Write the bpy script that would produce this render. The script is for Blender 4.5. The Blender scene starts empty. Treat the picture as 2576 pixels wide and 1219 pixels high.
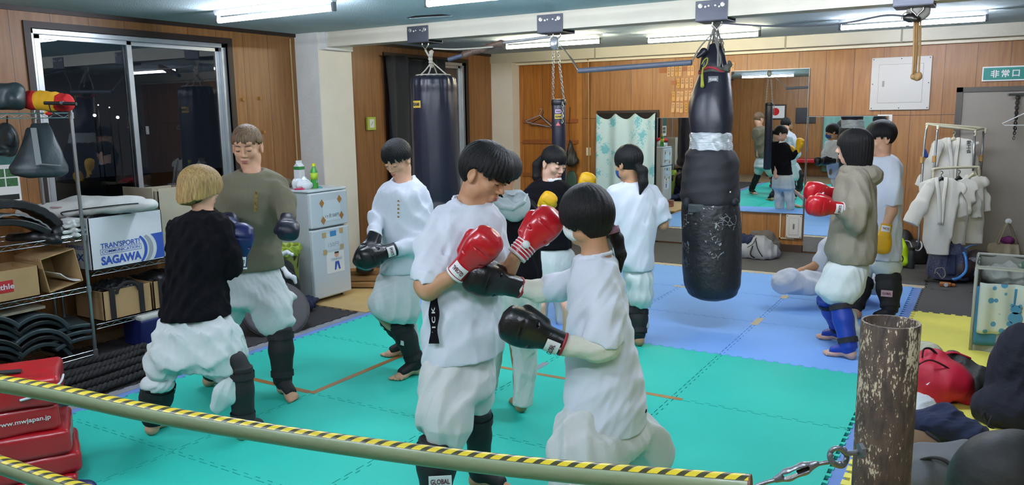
import bpy, math, random, os
import numpy as np
from mathutils import Vector, Matrix
# ------------------------------------------------------------------ camera, light, exposure
SC = bpy.context.scene
CAM_F = 1987.77
CAM_C = np.array([3.5566, -2.4098, 1.7154])
_yaw, _pit, _rol = -0.545884, 0.16161, -0.0150691
_f = np.array([math.sin(_yaw)*math.cos(_pit), math.cos(_yaw)*math.cos(_pit), -math.sin(_pit)])
_r = np.array([math.cos(_yaw), -math.sin(_yaw), 0.0])
_u = np.cross(_r, _f)
CR = _r*math.cos(_rol)+_u*math.sin(_rol)
CU = -_r*math.sin(_rol)+_u*math.cos(_rol)
CF = _f
def _ray(px, py): return CF + CR*((px-1288.0)/CAM_F) - CU*((py-609.5)/CAM_F)
def W(px, py, d): return CAM_C + _ray(px, py)*d
def onX(px, py, X): r = _ray(px, py); return CAM_C + r*((X-CAM_C[0])/r[0])
def onY(px, py, Y): r = _ray(px, py); return CAM_C + r*((Y-CAM_C[1])/r[1])
def onZ(px, py, Z=0.0): r = _ray(px, py); return CAM_C + r*((Z-CAM_C[2])/r[2])
def depth(P): return float((np.array(P)-CAM_C) @ CF)
cam = bpy.data.cameras.new('camera'); camo = bpy.data.objects.new('camera', cam)
SC.collection.objects.link(camo); SC.camera = camo
camo.matrix_world = Matrix(((CR[0], CU[0], -CF[0], CAM_C[0]), (CR[1], CU[1], -CF[1], CAM_C[1]), (CR[2], CU[2], -CF[2], CAM_C[2]), (0, 0, 0, 1)))
cam.sensor_fit = 'HORIZONTAL'; cam.sensor_width = 36.0; cam.lens = CAM_F/2576*36.0
cam.clip_start = 0.05; cam.clip_end = 300
wd = bpy.data.worlds.new('night'); SC.world = wd; wd.use_nodes = True
wd.node_tree.nodes['Background'].inputs[0].default_value = (0.006, 0.008, 0.012, 1)
wd.node_tree.nodes['Background'].inputs[1].default_value = 1.0
SC.view_settings.view_transform = 'Standard'; SC.view_settings.look = 'None'
SC.view_settings.gamma = 1.0; SC.view_settings.use_curve_mapping = False
SC.view_settings.exposure = 0.05
TUBE_POWER = 135.0
NEAR_FILL_POWER = 205.0  # stronger than the visible tubes, to brighten surfaces facing the camera
try:
    SC.cycles.max_bounces = 8; SC.cycles.diffuse_bounces = 4; SC.cycles.glossy_bounces = 4
    SC.cycles.transmission_bounces = 6; SC.cycles.sample_clamp_indirect = 6.0; SC.cycles.use_denoising = True
    SC.cycles.caustics_reflective = False; SC.cycles.caustics_refractive = False
except Exception: pass
RND = random.Random(7)
# ------------------------------------------------------------------ materials
def lin(h):
    if isinstance(h, (tuple, list)): return tuple(h)[:3]
    h = h.lstrip('#'); o = []
    for i in (0, 2, 4):
        c = int(h[i:i+2], 16)/255.0
        o.append(c/12.92 if c <= 0.04045 else ((c+0.055)/1.055)**2.4)
    return tuple(o)
_mats = {}
def M(key, col='#808080', rough=0.6, metal=0.0, bump=0.0, bscale=60.0, var=0.0, vscale=6.0, col2=None, spec=0.5,
      coat=0.0, trans=0.0, alpha=1.0, emit=None, estr=1.0, stretch=(1, 1, 1), sheen=0.0, sss=0.0, wave=None):
    if key in _mats: return _mats[key]
    m = bpy.data.materials.new(key); m.use_nodes = True; _mats[key] = m
    nt = m.node_tree; b = nt.nodes['Principled BSDF']; c = lin(col)
    b.inputs['Base Color'].default_value = (*c, 1); b.inputs['Roughness'].default_value = rough
    b.inputs['Metallic'].default_value = metal; b.inputs['Specular IOR Level'].default_value = spec
    b.inputs['Coat Weight'].default_value = coat; b.inputs['Transmission Weight'].default_value = trans
    b.inputs['Alpha'].default_value = alpha
    if sheen: b.inputs['Sheen Weight'].default_value = sheen
    if sss:
        b.inputs['Subsurface Weight'].default_value = sss; b.inputs['Subsurface Radius'].default_value = (0.01, 0.004, 0.002)
    if emit: b.inputs['Emission Color'].default_value = (*lin(emit), 1); b.inputs['Emission Strength'].default_value = estr
    if var or bump:
        tc = nt.nodes.new('ShaderNodeTexCoord'); mp = nt.nodes.new('ShaderNodeMapping')
        nt.links.new(tc.outputs['Object'], mp.inputs[0]); mp.inputs['Scale'].default_value = stretch
    if var:
        n = nt.nodes.new('ShaderNodeTexNoise'); n.inputs['Scale'].default_value = vscale; n.inputs['Detail'].default_value = 5
        nt.links.new(mp.outputs[0], n.inputs[0])
        rp = nt.nodes.new('ShaderNodeValToRGB'); rp.color_ramp.elements[0].position = 0.3; rp.color_ramp.elements[1].position = 0.72
        c2 = lin(col2) if col2 else tuple(x*(1-var) for x in c)
        rp.color_ramp.elements[0].color = (*c2, 1); rp.color_ramp.elements[1].color = (*c, 1)
        nt.links.new(n.outputs[0], rp.inputs[0]); nt.links.new(rp.outputs[0], b.inputs['Base Color'])
    if bump:
        n2 = nt.nodes.new('ShaderNodeTexNoise'); n2.inputs['Scale'].default_value = bscale; n2.inputs['Detail'].default_value = 3
        nt.links.new(mp.outputs[0], n2.inputs[0]); bp = nt.nodes.new('ShaderNodeBump'); bp.inputs['Strength'].default_value = bump
        bp.inputs['Distance'].default_value = 0.01; nt.links.new(n2.outputs[0], bp.inputs['Height']); nt.links.new(bp.outputs[0], b.inputs['Normal'])
    return m
# ------------------------------------------------------------------ objects
ORG = {}
def link(o): SC.collection.objects.link(o); return o
def tag(o, label=None, cat=None, group=None, kind=None):
    if label: o['label'] = label
    if cat: o['category'] = cat
    if group: o['group'] = group
    if kind: o['kind'] = kind
    return o
def thing(name, label, cat, loc=(0, 0, 0), group=None):
    o = bpy.data.objects.new(name, None); link(o); o.location = tuple(float(x) for x in loc); o.empty_display_size = 0.05
    ORG[o.name] = np.array(loc, float)
    return tag(o, label, cat, group)
def put(name, verts, faces, mat, parent=None, smooth=False, fmi=None, bevel=0, mats=None, auto=None):
    v = np.array(verts, float).reshape(-1, 3)
    org = ORG[parent.name] if parent is not None else np.zeros(3)
    own = org.copy()
    if parent is None:
        own = np.array([(v[:, 0].min()+v[:, 0].max())/2, (v[:, 1].min()+v[:, 1].max())/2, v[:, 2].min()])
    me = bpy.data.meshes.new(name)
    if isinstance(faces, np.ndarray):
        nf = len(faces); me.vertices.add(len(v)); me.vertices.foreach_set('co', (v-own).astype(np.float32).ravel())
        me.loops.add(nf*4); me.loops.foreach_set('vertex_index', faces.astype(np.int32).ravel())
        me.polygons.add(nf); me.polygons.foreach_set('loop_start', np.arange(0, nf*4, 4, dtype=np.int32))
        me.update(calc_edges=True); me.validate()
    else:
        me.from_pydata([tuple(x) for x in (v-own)], [], faces); me.update()
    for mm in (mats or [mat]): me.materials.append(mm)
    if fmi is not None: me.polygons.foreach_set('material_index', fmi)
    if smooth: me.polygons.foreach_set('use_smooth', [True]*len(me.polygons))
    o = bpy.data.objects.new(name, me); link(o)
    if parent is not None: o.parent = parent; ORG[o.name] = org.copy()
    else: o.location = tuple(own); ORG[o.name] = own
    if bevel:
        md = o.modifiers.new('bevel', 'BEVEL'); md.width = bevel; md.segments = 2; md.limit_method = 'ANGLE'; md.angle_limit = 0.7
    if auto:
        me.polygons.foreach_set('use_smooth', [True]*len(me.polygons))
        try: me.set_sharp_from_angle(angle=auto)
        except Exception: pass
    return o
def nrm(a): a = np.array(a, float); n = np.linalg.norm(a); return a/n if n > 1e-12 else a
class MB:
    def __init__(s): s.v = []; s.f = []; s.mi = []; s.cm = 0
    def add(s, vs, fs):
        b = len(s.v); s.v += [tuple(map(float, x)) for x in vs]; s.f += [tuple(i+b for i in f) for f in fs]; s.mi += [s.cm]*len(fs); return s
    def box(s, c, size, rz=0, R=None):
        c = np.array(c, float); h = np.array(size, float)/2
        if R is None: R = np.array([[math.cos(rz), -math.sin(rz), 0], [math.sin(rz), math.cos(rz), 0], [0, 0, 1]])
        vs = [c+R@(h*np.array(k)) for k in ((-1,-1,-1),(1,-1,-1),(1,1,-1),(-1,1,-1),(-1,-1,1),(1,-1,1),(1,1,1),(-1,1,1))]
        return s.add(vs, [(3,2,1,0),(4,5,6,7),(0,1,5,4),(1,2,6,5),(2,3,7,6),(3,0,4,7)])
    def bx(s, lo, hi): lo = np.array(lo, float); hi = np.array(hi, float); return s.box((lo+hi)/2, hi-lo)
    def bar(s, a, b, w, h=None, up=(0, 0, 1)):
        a = np.array(a, float); b = np.array(b, float); d = nrm(b-a); x = nrm(np.cross(up, d))
        if np.linalg.norm(x) < .5: x = nrm(np.cross((1, 0, 0), d))
        y = np.cross(d, x); R = np.stack([x, y, d], 1)
        return s.box((a+b)/2, (w, h or w, np.linalg.norm(b-a)), R=R)
    def tube(s, pts, r, n=10, cap=True, closed=False, flat=None):
        P = [np.array(p, float) for p in pts]; m = len(P); rr = r if hasattr(r, '__len__') else [r]*m
        if 3 <= m <= 8 and not closed:
            Q = []; q2 = []
            for i in range(m-1):
                a, b, c, d = P[max(i-1, 0)], P[i], P[i+1], P[min(i+2, m-1)]
                for t in np.arange(6)/6.: Q.append(.5*((2*b)+(c-a)*t+(2*a-5*b+4*c-d)*t*t+(3*b-a-3*c+d)*t**3)); q2.append(rr[i]+(rr[i+1]-rr[i])*t)
            Q.append(P[-1]); q2.append(rr[-1]); P, rr = Q, q2; m = len(P)
        T = []
        for i in range(m):
            if closed: t = P[(i+1) % m]-P[i-1]
            else: t = P[min(i+1, m-1)]-P[max(i-1, 0)]
            T.append(nrm(t))
        ref = np.array([0, 0, 1.]) if abs(T[0][2]) < .9 else np.array([1., 0, 0])
        x = nrm(np.cross(ref, T[0])); vs = []; fs = []
        for i in range(m):
            x = nrm(x-T[i]*(x@T[i])); y = np.cross(T[i], x)
            for k in range(n):
                a = 2*math.pi*k/n; fl = flat or 1.0
                vs.append(P[i]+(x*math.cos(a)+y*math.sin(a)*fl)*rr[i])
        for i in range(m if closed else m-1):
            j = (i+1) % m
            for k in range(n):
                l = (k+1) % n; fs.append((i*n+k, i*n+l, j*n+l, j*n+k))
        if cap and not closed:
            fs.append(tuple(range(n-1, -1, -1))); fs.append(tuple((m-1)*n+k for k in range(n)))
        return s.add(vs, fs)
    def lathe(s, prof, c=(0, 0, 0), n=32, axis=None, sx=1, sy=1):
        c = np.array(c, float); z = nrm(axis) if axis is not None else np.array([0, 0, 1.])
        x = nrm(np.cross((0, 1, 0) if abs(z[1]) < .9 else (1, 0, 0), z)); y = np.cross(z, x); vs = []; fs = []
        for (r, h) in prof:
            for k in range(n):
                a = 2*math.pi*k/n; vs.append(c+z*h+x*r*sx*math.cos(a)+y*r*sy*math.sin(a))
        for i in range(len(prof)-1):
            for k in range(n):
                l = (k+1) % n; fs.append((i*n+k, i*n+l, (i+1)*n+l, (i+1)*n+k))
        if prof[0][0] > 1e-5: fs.append(tuple(range(n-1, -1, -1)))
        if prof[-1][0] > 1e-5: fs.append(tuple((len(prof)-1)*n+k for k in range(n)))
        return s.add(vs, fs)
    def prism(s, poly, a, b):
        # poly: list of 3d points; extruded along vector (b-a)
        d = np.array(b, float)-np.array(a, float); n = len(poly); P = [np.array(p, float) for p in poly]
        vs = P+[p+d for p in P]
        return s.add(vs, [tuple(range(n-1, -1, -1)), tuple(range(n, 2*n))]+[(i, (i+1) % n, n+(i+1) % n, n+i) for i in range(n)])
    def sheet(s, fn, nu, nv, th=0.0):
        g = [[np.array(fn(u/nu, v/nv), float) for v in range(nv+1)] for u in range(nu+1)]
        def nml(i, j):
            a = g[min(i+1, nu)][j]-g[max(i-1, 0)][j]; b = g[i][min(j+1, nv)]-g[i][max(j-1, 0)]; return nrm(np.cross(a, b))
        w = nv+1; vs = [g[i][j] for i in range(nu+1) for j in range(w)]
        fs = [(i*w+j, (i+1)*w+j, (i+1)*w+j+1, i*w+j+1) for i in range(nu) for j in range(nv)]
        if th:
            N = len(vs); vs += [g[i][j]-nml(i, j)*th for i in range(nu+1) for j in range(w)]
            fs += [tuple(N+k for k in reversed(f)) for f in fs]
            bd = [(i, 0) for i in range(nu+1)]+[(nu, j) for j in range(1, w)]+[(i, nv) for i in range(nu-1, -1, -1)]+[(0, j) for j in range(nv-1, 0, -1)]
            ids = [i*w+j for i, j in bd]
            for k in range(len(ids)):
                a = ids[k]; b = ids[(k+1) % len(ids)]; fs.append((b, a, a+N, b+N))
        return s.add(vs, fs)
    def build(s, name, mat, parent=None, smooth=False, bevel=0, mats=None, auto=None):
        return put(name, s.v, s.f, mat, parent, smooth, s.mi if mats else None, bevel, mats, auto)
U3 = np.array([0, 0, 1.])
def struct(name, mb, mat, **k): return tag(mb.build(name, mat, **k), kind='structure')
def text(name, s, size, origin, xdir, ydir, mat, parent=None, ext=0.0008, align='CENTER', bold=0.0, width=None):
    cu = bpy.data.curves.new(name, 'FONT'); cu.body = s; cu.size = 1.0; cu.align_x = align; cu.align_y = 'CENTER'; cu.extrude = 0.0
    cu.offset = bold; cu.resolution_u = 3
    o = bpy.data.objects.new(name, cu); link(o); dg = bpy.context.evaluated_depsgraph_get()
    me = bpy.data.meshes.new_from_object(o.evaluated_get(dg)); bpy.data.objects.remove(o)
    if not len(me.vertices): return None
    v = np.zeros(len(me.vertices)*3, np.float32); me.vertices.foreach_get('co', v); v = v.reshape(-1, 3).astype(float)
    wd_ = v[:, 0].max()-v[:, 0].min(); hh = v[:, 1].max()-v[:, 1].min()
    sx = size if width is None else width/max(wd_, 1e-6)
    v[:, 1] -= (v[:, 1].max()+v[:, 1].min())/2
    if align == 'CENTER': v[:, 0] -= (v[:, 0].max()+v[:, 0].min())/2
    x = nrm(xdir); y = nrm(ydir); z = np.cross(x, y)
    P = np.array(origin, float)+v[:, :1]*sx*x+v[:, 1:2]*size*y+z*ext
    fs = [tuple(p.vertices) for p in me.polygons]
    return put(name, P, fs, mat, parent)
# ------------------------------------------------------------------ smooth solids (signed distance shapes -> surface mesh)
class Sd:
    def __init__(s): s.ops = []
    def _op(s, kind, fn, lo, hi, k): s.ops.append((kind, fn, np.array(lo), np.array(hi), k)); return s
    def cap(s, a, b, ra, rb=None, k=0.02, flat=None, op='add'):
        a = np.array(a, float); b = np.array(b, float); rb = ra if rb is None else rb; ab = b-a; L2 = max(ab@ab, 1e-9)
        if flat is not None: n = nrm(flat[0]); sc = flat[1]
        def fn(P):
            t = np.clip(((P-a)@ab)/L2, 0, 1); v = P-a-t[..., None]*ab; r = ra+(rb-ra)*t
            if flat is not None:
                vn = v@n; v = v+(vn*(1/sc-1))[..., None]*n
                return (np.sqrt((v*v).sum(-1))-r)*(sc**.5 if sc < 1 else 1)
            return np.sqrt((v*v).sum(-1))-r
        R = max(ra, rb)*(max(1, flat[1]) if flat is not None else 1)
        return s._op(op, fn, np.minimum(a, b)-R, np.maximum(a, b)+R, k)
    def chain(s, pts, rs, k=0.02, flat=None, op='add'):
        for i in range(len(pts)-1): s.cap(pts[i], pts[i+1], rs[i], rs[i+1], k, flat, op)
        return s
    def ell(s, c, r, R=None, k=0.02, op='add'):
        c = np.array(c, float); r = np.array(r if hasattr(r, '__len__') else (r,)*3, float); R = np.eye(3) if R is None else np.array(R)
        def fn(P):
            q = (P-c)@R; k0 = np.sqrt(((q/r)**2).sum(-1)); k1 = np.sqrt(((q/r**2)**2).sum(-1)); return k0*(k0-1)/np.maximum(k1, 1e-6)
        e = np.abs(R)@r
        return s._op(op, fn, c-e, c+e, k)
    def box(s, c, h, R=None, rnd=0.01, k=0.01, op='add'):
        c = np.array(c, float); h = np.array(h, float)-rnd; R = np.eye(3) if R is None else np.array(R)
        def fn(P):
            q = np.abs((P-c)@R)-h; return np.sqrt((np.maximum(q, 0)**2).sum(-1))+np.minimum(q.max(-1), 0)-rnd
        e = np.abs(R)@(h+rnd)
        return s._op(op, fn, c-e, c+e, k)
    def loft(s, o, R, lv, k=0.02, op='add', power=2.0):
        # lv rows: z, cx, cy, w, d in the frame R (columns side, front, up)
        o = np.array(o, float); R = np.array(R); lv = np.array(sorted(lv), float); zz = np.linspace(lv[0, 0], lv[-1, 0], 60)
        def spl(c):
            x = lv[:, 0]; y = lv[:, c]; m = np.gradient(y, x) if len(x) > 2 else np.zeros(len(x))
            i = np.clip(np.searchsorted(x, zz)-1, 0, len(x)-2); h = x[i+1]-x[i]; t = (zz-x[i])/h
            return (2*t**3-3*t**2+1)*y[i]+(t**3-2*t**2+t)*h*m[i]+(-2*t**3+3*t**2)*y[i+1]+(t**3-t**2)*h*m[i+1]
        C = [spl(c) for c in (1, 2, 3, 4)]; C[2] = np.maximum(C[2], .003); C[3] = np.maximum(C[3], .003)
        def fn(P):
            q = (P-o)@R; z = q[..., 2]; cx, cy, w, d = [np.interp(z, zz, c) for c in C]
            x = np.abs((q[..., 0]-cx)/w); y = np.abs((q[..., 1]-cy)/d)
            rr = (x**power+y**power)**(1/power)
            dd = (rr-1)*np.minimum(w, d)
            return np.maximum(dd, np.maximum(z-zz[-1], zz[0]-z))
        W_ = max(C[2].max()+np.abs(C[0]).max(), C[3].max()+np.abs(C[1]).max())
        a = o+R[:, 2]*zz[0]; b = o+R[:, 2]*zz[-1]
        return s._op(op, fn, np.minimum(a, b)-W_, np.maximum(a, b)+W_, k)
    def plane(s, p, n, k=0.004):
        # remove the side n points to
        p = np.array(p, float); n = nrm(n)
        s.ops.append(('cut', lambda P: (P-p)@n, None, None, k)); return s
    def trim(s, c, n, R, k=.004):
        # cut off what lies beyond c along n, only near c
        c = np.array(c, float); n = nrm(n)
        return s._op('sub', lambda P: np.maximum(-((P-c)@n), np.sqrt(((P-c)**2).sum(-1))-R), c-R, c+R, k)
    def disp(s, fn): s.ops.append(('disp', fn, None, None, 0)); return s
    def fold(s, amp=0.006, freq=18, seed=1, dirv=(0, 0, 1), n=3):
        # crumpled cloth: ridges that run mostly along dirv, broken up by a slow warp
        rg = np.random.RandomState(seed); dv = nrm(dirv); us = []; amp = amp*(.55 if freq > 25 else 1.)
        for i in range(n):
            u = nrm(rg.normal(size=3)); u = nrm(u-dv*(u@dv)*0.8); us.append((u*freq*(1.6+1.4*rg.rand()), nrm(rg.normal(size=3))*freq*.55, rg.rand()*6, rg.rand()*6, nrm(rg.normal(size=3))*freq*.35))
        def fn(P):
            w = 0
            for u, v, a, b, m in us:
                q = np.sin((P@u)+2.2*np.sin((P@v)+a)+b); e = .5+.5*np.sin((P@m)+a*2)
                w = w+(1-np.sqrt(q*q+.06))*(.35+.65*e)
            return (w/n-.22)*-amp*3.5
        return s.disp(fn)
    def mesh(s, res=0.006, pad=0.012):
        lo = None
        for o in s.ops:
            if o[0] == 'add':
                lo = o[2].copy() if lo is None else np.minimum(lo, o[2]); hi = o[3].copy() if o is s.ops[0] or 'hi' not in locals() else np.maximum(hi, o[3])
        lo = lo-pad-2*res; hi = hi+pad+2*res
        N = np.ceil((hi-lo)/res).astype(int)+1
        ax = [(lo[i]+res*np.arange(N[i])).astype(np.float32) for i in range(3)]
        D = np.full(tuple(N), 0.3, np.float32)
        for kind, fn, a, b, k in s.ops:
            if kind in ('add', 'sub', 'int'):
                m = max(k*1.5, 3*res)+.01
                i0 = np.maximum(((a-m-lo)/res).astype(int), 0); i1 = np.minimum(((b+m-lo)/res).astype(int)+2, N)
                if (i1 <= i0).any(): continue
                sl = tuple(slice(i0[i], i1[i]) for i in range(3))
                P = np.stack(np.meshgrid(*[ax[i][sl[i]] for i in range(3)], indexing='ij'), -1)
                d = fn(P).astype(np.float32); c = D[sl]
                if kind == 'add':
                    if k > 0: h = np.maximum(k-np.abs(c-d), 0)/k; D[sl] = np.minimum(c, d)-h*h*k*.25
                    else: D[sl] = np.minimum(c, d)
                else:
                    if kind == 'sub': d = -d
                    h = np.maximum(k-np.abs(c-d), 0)/max(k, 1e-6); D[sl] = np.maximum(c, d)+h*h*k*.25
            else:
                idx = np.nonzero(np.abs(D) < 0.06) if kind == 'disp' else np.nonzero(D < 0.06)
                P = np.stack([ax[i][idx[i]] for i in range(3)], -1)
                if kind == 'disp': D[idx] += fn(P).astype(np.float32)
                else:
                    d = fn(P).astype(np.float32); c = D[idx]; h = np.maximum(k-np.abs(c-d), 0)/k; D[idx] = np.maximum(c, d)+h*h*k*.25
        return nets(D, lo, res)
    def build(s, name, mat, parent=None, res=0.006, **k):
        v, f = s.mesh(res)
        return put(name, v, f, mat, parent, smooth=True, **k)
def nets(D, lo, res):
    ins = D < 0; N = D.shape
    cs = np.zeros((N[0]-1, N[1]-1, N[2]-1), np.int8)
    for dx in (0, 1):
        for dy in (0, 1):
            for dz in (0, 1): cs += ins[dx:N[0]-1+dx, dy:N[1]-1+dy, dz:N[2]-1+dz]
    act = np.argwhere((cs > 0) & (cs < 8))
    vid = np.full(cs.shape, -1, np.int32); vid[act[:, 0], act[:, 1], act[:, 2]] = np.arange(len(act))
    acc = np.zeros((len(act), 3)); cnt = np.zeros(len(act))
    cr = [(x, y, z) for x in (0, 1) for y in (0, 1) for z in (0, 1)]
    for a in cr:
        for d in range(3):
            if a[d]: continue
            b = list(a); b[d] = 1; b = tuple(b)
            va = D[act[:, 0]+a[0], act[:, 1]+a[1], act[:, 2]+a[2]].astype(float); vb = D[act[:, 0]+b[0], act[:, 1]+b[1], act[:, 2]+b[2]].astype(float)
            m = (va < 0) != (vb < 0); t = np.where(m, va/np.where(m, va-vb, 1), 0)
            p = np.array(a, float)[None]+t[:, None]*(np.array(b)-np.array(a)); acc += np.where(m[:, None], p, 0); cnt += m
    V = lo+(act+acc/cnt[:, None])*res
    F = []
    for d in range(3):
        e = [1 if i == d else 0 for i in range(3)]
        A = ins[:N[0]-e[0], :N[1]-e[1], :N[2]-e[2]]; B = ins[e[0]:, e[1]:, e[2]:]
        E = np.argwhere(A != B); o1, o2 = (d+1) % 3, (d+2) % 3
        ok = (E[:, o1] > 0) & (E[:, o2] > 0) & (E[:, o1] < cs.shape[o1]) & (E[:, o2] < cs.shape[o2]) & (E[:, d] < cs.shape[d]); E = E[ok]
        q = []
        for s1, s2 in ((-1, -1), (0, -1), (0, 0), (-1, 0)):
            c = E.copy(); c[:, o1] += s1; c[:, o2] += s2; q.append(vid[c[:, 0], c[:, 1], c[:, 2]])
        q = np.stack(q, 1); fl = ~A[E[:, 0], E[:, 1], E[:, 2]]; q[fl] = q[fl][:, ::-1]; F.append(q)
    F = np.concatenate(F); F = F[(F >= 0).all(1)]
    # light smoothing
    if len(V):
        for _ in range(1):
            s_ = np.zeros_like(V); c_ = np.zeros(len(V))
            for i in range(4):
                np.add.at(s_, F[:, i], V[F[:, (i+1) % 4]]+V[F[:, (i+3) % 4]]); np.add.at(c_, F[:, i], 2)
            V = V*.5+.5*s_/np.maximum(c_, 1)[:, None]
    return V, F
def frame(up, front):
    z = nrm(up); y = nrm(np.array(front, float)-z*(np.array(front, float)@z)); x = np.cross(y, z); return np.stack([x, y, z], 1)
def dup(root, loc, rz=0, label=None, scale=None):
    r = root.copy(); link(r); r.location = tuple(map(float, loc)); r.rotation_euler = (0, 0, rz); ORG[r.name] = np.array(loc, float)
    if scale: r.scale = scale
    if label: r['label'] = label
    for ch in list(root.children):
        c = ch.copy(); link(c); c.parent = r
        for g in ch.children: d = g.copy(); link(d); d.parent = c
    return r
# ------------------------------------------------------------------ room surfaces
def wallmat(key, axis, base, dark, pitch=0.303, off=0.0, hz=None, rough=0.42):
    m = bpy.data.materials.new(key); m.use_nodes = True; nt = m.node_tree; b = nt.nodes['Principled BSDF']; L = nt.links.new
    geo = nt.nodes.new('ShaderNodeNewGeometry'); sp = nt.nodes.new('ShaderNodeSeparateXYZ'); L(geo.outputs['Position'], sp.inputs[0])
    def math_(op, a, bb=None, v=0.0):
        n = nt.nodes.new('ShaderNodeMath'); n.operation = op; L(a, n.inputs[0])
        if bb is not None: L(bb, n.inputs[1])
        else: n.inputs[1].default_value = v
        return n.outputs[0]
    a = sp.outputs[axis]; t = math_('ADD', a, v=50+off); q = math_('DIVIDE', t, v=pitch); fr = math_('FRACT', q); fl = math_('FLOOR', q)
    g = math_('LESS_THAN', fr, v=0.014)
    if hz is not None:
        z = math_('SUBTRACT', sp.outputs[2], v=hz); z = math_('ABSOLUTE', z); gz = math_('LESS_THAN', z, v=0.003); g = math_('MAXIMUM', g, gz)
    mp = nt.nodes.new('ShaderNodeMapping'); L(geo.outputs['Position'], mp.inputs[0]); mp.inputs['Scale'].default_value = (14, 14, 0.9)
    cmb = nt.nodes.new('ShaderNodeCombineXYZ'); L(fl, cmb.inputs[2]); va = nt.nodes.new('ShaderNodeVectorMath'); va.operation = 'ADD'
    L(mp.outputs[0], va.inputs[0]); L(cmb.outputs[0], va.inputs[1])
    n = nt.nodes.new('ShaderNodeTexNoise'); n.inputs['Scale'].default_value = 2.2; n.inputs['Detail'].default_value = 8; n.inputs['Distortion'].default_value = .6; L(va.outputs[0], n.inputs[0])
    rp = nt.nodes.new('ShaderNodeValToRGB'); rp.color_ramp.elements[0].position = .3; rp.color_ramp.elements[1].position = .7
    rp.color_ramp.elements[0].color = (*lin(dark), 1); rp.color_ramp.elements[1].color = (*lin(base), 1); L(n.outputs[0], rp.inputs[0])
    wn = nt.nodes.new('ShaderNodeTexWhiteNoise'); wn.noise_dimensions = '1D'; L(fl, wn.inputs['W'])
    br = math_('MULTIPLY', wn.outputs[0], v=.18); br = math_('ADD', br, v=.86)
    mu = nt.nodes.new('ShaderNodeMix'); mu.data_type = 'RGBA'; mu.blend_type = 'MULTIPLY'; mu.inputs[0].default_value = 1; L(rp.outputs[0], mu.inputs[6]); L(br, mu.inputs[7])
    mx = nt.nodes.new('ShaderNodeMix'); mx.data_type = 'RGBA'; L(g, mx.inputs[0]); L(mu.outputs[2], mx.inputs[6]); mx.inputs[7].default_value = (.03, .016, .008, 1)
    L(mx.outputs[2], b.inputs['Base Color']); b.inputs['Roughness'].default_value = rough
    bp = nt.nodes.new('ShaderNodeBump'); bp.inputs['Strength'].default_value = .5; bp.inputs['Distance'].default_value = .004; bp.invert = True
    L(g, bp.inputs['Height']); L(bp.outputs[0], b.inputs['Normal']); _mats[key] = m
    return m
woodL = wallmat('wood_left', 1, '#98693a', '#7f5328', off=.12)
woodF = wallmat('wood_far', 0, '#a3723c', '#885829', off=-.02, hz=1.632)
woodF2 = wallmat('wood_alcove', 0, '#a86c2a', '#8a531c', off=.1, hz=1.30)
woodB = wallmat('wood_back', 0, '#a4743e', '#8a5c2c')
cream = M('cream_wall', '#dfd9c8', .75, bump=.25, bscale=25, var=.1, vscale=3)
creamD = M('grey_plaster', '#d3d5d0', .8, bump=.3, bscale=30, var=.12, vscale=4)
ceilm = M('ceiling_paint', '#b4c8cc', .85, bump=.4, bscale=90, var=.12, vscale=2.5)
beamm = M('beam_paint', '#c9c4b2', .5, bump=.5, bscale=14, var=.12, vscale=3, coat=.2)
darkwood = M('dark_brown_trim', '#2c1c13', .5, var=.3, vscale=8)
alu = M('aluminium', '#c3c9cc', .35, .7, var=.12, vscale=12)
XL, YF, ZC, XR, YB = -2.65, 7.5, 2.55, 5.6, -4.6
struct('floor', MB().bx((XL-.1, YB-.1, -.12), (XR+.1, YF+.1, -.024)), M('floor_board', '#8b7a5c', .6, var=.25, vscale=3))
struct('ceiling', MB().bx((XL-.1, YB-.1, ZC), (XR+.1, YF+.1, ZC+.1)), ceilm)
w1 = (.93, 2.72, .92, 2.40); w2 = (5.0, 6.66, .5, 2.40)
b = MB()
for lo, hi in (((YB-.1), w1[0]), (w1[1], w2[0]), (w2[1], YF+.1)): b.bx((XL-.12, lo, -.03), (XL, hi, ZC))
for w in (w1, w2):
    b.bx((XL-.12, w[0], -.03), (XL, w[1], w[2])); b.bx((XL-.12, w[0], w[3]), (XL, w[1], ZC))
struct('wall_left', b, woodL)
b = MB(); b.bx((-2.3, YF, -.03), (XR+.1, YF+.1, ZC)); struct('wall_far', b, woodF)
struct('wall_far_panel', MB().bx((-2.3, YF-.006, -.03), (-1.36, YF, 2.38)), woodF2)
struct('wall_right', MB().bx((XR, YB-.1, -.03), (XR+.1, YF+.1, ZC)), M('grey_wall', '#9a958c', .8, var=.08))
struct('wall_back', MB().bx((XL-.1, YB-.1, -.03), (XR, YB, ZC)), woodB)
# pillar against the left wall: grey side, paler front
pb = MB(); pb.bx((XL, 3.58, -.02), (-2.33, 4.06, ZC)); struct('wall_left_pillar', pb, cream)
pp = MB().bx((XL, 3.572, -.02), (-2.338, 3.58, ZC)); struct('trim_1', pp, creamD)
struct('wall_corner_pillar', MB().bx((XL, 7.3, -.02), (-2.3, YF, ZC)), cream)
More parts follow.
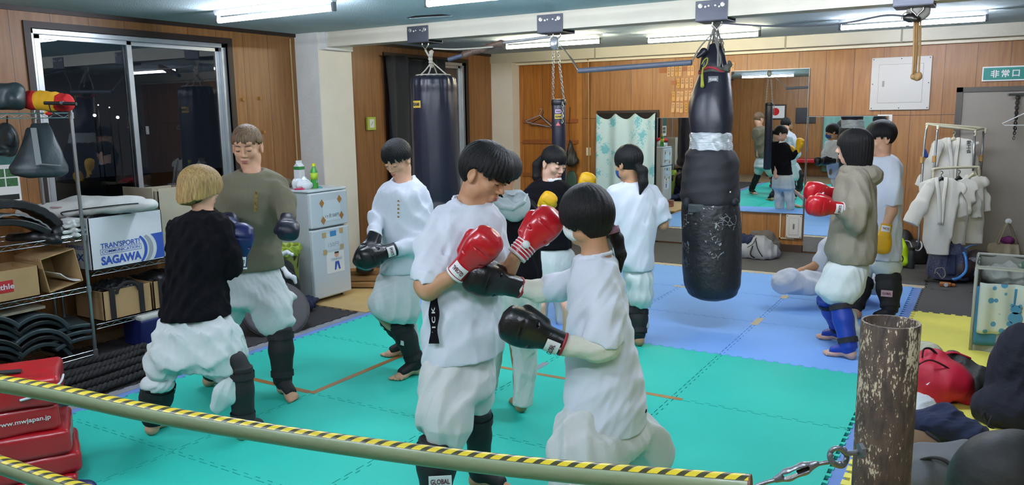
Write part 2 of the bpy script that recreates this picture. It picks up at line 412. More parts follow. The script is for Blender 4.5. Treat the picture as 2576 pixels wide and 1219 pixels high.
# beams
struct('ceiling_beam_near', MB().bx((-2.33, 3.62, 2.405), (XR, 3.80, ZC)), beamm)
struct('trim_2', MB().bx((-2.33, 3.60, 2.38), (-2.25, 4.0, ZC)), creamD)
struct('ceiling_beam_far', MB().bx((XL, 7.28, 2.42), (XR, YF, ZC)), beamm)
struct('trim_3', MB().bx((-2.3, 7.43, 2.385), (XR, YF, 2.42)), M('trim_cream', '#ddd6c0', .5))
struct('trim_4', MB().bx((1.405, 7.275, 2.41), (1.425, 7.28, ZC)).bx((2.62, 7.275, 2.41), (2.64, 7.28, ZC)).bx((-1.02, 7.275, 2.41), (-1.0, 7.28, ZC)), M('trim_greybrown', '#8f8a7b', .6))  # thin grey-brown strips on the far beam face
struct('trim_left_cornice', MB().bx((XL, YB, 2.515), (XL+.02, 3.58, ZC)).bx((XL, 4.06, 2.515), (XL+.02, 7.3, ZC)), darkwood)
struct('trim_pipe_far', MB().tube([(-1.18, 7.42, 2.4), (-1.18, 7.44, 2.36), (-1.18, 7.46, .1)], .009, 8), M('brass_pipe', '#a8773c', .5))
struct('trim_conduit_left', MB().tube([(XL+.012, 3.5, 2.5), (XL+.014, 3.5, 1.2), (XL+.012, 3.48, .9)], .008, 8), M('cable_tan', '#a58b5e', .5))
struct('trim_far_post', MB().bx((-1.38, 7.485, -.02), (-1.30, YF, 2.385)), M('pale_wood', '#a9722f', .5, var=.2, vscale=14))
struct('baseboard_far', MB().bx((.73, 7.47, -.02), (1.66, YF, .085)), M('base_brown', '#3b2a20', .5))
# ragged crack in the ceiling board
pc = [onZ(*p, ZC-.002) for p in ((1023, 45), (1045, 40), (1080, 38), (1110, 36), (1138, 39), (1110, 42), (1080, 43), (1050, 46))]
tag(MB().prism(pc, (0, 0, 0), (0, 0, .004)).build('ceiling_crack', M('hole_black', '#060606', .9)), kind='structure')
pc = [onZ(*p, ZC-.004) for p in ((1030, 47), (1060, 44), (1100, 42), (1138, 40), (1100, 45), (1060, 48))]
tag(MB().prism(pc, (0, 0, 0), (0, 0, .004)).build('ceiling_crack_lip', M('board_edge', '#c9d2d2', .9)), kind='structure')
# ------------------------------------------------------------------ windows
glass = bpy.data.materials.new('window_glass'); glass.use_nodes = True
g_ = glass.node_tree.nodes['Principled BSDF']; g_.inputs['Base Color'].default_value = (.9, .95, 1, 1); g_.inputs['Roughness'].default_value = .0
g_.inputs['Transmission Weight'].default_value = 1.0; g_.inputs['IOR'].default_value = 1.6
def window(name, w, mull, mats=alu):
    y0, y1, z0, z1 = w; X = XL
    fr = MB(); t = .045
    for a, c in (((X-.1, y0-.05, z0-.05), (X+.015, y0, z1+.05)), ((X-.1, y1, z0-.05), (X+.015, y1+.05, z1+.05)), ((X-.1, y0, z1), (X+.015, y1, z1+.05)), ((X-.1, y0, z0-.05), (X+.03, y1, z0))): fr.bx(a, c)
    root = fr.build(name, darkwood); tag(root, kind='structure')
    f = MB()
    f.bx((X-.09, y0, z1-.04), (X-.02, y1, z1)); f.bx((X-.09, y0, z0), (X-.02, y1, z0+.04))
    f.bx((X-.09, y0, z0), (X-.02, y0+.035, z1)); f.bx((X-.09, y1-.05, z0), (X-.02, y1, z1))
    f.build('outer_frame', mats, root, bevel=.004)
    for (a, c, dx) in ((y0+.035, mull+.03, -.035), (mull-.03, y1-.05, -.07)):
        s = MB(); x0, x1 = X+dx-.012, X+dx+.012
        s.bx((x0, a, z0+.04), (x1, a+.045, z1-.04)); s.bx((x0, c-.045, z0+.04), (x1, c, z1-.04))
        s.bx((x0, a, z0+.04), (x1, c, z0+.09)); s.bx((x0, a, z1-.075), (x1, c, z1-.04))
        so = s.build('sash', mats, root, bevel=.003)
        MB().bx((X+dx-.003, a+.045, z0+.09), (X+dx+.003, c-.045, z1-.075)).build('pane', glass, so)
    return root
wa = window('window_1', w1, 1.73)
MB().box((XL-.018, 1.83, 1.62), (.02, .03, .07)).build('latch', M('latch_steel', '#8f9294', .3, .9), wa, bevel=.003)
wb = window('window_2', w2, 6.1)
# outside in the dark: balcony wall, low lit fence, far lamps
struct('outside_ground', MB().bx((-60, -30, -3.2), (XL-.2, 60, -3.0)), M('asphalt_night', '#1b1c1e', .9))
fo = thing('garden_fence', 'pale lit slatted fence in the dark beyond the left window', 'fence', (-5.2, 4.2, -3))
MB().bx((-5.25, 1.5, -3), (-5.2, 8.5, .80)).build('panel', M('fence_pale', '#cfc59a', .8), fo)
for i in range(9): MB().bx((-5.2, 2.2+i*.55, -3), (-5.16, 2.26+i*.55, .84)).build('post', M('fence_post', '#4c4637', .8), fo)
lg = bpy.data.lights.new('fence_fill_light', 'POINT'); lg.energy = 30; lg.color = (1, .86, .55); lg.shadow_soft_size = .1
lo_ = bpy.data.objects.new('fence_fill_light', lg); link(lo_); lo_.location = (-4.2, 4.6, -.2)  # unseen light added beside the fence to make it show as lit
LB = M('lamp_glow', '#ffffff', .5, emit='#e8eefc', estr=12)
for i, (px, py) in enumerate(((238, 290), (296, 295), (247, 264), (275, 270), (320, 262))):
    P = onX(px, py, -45.0); r = .10 if i < 2 else .04
    if i > 8: P = onX(px, py, -30.0); r = .05
    t = thing('street_lamp', 'tiny distant street lamp seen through the dark left window', 'lamp', (P[0], P[1], -3), 'distant street lamps outside the left window')
    s = Sd(); s.ell(P, r); s.build('lamp_head', LB, t, res=r/2.5); MB().tube([(P[0], P[1], -3), (P[0], P[1], P[2]-r*.8)], .04, 8).build('pole', M('fence_post'), t)
# ------------------------------------------------------------------ foam mats
def wave(t, A=.011, p=1/12.):
    u = (t/p) % 1.0; return A if u < .5 else -A
def edge_pts(a0, a1, n=12):
    # (along, offset) list with dovetail teeth
    out = []; p = (a1-a0)/n
    for i in range(n):
        s = a0+p*i
        out += [(s+p*.10, -1), (s+p*.40, -1), (s+p*.34, 1), (s+p*.76, 1), (s+p*.70, -1)]
    return out
def mat_tile(x0, y0, x1, y1, col, parent=None, top=0.0, bot=-.02, A=.012, gap=.0028, sides='LRBT', label=None, nx=12, ny=12, group=None):
    P = []; n = nx
    ex = edge_pts(x0, x1, nx); ey = edge_pts(y0, y1, ny)
    a = lambda s: A if s in sides else 0
    P += [(x0+gap, y0+gap)]+[(x, y0+o*a('B')+gap) for x, o in ex]+[(x1-gap, y0+gap)]
    P += [(x1-gap+o*a('R'), y) for y, o in ey]+[(x1-gap, y1-gap)]
    P += [(x, y1-gap+o*a('T')) for x, o in reversed(ex)]+[(x0+gap, y1-gap)]
    P += [(x0+gap+o*a('L'), y) for y, o in reversed(ey)]
    m = MB(); N = len(P)
    m.add([(x, y, bot) for x, y in P]+[(x, y, top) for x, y in P], [tuple(range(N-1, -1, -1)), tuple(range(N, 2*N))]+[(i, (i+1) % N, N+(i+1) % N, N+i) for i in range(N)])
    o = m.build('foam_mat', col); tag(o, label, 'mat', group); return o
teal = M('foam_teal', '#2dc6b4', .62, bump=.25, bscale=260, var=.07, vscale=2, spec=.35)
blue = M('foam_blue', '#7fb4fb', .62, bump=.25, bscale=260, var=.07, vscale=2, spec=.35)
yellow = M('foam_yellow', '#f6ec6c', .65, bump=.2, bscale=260, var=.06)
greym = M('foam_grey', '#4b4a4a', .75, bump=.35, bscale=240, var=.12)
blackm = M('foam_black', '#2e2c2f', .75, bump=.35, bscale=200, var=.15)
TR = ['on the row nearest the yellow-taped rail', 'in the second row from the yellow-taped rail', 'in the third row from the rail', 'in the fourth row from the rail', 'in the row touching the blue mats']
TC = ['leftmost', 'second from the left', 'third from the left', 'rightmost']
for j in range(-2, 3):
    for i in range(-1, 3):
        mat_tile(i, j, i+1, j+1, teal, label='teal interlocking foam mat, %s %s' % (TC[i+1], TR[j+2]), group='teal foam mats')
BR = ['next to the teal mats', 'in the middle blue row', 'in the farthest blue row']
for j in range(3, 6):
    for i in range(-1, 3):
        mat_tile(i, j, i+1, j+1, blue, label='blue interlocking foam mat, %s %s' % (TC[i+1], BR[j-3]), group='blue foam mats')
blue2 = M('foam_blue_edge', '#6c8fd0', .7, var=.1)
for (a, c, l) in ((( -1.085, -2), (-1.0, 3), 'left'), ((3.0, -2), (3.075, 6), 'right')):
    o = mat_tile(a[0], a[1], c[0], c[1], blue2, sides='', bot=-.02, top=-.006, label='narrow blue foam border strip along the %s edge of the mats' % l); o.name = 'foam_border'; o['category'] = 'mat border'
o = MB().bx((-1.085, 6.0, -.02), (3.09, 6.13, -.004)).build('wooden_edge_board', M('edge_cream', '#c4bba6', .7, var=.2, vscale=10)); tag(o, 'pale board edging the far side of the blue mats', 'board')
o = MB().bx((-1.17, -2, -.02), (-1.085, 2.75, -.006)).build('wooden_edge_board', M('edge_grey', '#8d9097', .7, var=.2, vscale=10)); tag(o, 'grey board edging the left side of the teal mats', 'board')
YN = ['nearest the camera', 'second from the camera', 'beside the rusty post', 'fourth from the camera', 'behind the red backpack', 'under the laundry basket', 'next to the grey mat']
for k, yy in enumerate(range(-2, 5)):
    for i, xx in enumerate((3.075, 4.075)):
        mat_tile(xx, yy, xx+1, yy+1, yellow, A=.016, top=-.002, gap=.001, label='yellow foam mat %s, %s column' % (YN[k], ('inner', 'outer')[i]), group='yellow foam mats')
GN = [(3.075, 5, 4.075, 6), (4.075, 5, 5.075, 6), (-1.09, 6.14, .32, 6.85), (.32, 6.14, 1.73, 6.85), (1.73, 6.14, 3.09, 6.85), (-1.09, 6.85, .32, 7.5), (.32, 6.85, 1.73, 7.5), (1.73, 6.85, 3.09, 7.5), (3.09, 6.0, 4.4, 7.5), (4.4, 6.0, 5.6, 7.5), (-2.65, 4.3, -1.09, 5.9), (-2.3, 5.9, -1.09, 7.5)]
GL = ['just beyond the yellow mats', 'by the right edge beyond the yellow mats', 'behind the blue mats below the curtain', 'behind the blue mats below the worn punching bag', 'behind the seated person', 'against the wall below the curtain', 'against the wall under the grey bag', 'against the tall mirror', 'under the hanging uniforms and backpacks', 'in front of the grey door', 'under the long leather bag', 'under the coat hanger rail']
for g, l in zip(GN, GL): mat_tile(*g, greym, A=.01, top=-.003, gap=.001, label='dark grey foam mat ' + l, group='grey foam mats')
for k, (a, c) in enumerate(((-2, -.9), (-.9, .3), (.3, 1.5), (1.5, 2.72))):
    mat_tile(-2.3, a, -1.17, c, blackm, A=.012, top=-.004, gap=.001, label='black foam mat ' + ['under the red shields', 'in front of the kick pads', 'under the battle ropes', 'under the round grey cushion'][k], group='black foam mats')
# plywood sheet by the fridge
o = MB().bx((-2.6, 2.74, -.02), (-1.1, 4.2, -.002)).build('plywood_sheet', M('plywood', '#c9ab74', .6, var=.15, vscale=5)); tag(o, 'bare tan plywood sheet on the floor by the fridge', 'board')
# tape
tb = M('tape_brown', '#a3703a', .35, var=.2, vscale=20, coat=.3); tg = M('tape_grey', '#8a8f97', .4); tcm = M('tape_cream', '#c9bda4', .5, var=.2, vscale=30)
def tape(a, c, w, mat, lab):
    a = np.array(a, float); c = np.array(c, float); m = MB().bar((*a, .0008), (*c, .0008), w, .0014, up=(0, 0, 1)); d = nrm(c-a); n = np.array([-d[1], d[0]])*w/2
    m = MB().prism([(*(a-n), .0003), (*(c-n), .0003), (*(c+n), .0003), (*(a+n), .0003)], (0, 0, 0), (0, 0, .001))
    tag(m.build('floor_tape', mat), lab, 'tape', 'strips of tape on the mats')
tape((0, .99), (.0, 2.02), .045, tb, 'brown tape strip running from the olive-shirted person towards the long-sleeved person')
tape((-.72, 1.0), (-.02, 1.0), .045, tb, 'brown tape strip behind the blond person, ending at the olive-shirted person')
tape((.72, 2.0), (2.06, 2.0), .04, tb, 'long brown tape strip behind the two foreground sparring partners')
tape((1.0, 2.02), (1.0, 2.24), .05, tg, 'short grey tape patch on the teal mats')
tape((2.0, 3.90), (2.0, 4.14), .055, tcm, 'cream tape patch between the blue mats, nearer one')
tape((2.0, 4.94), (2.0, 5.08), .06, tcm, 'cream tape patch beside the seated person\'s knee')
tape((.93, 5.0), (1.1, 4.99), .05, tcm, 'cream tape patch on the blue mats left of the worn punching bag')
# ------------------------------------------------------------------ ceiling lamps
TUBE = M('tube_glow', '#ffffff', .5, emit='#e9eeff', estr=TUBE_POWER); TUBEN = M('tube_glow_fill', '#ffffff', .5, emit='#e9eeff', estr=NEAR_FILL_POWER); TUBEW = M('tube_glow_warm', '#ffffff', .5, emit='#fff2d0', estr=TUBE_POWER)
LW = M('lamp_housing', '#c9cdd0', .4); LG = M('lamp_socket', '#5b5f62', .4)
def lamp(x0, x1, y, lab, tm=TUBE, dy=0.0):
    t = thing('fluorescent_lamp', lab, 'lamp', ((x0+x1)/2, y, ZC-.075), 'ceiling fluorescent lamps')
    MB().prism([(x0, y-.035, ZC-.002), (x0, y+.035, ZC-.002), (x0, y+.02, ZC-.04), (x0, y-.02, ZC-.04)], (0, 0, 0), (x1-x0, 0, 0)).build('housing', LW, t)
    for x in (x0+.01, x1-.01): MB().bx((x-.012, y-.018, ZC-.10), (x+.012, y+.018, ZC-.035)).build('socket', LG, t, bevel=.004)
    MB().tube([(x0+.022, y, ZC-.078), (x1-.022, y, ZC-.078)], .020, 12).build('tube', tm, t, smooth=True)
LAMPS = [(-1.75, -.50, 1.9, 'lit tube lamp above the blond and olive-shirted persons', TUBE), (.12, 1.34, 2.14, 'tube lamp cut off by the top of the photo', TUBE),
         (-1.36, -.14, 5.6, 'warm tube lamp behind the taped foam pipe, left of the slim bag', TUBEW), (.24, 1.46, 5.95, 'tube lamp behind the worn punching bag', TUBEW),
         (2.22, 3.44, 5.85, 'tube lamp behind the hanging ropes, above the white panel', TUBE), (2.1, 3.32, 2.2, 'tube lamp over the right-hand side of the mats, outside the photo', TUBEN),
         (-1.6, -.4, -1.6, 'added unseen tube lamp over the left of the near side of the room', TUBEN), (.6, 1.8, -1.6, 'added unseen tube lamp over the middle of the near side', TUBEN), (2.8, 4.0, -1.6, 'added unseen tube lamp over the camera side', TUBEN)]  # near row is added out of view as fill for camera-facing surfaces
for a in LAMPS: lamp(a[0], a[1], a[2], a[3], a[4])
# ------------------------------------------------------------------ mirrors
mir = M('mirror_glass', '#f2f5f4', .0, 1.0); medge = M('mirror_edge', '#9aa2a0', .3, .6)
def mirror(x0, x1, z0, z1, lab, y=7.47):
    o = thing('wall_mirror', lab, 'mirror', ((x0+x1)/2, y, z0))
    MB().bx((x0, y, z0), (x1, y+.006, z1)).build('glass', mir, o)
    MB().bx((x0-.004, y+.0062, z0-.004), (x1+.004, y+.02, z1+.004)).build('backing', medge, o)
    return o
mirror(.74, 1.655, .47, 2.185, 'large high mirror behind the worn bag, right edge free')
mirror(1.675, 2.53, .02, 1.625, 'low full-length mirror behind the brown hoodie')
mirror(-.215, .72, .02, 1.63, 'tall mirror between the curtain and the worn bag')
# ------------------------------------------------------------------ left-hand side: shelving and what is on it
class View:
    def __init__(s, d, xy=(2, 3)):
        s.d = d; p = np.array(xy[:2], float)-CAM_C[:2]; a = nrm([p[0], p[1], 0]); s.aw = a; s.rt = np.array([a[1], -a[0], 0]); s.k = CAM_F/d
        s.R = np.stack([np.cross(-a, [0, 0, 1.]), -a, [0, 0, 1.]], 1); s.hem = None
    def J(s, x, y, dz=0): return W(x, y, s.d+dz)
    def loft(s, sd, rows, k=.03, op='add', power=2.1):
        o = s.J(rows[0][1], rows[0][0]); lv = []
        for y, a, b, dz, th in rows:
            c = s.J((a+b)/2, y, dz)-o; hw = (b-a)/2/(CAM_F/(s.d+dz))
            if s.hem and s.hem-60 < y < s.hem+5: hw -= .022; th -= .022
            lv.append((c[2], c@s.R[:, 0], c@s.R[:, 1], hw, th))
        sd.loft(o, s.R, lv, k, op, power)
    def chain(s, sd, pts, k=.02, op='add', flat=None):
        P = [s.J(p[0], p[1], p[2]) for p in pts]; r = [p[3]/(CAM_F/(s.d+p[2])) for p in pts]
        sd.chain(P, r, k, flat, op); return P
def single(o, label, cat, group=None, kind=None): return tag(o, label, cat, group, kind)
steel = M('chrome_wire', '#b9bec2', .25, 1.0); steelw = M('pole_chrome', '#a8adb0', .3, .9)
card = M('cardboard', '#b59568', .8, bump=.15, bscale=40, var=.12, vscale=6); cardp = M('cardboard_pale', '#a99f8a', .8, bump=.15, bscale=40, var=.1)
cardw = M('cardboard_white', '#d5dade', .7, bump=.1, bscale=60); inkb = M('ink_blue', '#2f52ad', .6); inkg = M('ink_grey', '#9aa0a6', .6)
vinyl = M('vinyl_black', '#17191c', .4, bump=.15, bscale=60, var=.2); vinylt = M('vinyl_dark_teal', '#2c3a3e', .45, bump=.15, bscale=50, var=.2)
redv = M('vinyl_red', '#b51722', .35, bump=.12, bscale=30, var=.15, coat=.2); canv = M('canvas_white', '#c9cdc8', .8, bump=.2, bscale=60, var=.1)
gry = M('vinyl_grey', '#7f8485', .5, var=.1); navyc = M('cloth_navy', '#1a2340', .9, bump=.2, bscale=120); strapm = M('webbing_black', '#141416', .85)
XF, XBK = -1.95, -2.42
def wire_shelf(name, label, y0, y1, levels, h, legs, group):
    t = thing(name, label, 'shelf', ((XF+XBK)/2, (y0+y1)/2, 0), group)
    for (y, x) in legs:
        m = MB().tube([(x, y, .0), (x, y, h)], .0125, 12)
        for k in range(int(h/.06)): m.tube([(x, y, .05+k*.06), (x, y, .053+k*.06)], .0134, 12)
        m.tube([(x, y, h), (x, y, h+.006)], .014, 12); m.build('post', steelw, t, auto=.6)
    for z in levels:
        m = MB()
        for x in (XF, XBK):
            m.tube([(x, y0, z), (x, y1, z)], .0035, 6); m.tube([(x, y0, z-.032), (x, y1, z-.032)], .003, 6)
            n = int((y1-y0)/.05); pts = [(x, y0+(y1-y0)*i/n, z-.003 if i % 2 else z-.03) for i in range(n+1)]; m.tube(pts, .0022, 5)
        for y in (y0, y1):
            m.tube([(XBK, y, z), (XF, y, z)], .0035, 6); m.tube([(XBK, y, z-.032), (XF, y, z-.032)], .003, 6)
        n = int((y1-y0)/.027)
        for i in range(1, n): y = y0+(y1-y0)*i/n; m.tube([(XBK, y, z), (XF, y, z)], .0017, 4, cap=False)
        m.build('wire_shelf', steel, t, auto=.6)
        for (y, x) in legs: MB().tube([(x, y, z-.038), (x, y, z+.004)], .018, 12).build('corner_sleeve', steelw, t, auto=.6)
wire_shelf('wire_shelving', 'chrome wire shelving unit with the taller posts, under the left window', -.42, .77, [.06, .53, .905, 1.765], 1.785, [(.77, XF), (.77, XBK), (-.42, XF), (-.42, XBK)], None)
wire_shelf('wire_shelving', 'lower wire shelving unit carrying the white printed box', .80, 1.98, [.24, .635], .70, [(1.98, XF), (1.98, XBK), (.83, XBK)], None)
def fy(px, py, X=XF): v = onX(px, py, X); return v[1], v[2]
# hanging chest protector and round head guards under the top shelf
V = View(4.75, (-1.95, .6))
def vs(px, py, dz=0): return V.J(px, py, dz)
V.d = depth((-2.0, .55, 1.4))
s = Sd(); V.loft(s, [(308, 82, 122, .02, .012), (330, 76, 128, .0, .02), (360, 66, 140, 0, .05), (395, 50, 152, 0, .08), (425, 34, 162, 0, .09), (440, 50, 160, 0, .07), (446, 80, 150, 0, .04)], .02)
s.cap(vs(62, 410, -.02), vs(76, 330, .02), .05, .03, k=.03); s.cap(vs(112, 425, -.13), vs(152, 423, -.13), .005, k=.01, op='sub'); s.fold(.005, 14, 5)
t = thing('chest_protector', 'dark chest protector hanging from the top wire shelf', 'protector', vs(100, 440)); s.build('body', vinylt, t, res=.005)
MB().bar(vs(84, 322, -.06), vs(98, 415, -.13), .035, .006).build('strap', gry, t); MB().bar(vs(98, 412, -.125), vs(152, 416, -.125), .01, .006).build('edge_piping', gry, t)
s = Sd(); s.ell(vs(18, 352, .05), (.085, .07, .12), k=.02); s.ell(vs(24, 345, -.03), (.05, .03, .06), k=.02); s.ell(vs(0, 382, .0), (.06, .05, .03), k=.02); s.fold(.004, 14, 6)
t = thing('head_guard', 'dark round head guard hanging at the left edge under the top shelf', 'head guard', vs(15, 400)); s.build('shell', vinylt, t, res=.005); MB().tube([vs(18, 292, 0), vs(18, 320, .02)], .006, 6).build('hook_strap', strapm, t)
V.d = depth((-2.1, .45, 1.9))
s = Sd(); s.box(vs(22, 243), (.10, .16, .085), R=V.R, rnd=.05, k=.02); s.ell(vs(28, 250, -.10), (.07, .04, .05), k=.03); s.fold(.006, 12, 8)
t = thing('body_protector', 'dark padded body protector lying on the top shelf, cut by the photo edge', 'protector', vs(22, 275)); s.build('padding', vinylt, t, res=.006)
s = Sd(); s.cap(vs(75, 252, .03), vs(165, 258, .03), .062, .058, k=.02); s.fold(.005, 20, 9, (0, 0, 1)); t = thing('rolled_banner', 'red fabric roll with a yellow patch on the top shelf', 'roll', vs(120, 280, .03)); s.build('fabric', M('fabric_red', '#c3191d', .8, bump=.2), t, res=.006)
s = Sd(); s.cap(vs(103, 253, .03), vs(137, 255, .03), .066, .065, k=.01); s.fold(.004, 20, 9); s.build('yellow_patch', M('fabric_yellow', '#e2a91e', .8), t, res=.006)
t = thing('hand_pump', 'black hand pump with silver ring in front of the red roll', 'pump', vs(150, 262, -.1)); MB().tube([vs(112, 259, -.1), vs(192, 261, -.12)], .012, 10).build('barrel', vinyl, t, auto=.6); MB().tube([vs(153, 259, -.11), vs(160, 259.3, -.112)], .0135, 10).build('ring', steelw, t, auto=.6)
t = thing('pompom_string', 'yellow and red pompom string dangling from the top shelf corner', 'cord', vs(124, 290, -.08)); MB().tube([vs(124, 264, -.09), vs(128, 278, -.1), vs(140, 290, -.1), vs(118, 286, -.1)], .004, 6).build('cord', strapm, t, smooth=True)
s = Sd(); s.ell(vs(122, 286, -.1), (.022, .02, .012), k=.01); s.build('red_tassel', M('fabric_red'), t, res=.004); s = Sd(); s.ell(vs(116, 284, -.1), (.012, .012, .012)); s.build('yellow_bead', M('fabric_yellow'), t, res=.003)
# black padded mitts and long pads on the second shelf
def arc_pad(name, label, cat, c, L, w, th, bend, R, mat, mat2=None, group=None, ribs=0):
    # a curved pad: length along R[:,0], width along R[:,1], arching along R[:,2]
    t = thing(name, label, cat, c, group); c = np.array(c, float)
    def mk(off, th_, ww, LL):
        def fn(u, v):
            a = (u-.5)*bend; r = LL/bend
            rb = 1+(.012/max(th_, .01)*.0)+0
            return c+R@np.array([math.sin(a)*(r+off), (v-.5)*ww, (math.cos(a)-math.cos(bend/2))*r+off*math.cos(a)+(.006*abs(math.sin(u*math.pi*ribs)) if ribs else 0)])
        return MB().sheet(fn, 40 if ribs else 18, 3, th_)
    mk(th, th, w, L).build('pad', mat, t, bevel=.006, auto=1.0)
    if mat2: mk(.004, .010, w*1.03, L*1.02).build('grey_backing', mat2, t)
    return t
RB = lambda a=0, tl=0: np.array([[math.sin(a), math.cos(a), 0], [math.cos(a), -math.sin(a), 0], [0, 0, 1]])@np.array([[math.cos(tl), 0, math.sin(tl)], [0, 1, 0], [-math.sin(tl), 0, math.cos(tl)]])
arc_pad('kick_mitt', 'ribbed black curved kick mitt with a grey backing, on the second shelf', 'pad', (-2.12, .38, .985), .50, .2, .055, 1.5, RB(0, .28), vinyl, gry, ribs=9)
arc_pad('kick_mitt', 'smooth black kick mitt under the ribbed one on the second shelf', 'pad', (-2.1, .32, .925), .44, .2, .045, 1.1, RB(.1, .15), vinyl)
s = Sd(); V.d = depth((-2.05, .5, .95)); V.chain(s, [(30, 600, 0, 14), (90, 598, 0, 15), (135, 602, 0, 14), (146, 606, .02, 10)], .02); s.ell(vs(150, 585, .1), (.05, .06, .055), k=.02); s.ell(vs(146, 604, -.05), (.012, .02, .012), k=.006, op='sub'); s.fold(.004, 16, 3)
single(s.build('arm_pad', vinyl, None, res=.005), 'long black leather arm pad at the front of the second shelf', 'pad')
s = Sd(); V.d = depth((-2.15, .9, 1.1))
P0, P1, P2 = vs(95, 542, 0), vs(230, 524, 0), vs(372, 515, 0)
up = U3 = np.array([0, 0, 1.])
s.chain([P0, P1, P2], [.075, .08, .072], k=.03, flat=(U3, .62)); s.chain([P0+(-.16, 0, .015), P1+(-.16, 0, .03), P2+(-.16, 0, .02)], [.07, .075, .07], k=.08, flat=(U3, .6)); s.fold(.004, 14, 11)
t = thing('long_kick_shield', 'long white kick shield lying across the second shelf and the printed box', 'pad', P1); s.build('shield', canv, t, res=.006)
MB().tube([vs(158, 541, -.085), vs(158, 533, -.085), vs(230, 523, -.095), vs(300, 515, -.09), vs(348, 511, -.08)], .004, 6).build('zip', strapm, t, smooth=True)
s = Sd(); s.ell(vs(185, 516, .08), (.10, .17, .012), k=.01); s.build('red_mark', M('vinyl_faded_red', '#a88f8f', .7), t, res=.006)
s = Sd(); V.d = depth((-2.05, .65, .98))
for i, (y, w) in enumerate(((590, .11), (578, .105), (565, .09), (556, .075))):
    s.cap(vs(160, y, .05), vs(196-i*4, y+1, 0), .016, .016, k=.004); s.box(vs(176, y, .08), (.10, w, .012), rnd=.01, k=.004)
s.fold(.003, 20, 3); single(s.build('folded_cloth', canv, None, res=.005), 'stack of folded white cloth on the second shelf by the post', 'cloth')
# boxes on the shelves
def openbox(t, x0, x1, y0, y1, z0, z1, mat, th=.006, flaps=False, name='walls'):
    m = MB(); m.bx((x0, y0, z0), (x1, y1, z0+th)); m.bx((x0, y0, z0), (x0+th, y1, z1)); m.bx((x1-th, y0, z0), (x1, y1, z1)); m.bx((x0, y0, z0), (x1, y0+th, z1)); m.bx((x0, y1-th, z0), (x1, y1, z1))
    return m.build(name, mat, t)
t = thing('cardboard_box', 'white cardboard box printed with blue delivery company lettering', 'box', (-2.12, 1.09, .64))
openbox(t, -2.30, -1.93, .80, 1.385, .64, 1.02, cardw)
XX = -1.929
text('print_transport', "TRAN'SPORT!", .052, (XX, 1.03, .81), (0, 1, .0), (0, 0, 1), inkb, t, bold=.02, width=.31); 
o = MB().bx((XX-.001, .87, .745), (XX+.0003, 1.195, .748)).bx((XX-.001, .87, .783), (XX+.0003, 1.195, .786)).bx((XX-.001, .87, .745), (XX+.0003, .872, .786)).bx((XX-.001, 1.193, .745), (XX+.0003, 1.195, .786)).build('print_frame', inkb, t)
text('print_communication', 'COMMUNICATION', .030, (XX, 1.03, .766), (0, 1, 0), (0, 0, 1), inkb, t, bold=.01, width=.30)
text('print_name', 'SAGAWA', .082, (XX, 1.03, .70), (0, 1, 0), (0, 0, 1), inkb, t, bold=.045, width=.32)
def arcp(r0, r1, c, a0, a1, n=12): return [(XX, c[0]+r0*math.cos(a), c[1]+r0*math.sin(a)) for a in np.linspace(a0, a1, n)]+[(XX, c[0]+r1*math.cos(a)+(.0 if 0 else 0), c[1]+r1*math.sin(a)) for a in np.linspace(a1, a0, n)]
def crescent(cy, cz, r, dy, a=.95, n=14):
    o_ = [(XX, cy+r*math.cos(q), cz+r*math.sin(q)) for q in np.linspace(-a, a, n)]; i_ = [(XX, cy-dy+r*1.0*math.cos(q)*(1.0), cz+r*math.sin(q)) for q in np.linspace(a, -a, n)]
    return o_+i_[1:-1]
b = MB().prism(crescent(1.12, .745, .125, .025), (0, 0, 0), (.0006, 0, 0)); b.build('print_crescent', inkb, t)
b = MB().prism(crescent(1.17, .745, .125, .035), (0, 0, 0), (.0006, 0, 0)); b.build('print_crescent', inkg, t)
poly = [(XX, 1.385, .655), (XX, 1.385, .85)]+[(XX, 1.19+.135*math.cos(q), .745+.135*math.sin(q)) for q in np.linspace(.85, -.75, 12)]
MB().prism(poly, (0, 0, 0), (.0006, 0, 0)).build('print_corner', inkb, t)
text('print_side', 'BOX', .07, (-2.13, .7995, .73), (1, 0, 0), (0, 0, 1), inkb, t, bold=.03, width=.22); text('print_side', 'EXPRESS', .04, (-2.13, .7995, .80), (1, 0, 0), (0, 0, 1), inkb, t, bold=.02, width=.22)
s = Sd(); s.ell((-2.1, 1.0, 1.0), (.14, .15, .05)); s.ell((-2.12, 1.22, 1.01), (.13, .12, .05)); s.fold(.012, 20, 3); single(s.build('black_sparring_gear', vinyl, None, res=.006), 'jumble of black sparring gear filling the white printed box', 'gear')
t = thing('cardboard_box', 'tall pale cardboard box with open flaps behind the white printed one', 'box', (-2.2, 1.62, .64))
openbox(t, -2.40, -1.97, 1.40, 1.83, .64, 1.16, cardp)
m = MB(); m.box((-1.985, 1.6, 1.13), (.008, .38, .10), R=np.eye(3)); m.box((-2.2, 1.385, 1.14), (.38, .008, .09)); m.build('flap', cardp, t)
s = Sd(); s.ell((-2.2, 1.98, 1.14), (.13, .12, .05)); s.fold(.01, 14, 3); t = thing('white_bucket', 'white bucket beside the tall pale box', 'bucket', (-2.2, 1.97, .64)); MB().lathe([(.10, 0), (.12, .44), (.125, .45), (.118, .45), (.098, .01), (.001, .01)], (-2.2, 1.97, .64), 24).build('pail', M('plastic_white', '#dfe3e2', .5), t, auto=.7)
single(s.build('red_cloth', M('fabric_red'), None, res=.006), 'red cloth heaped in the white bucket', 'cloth')
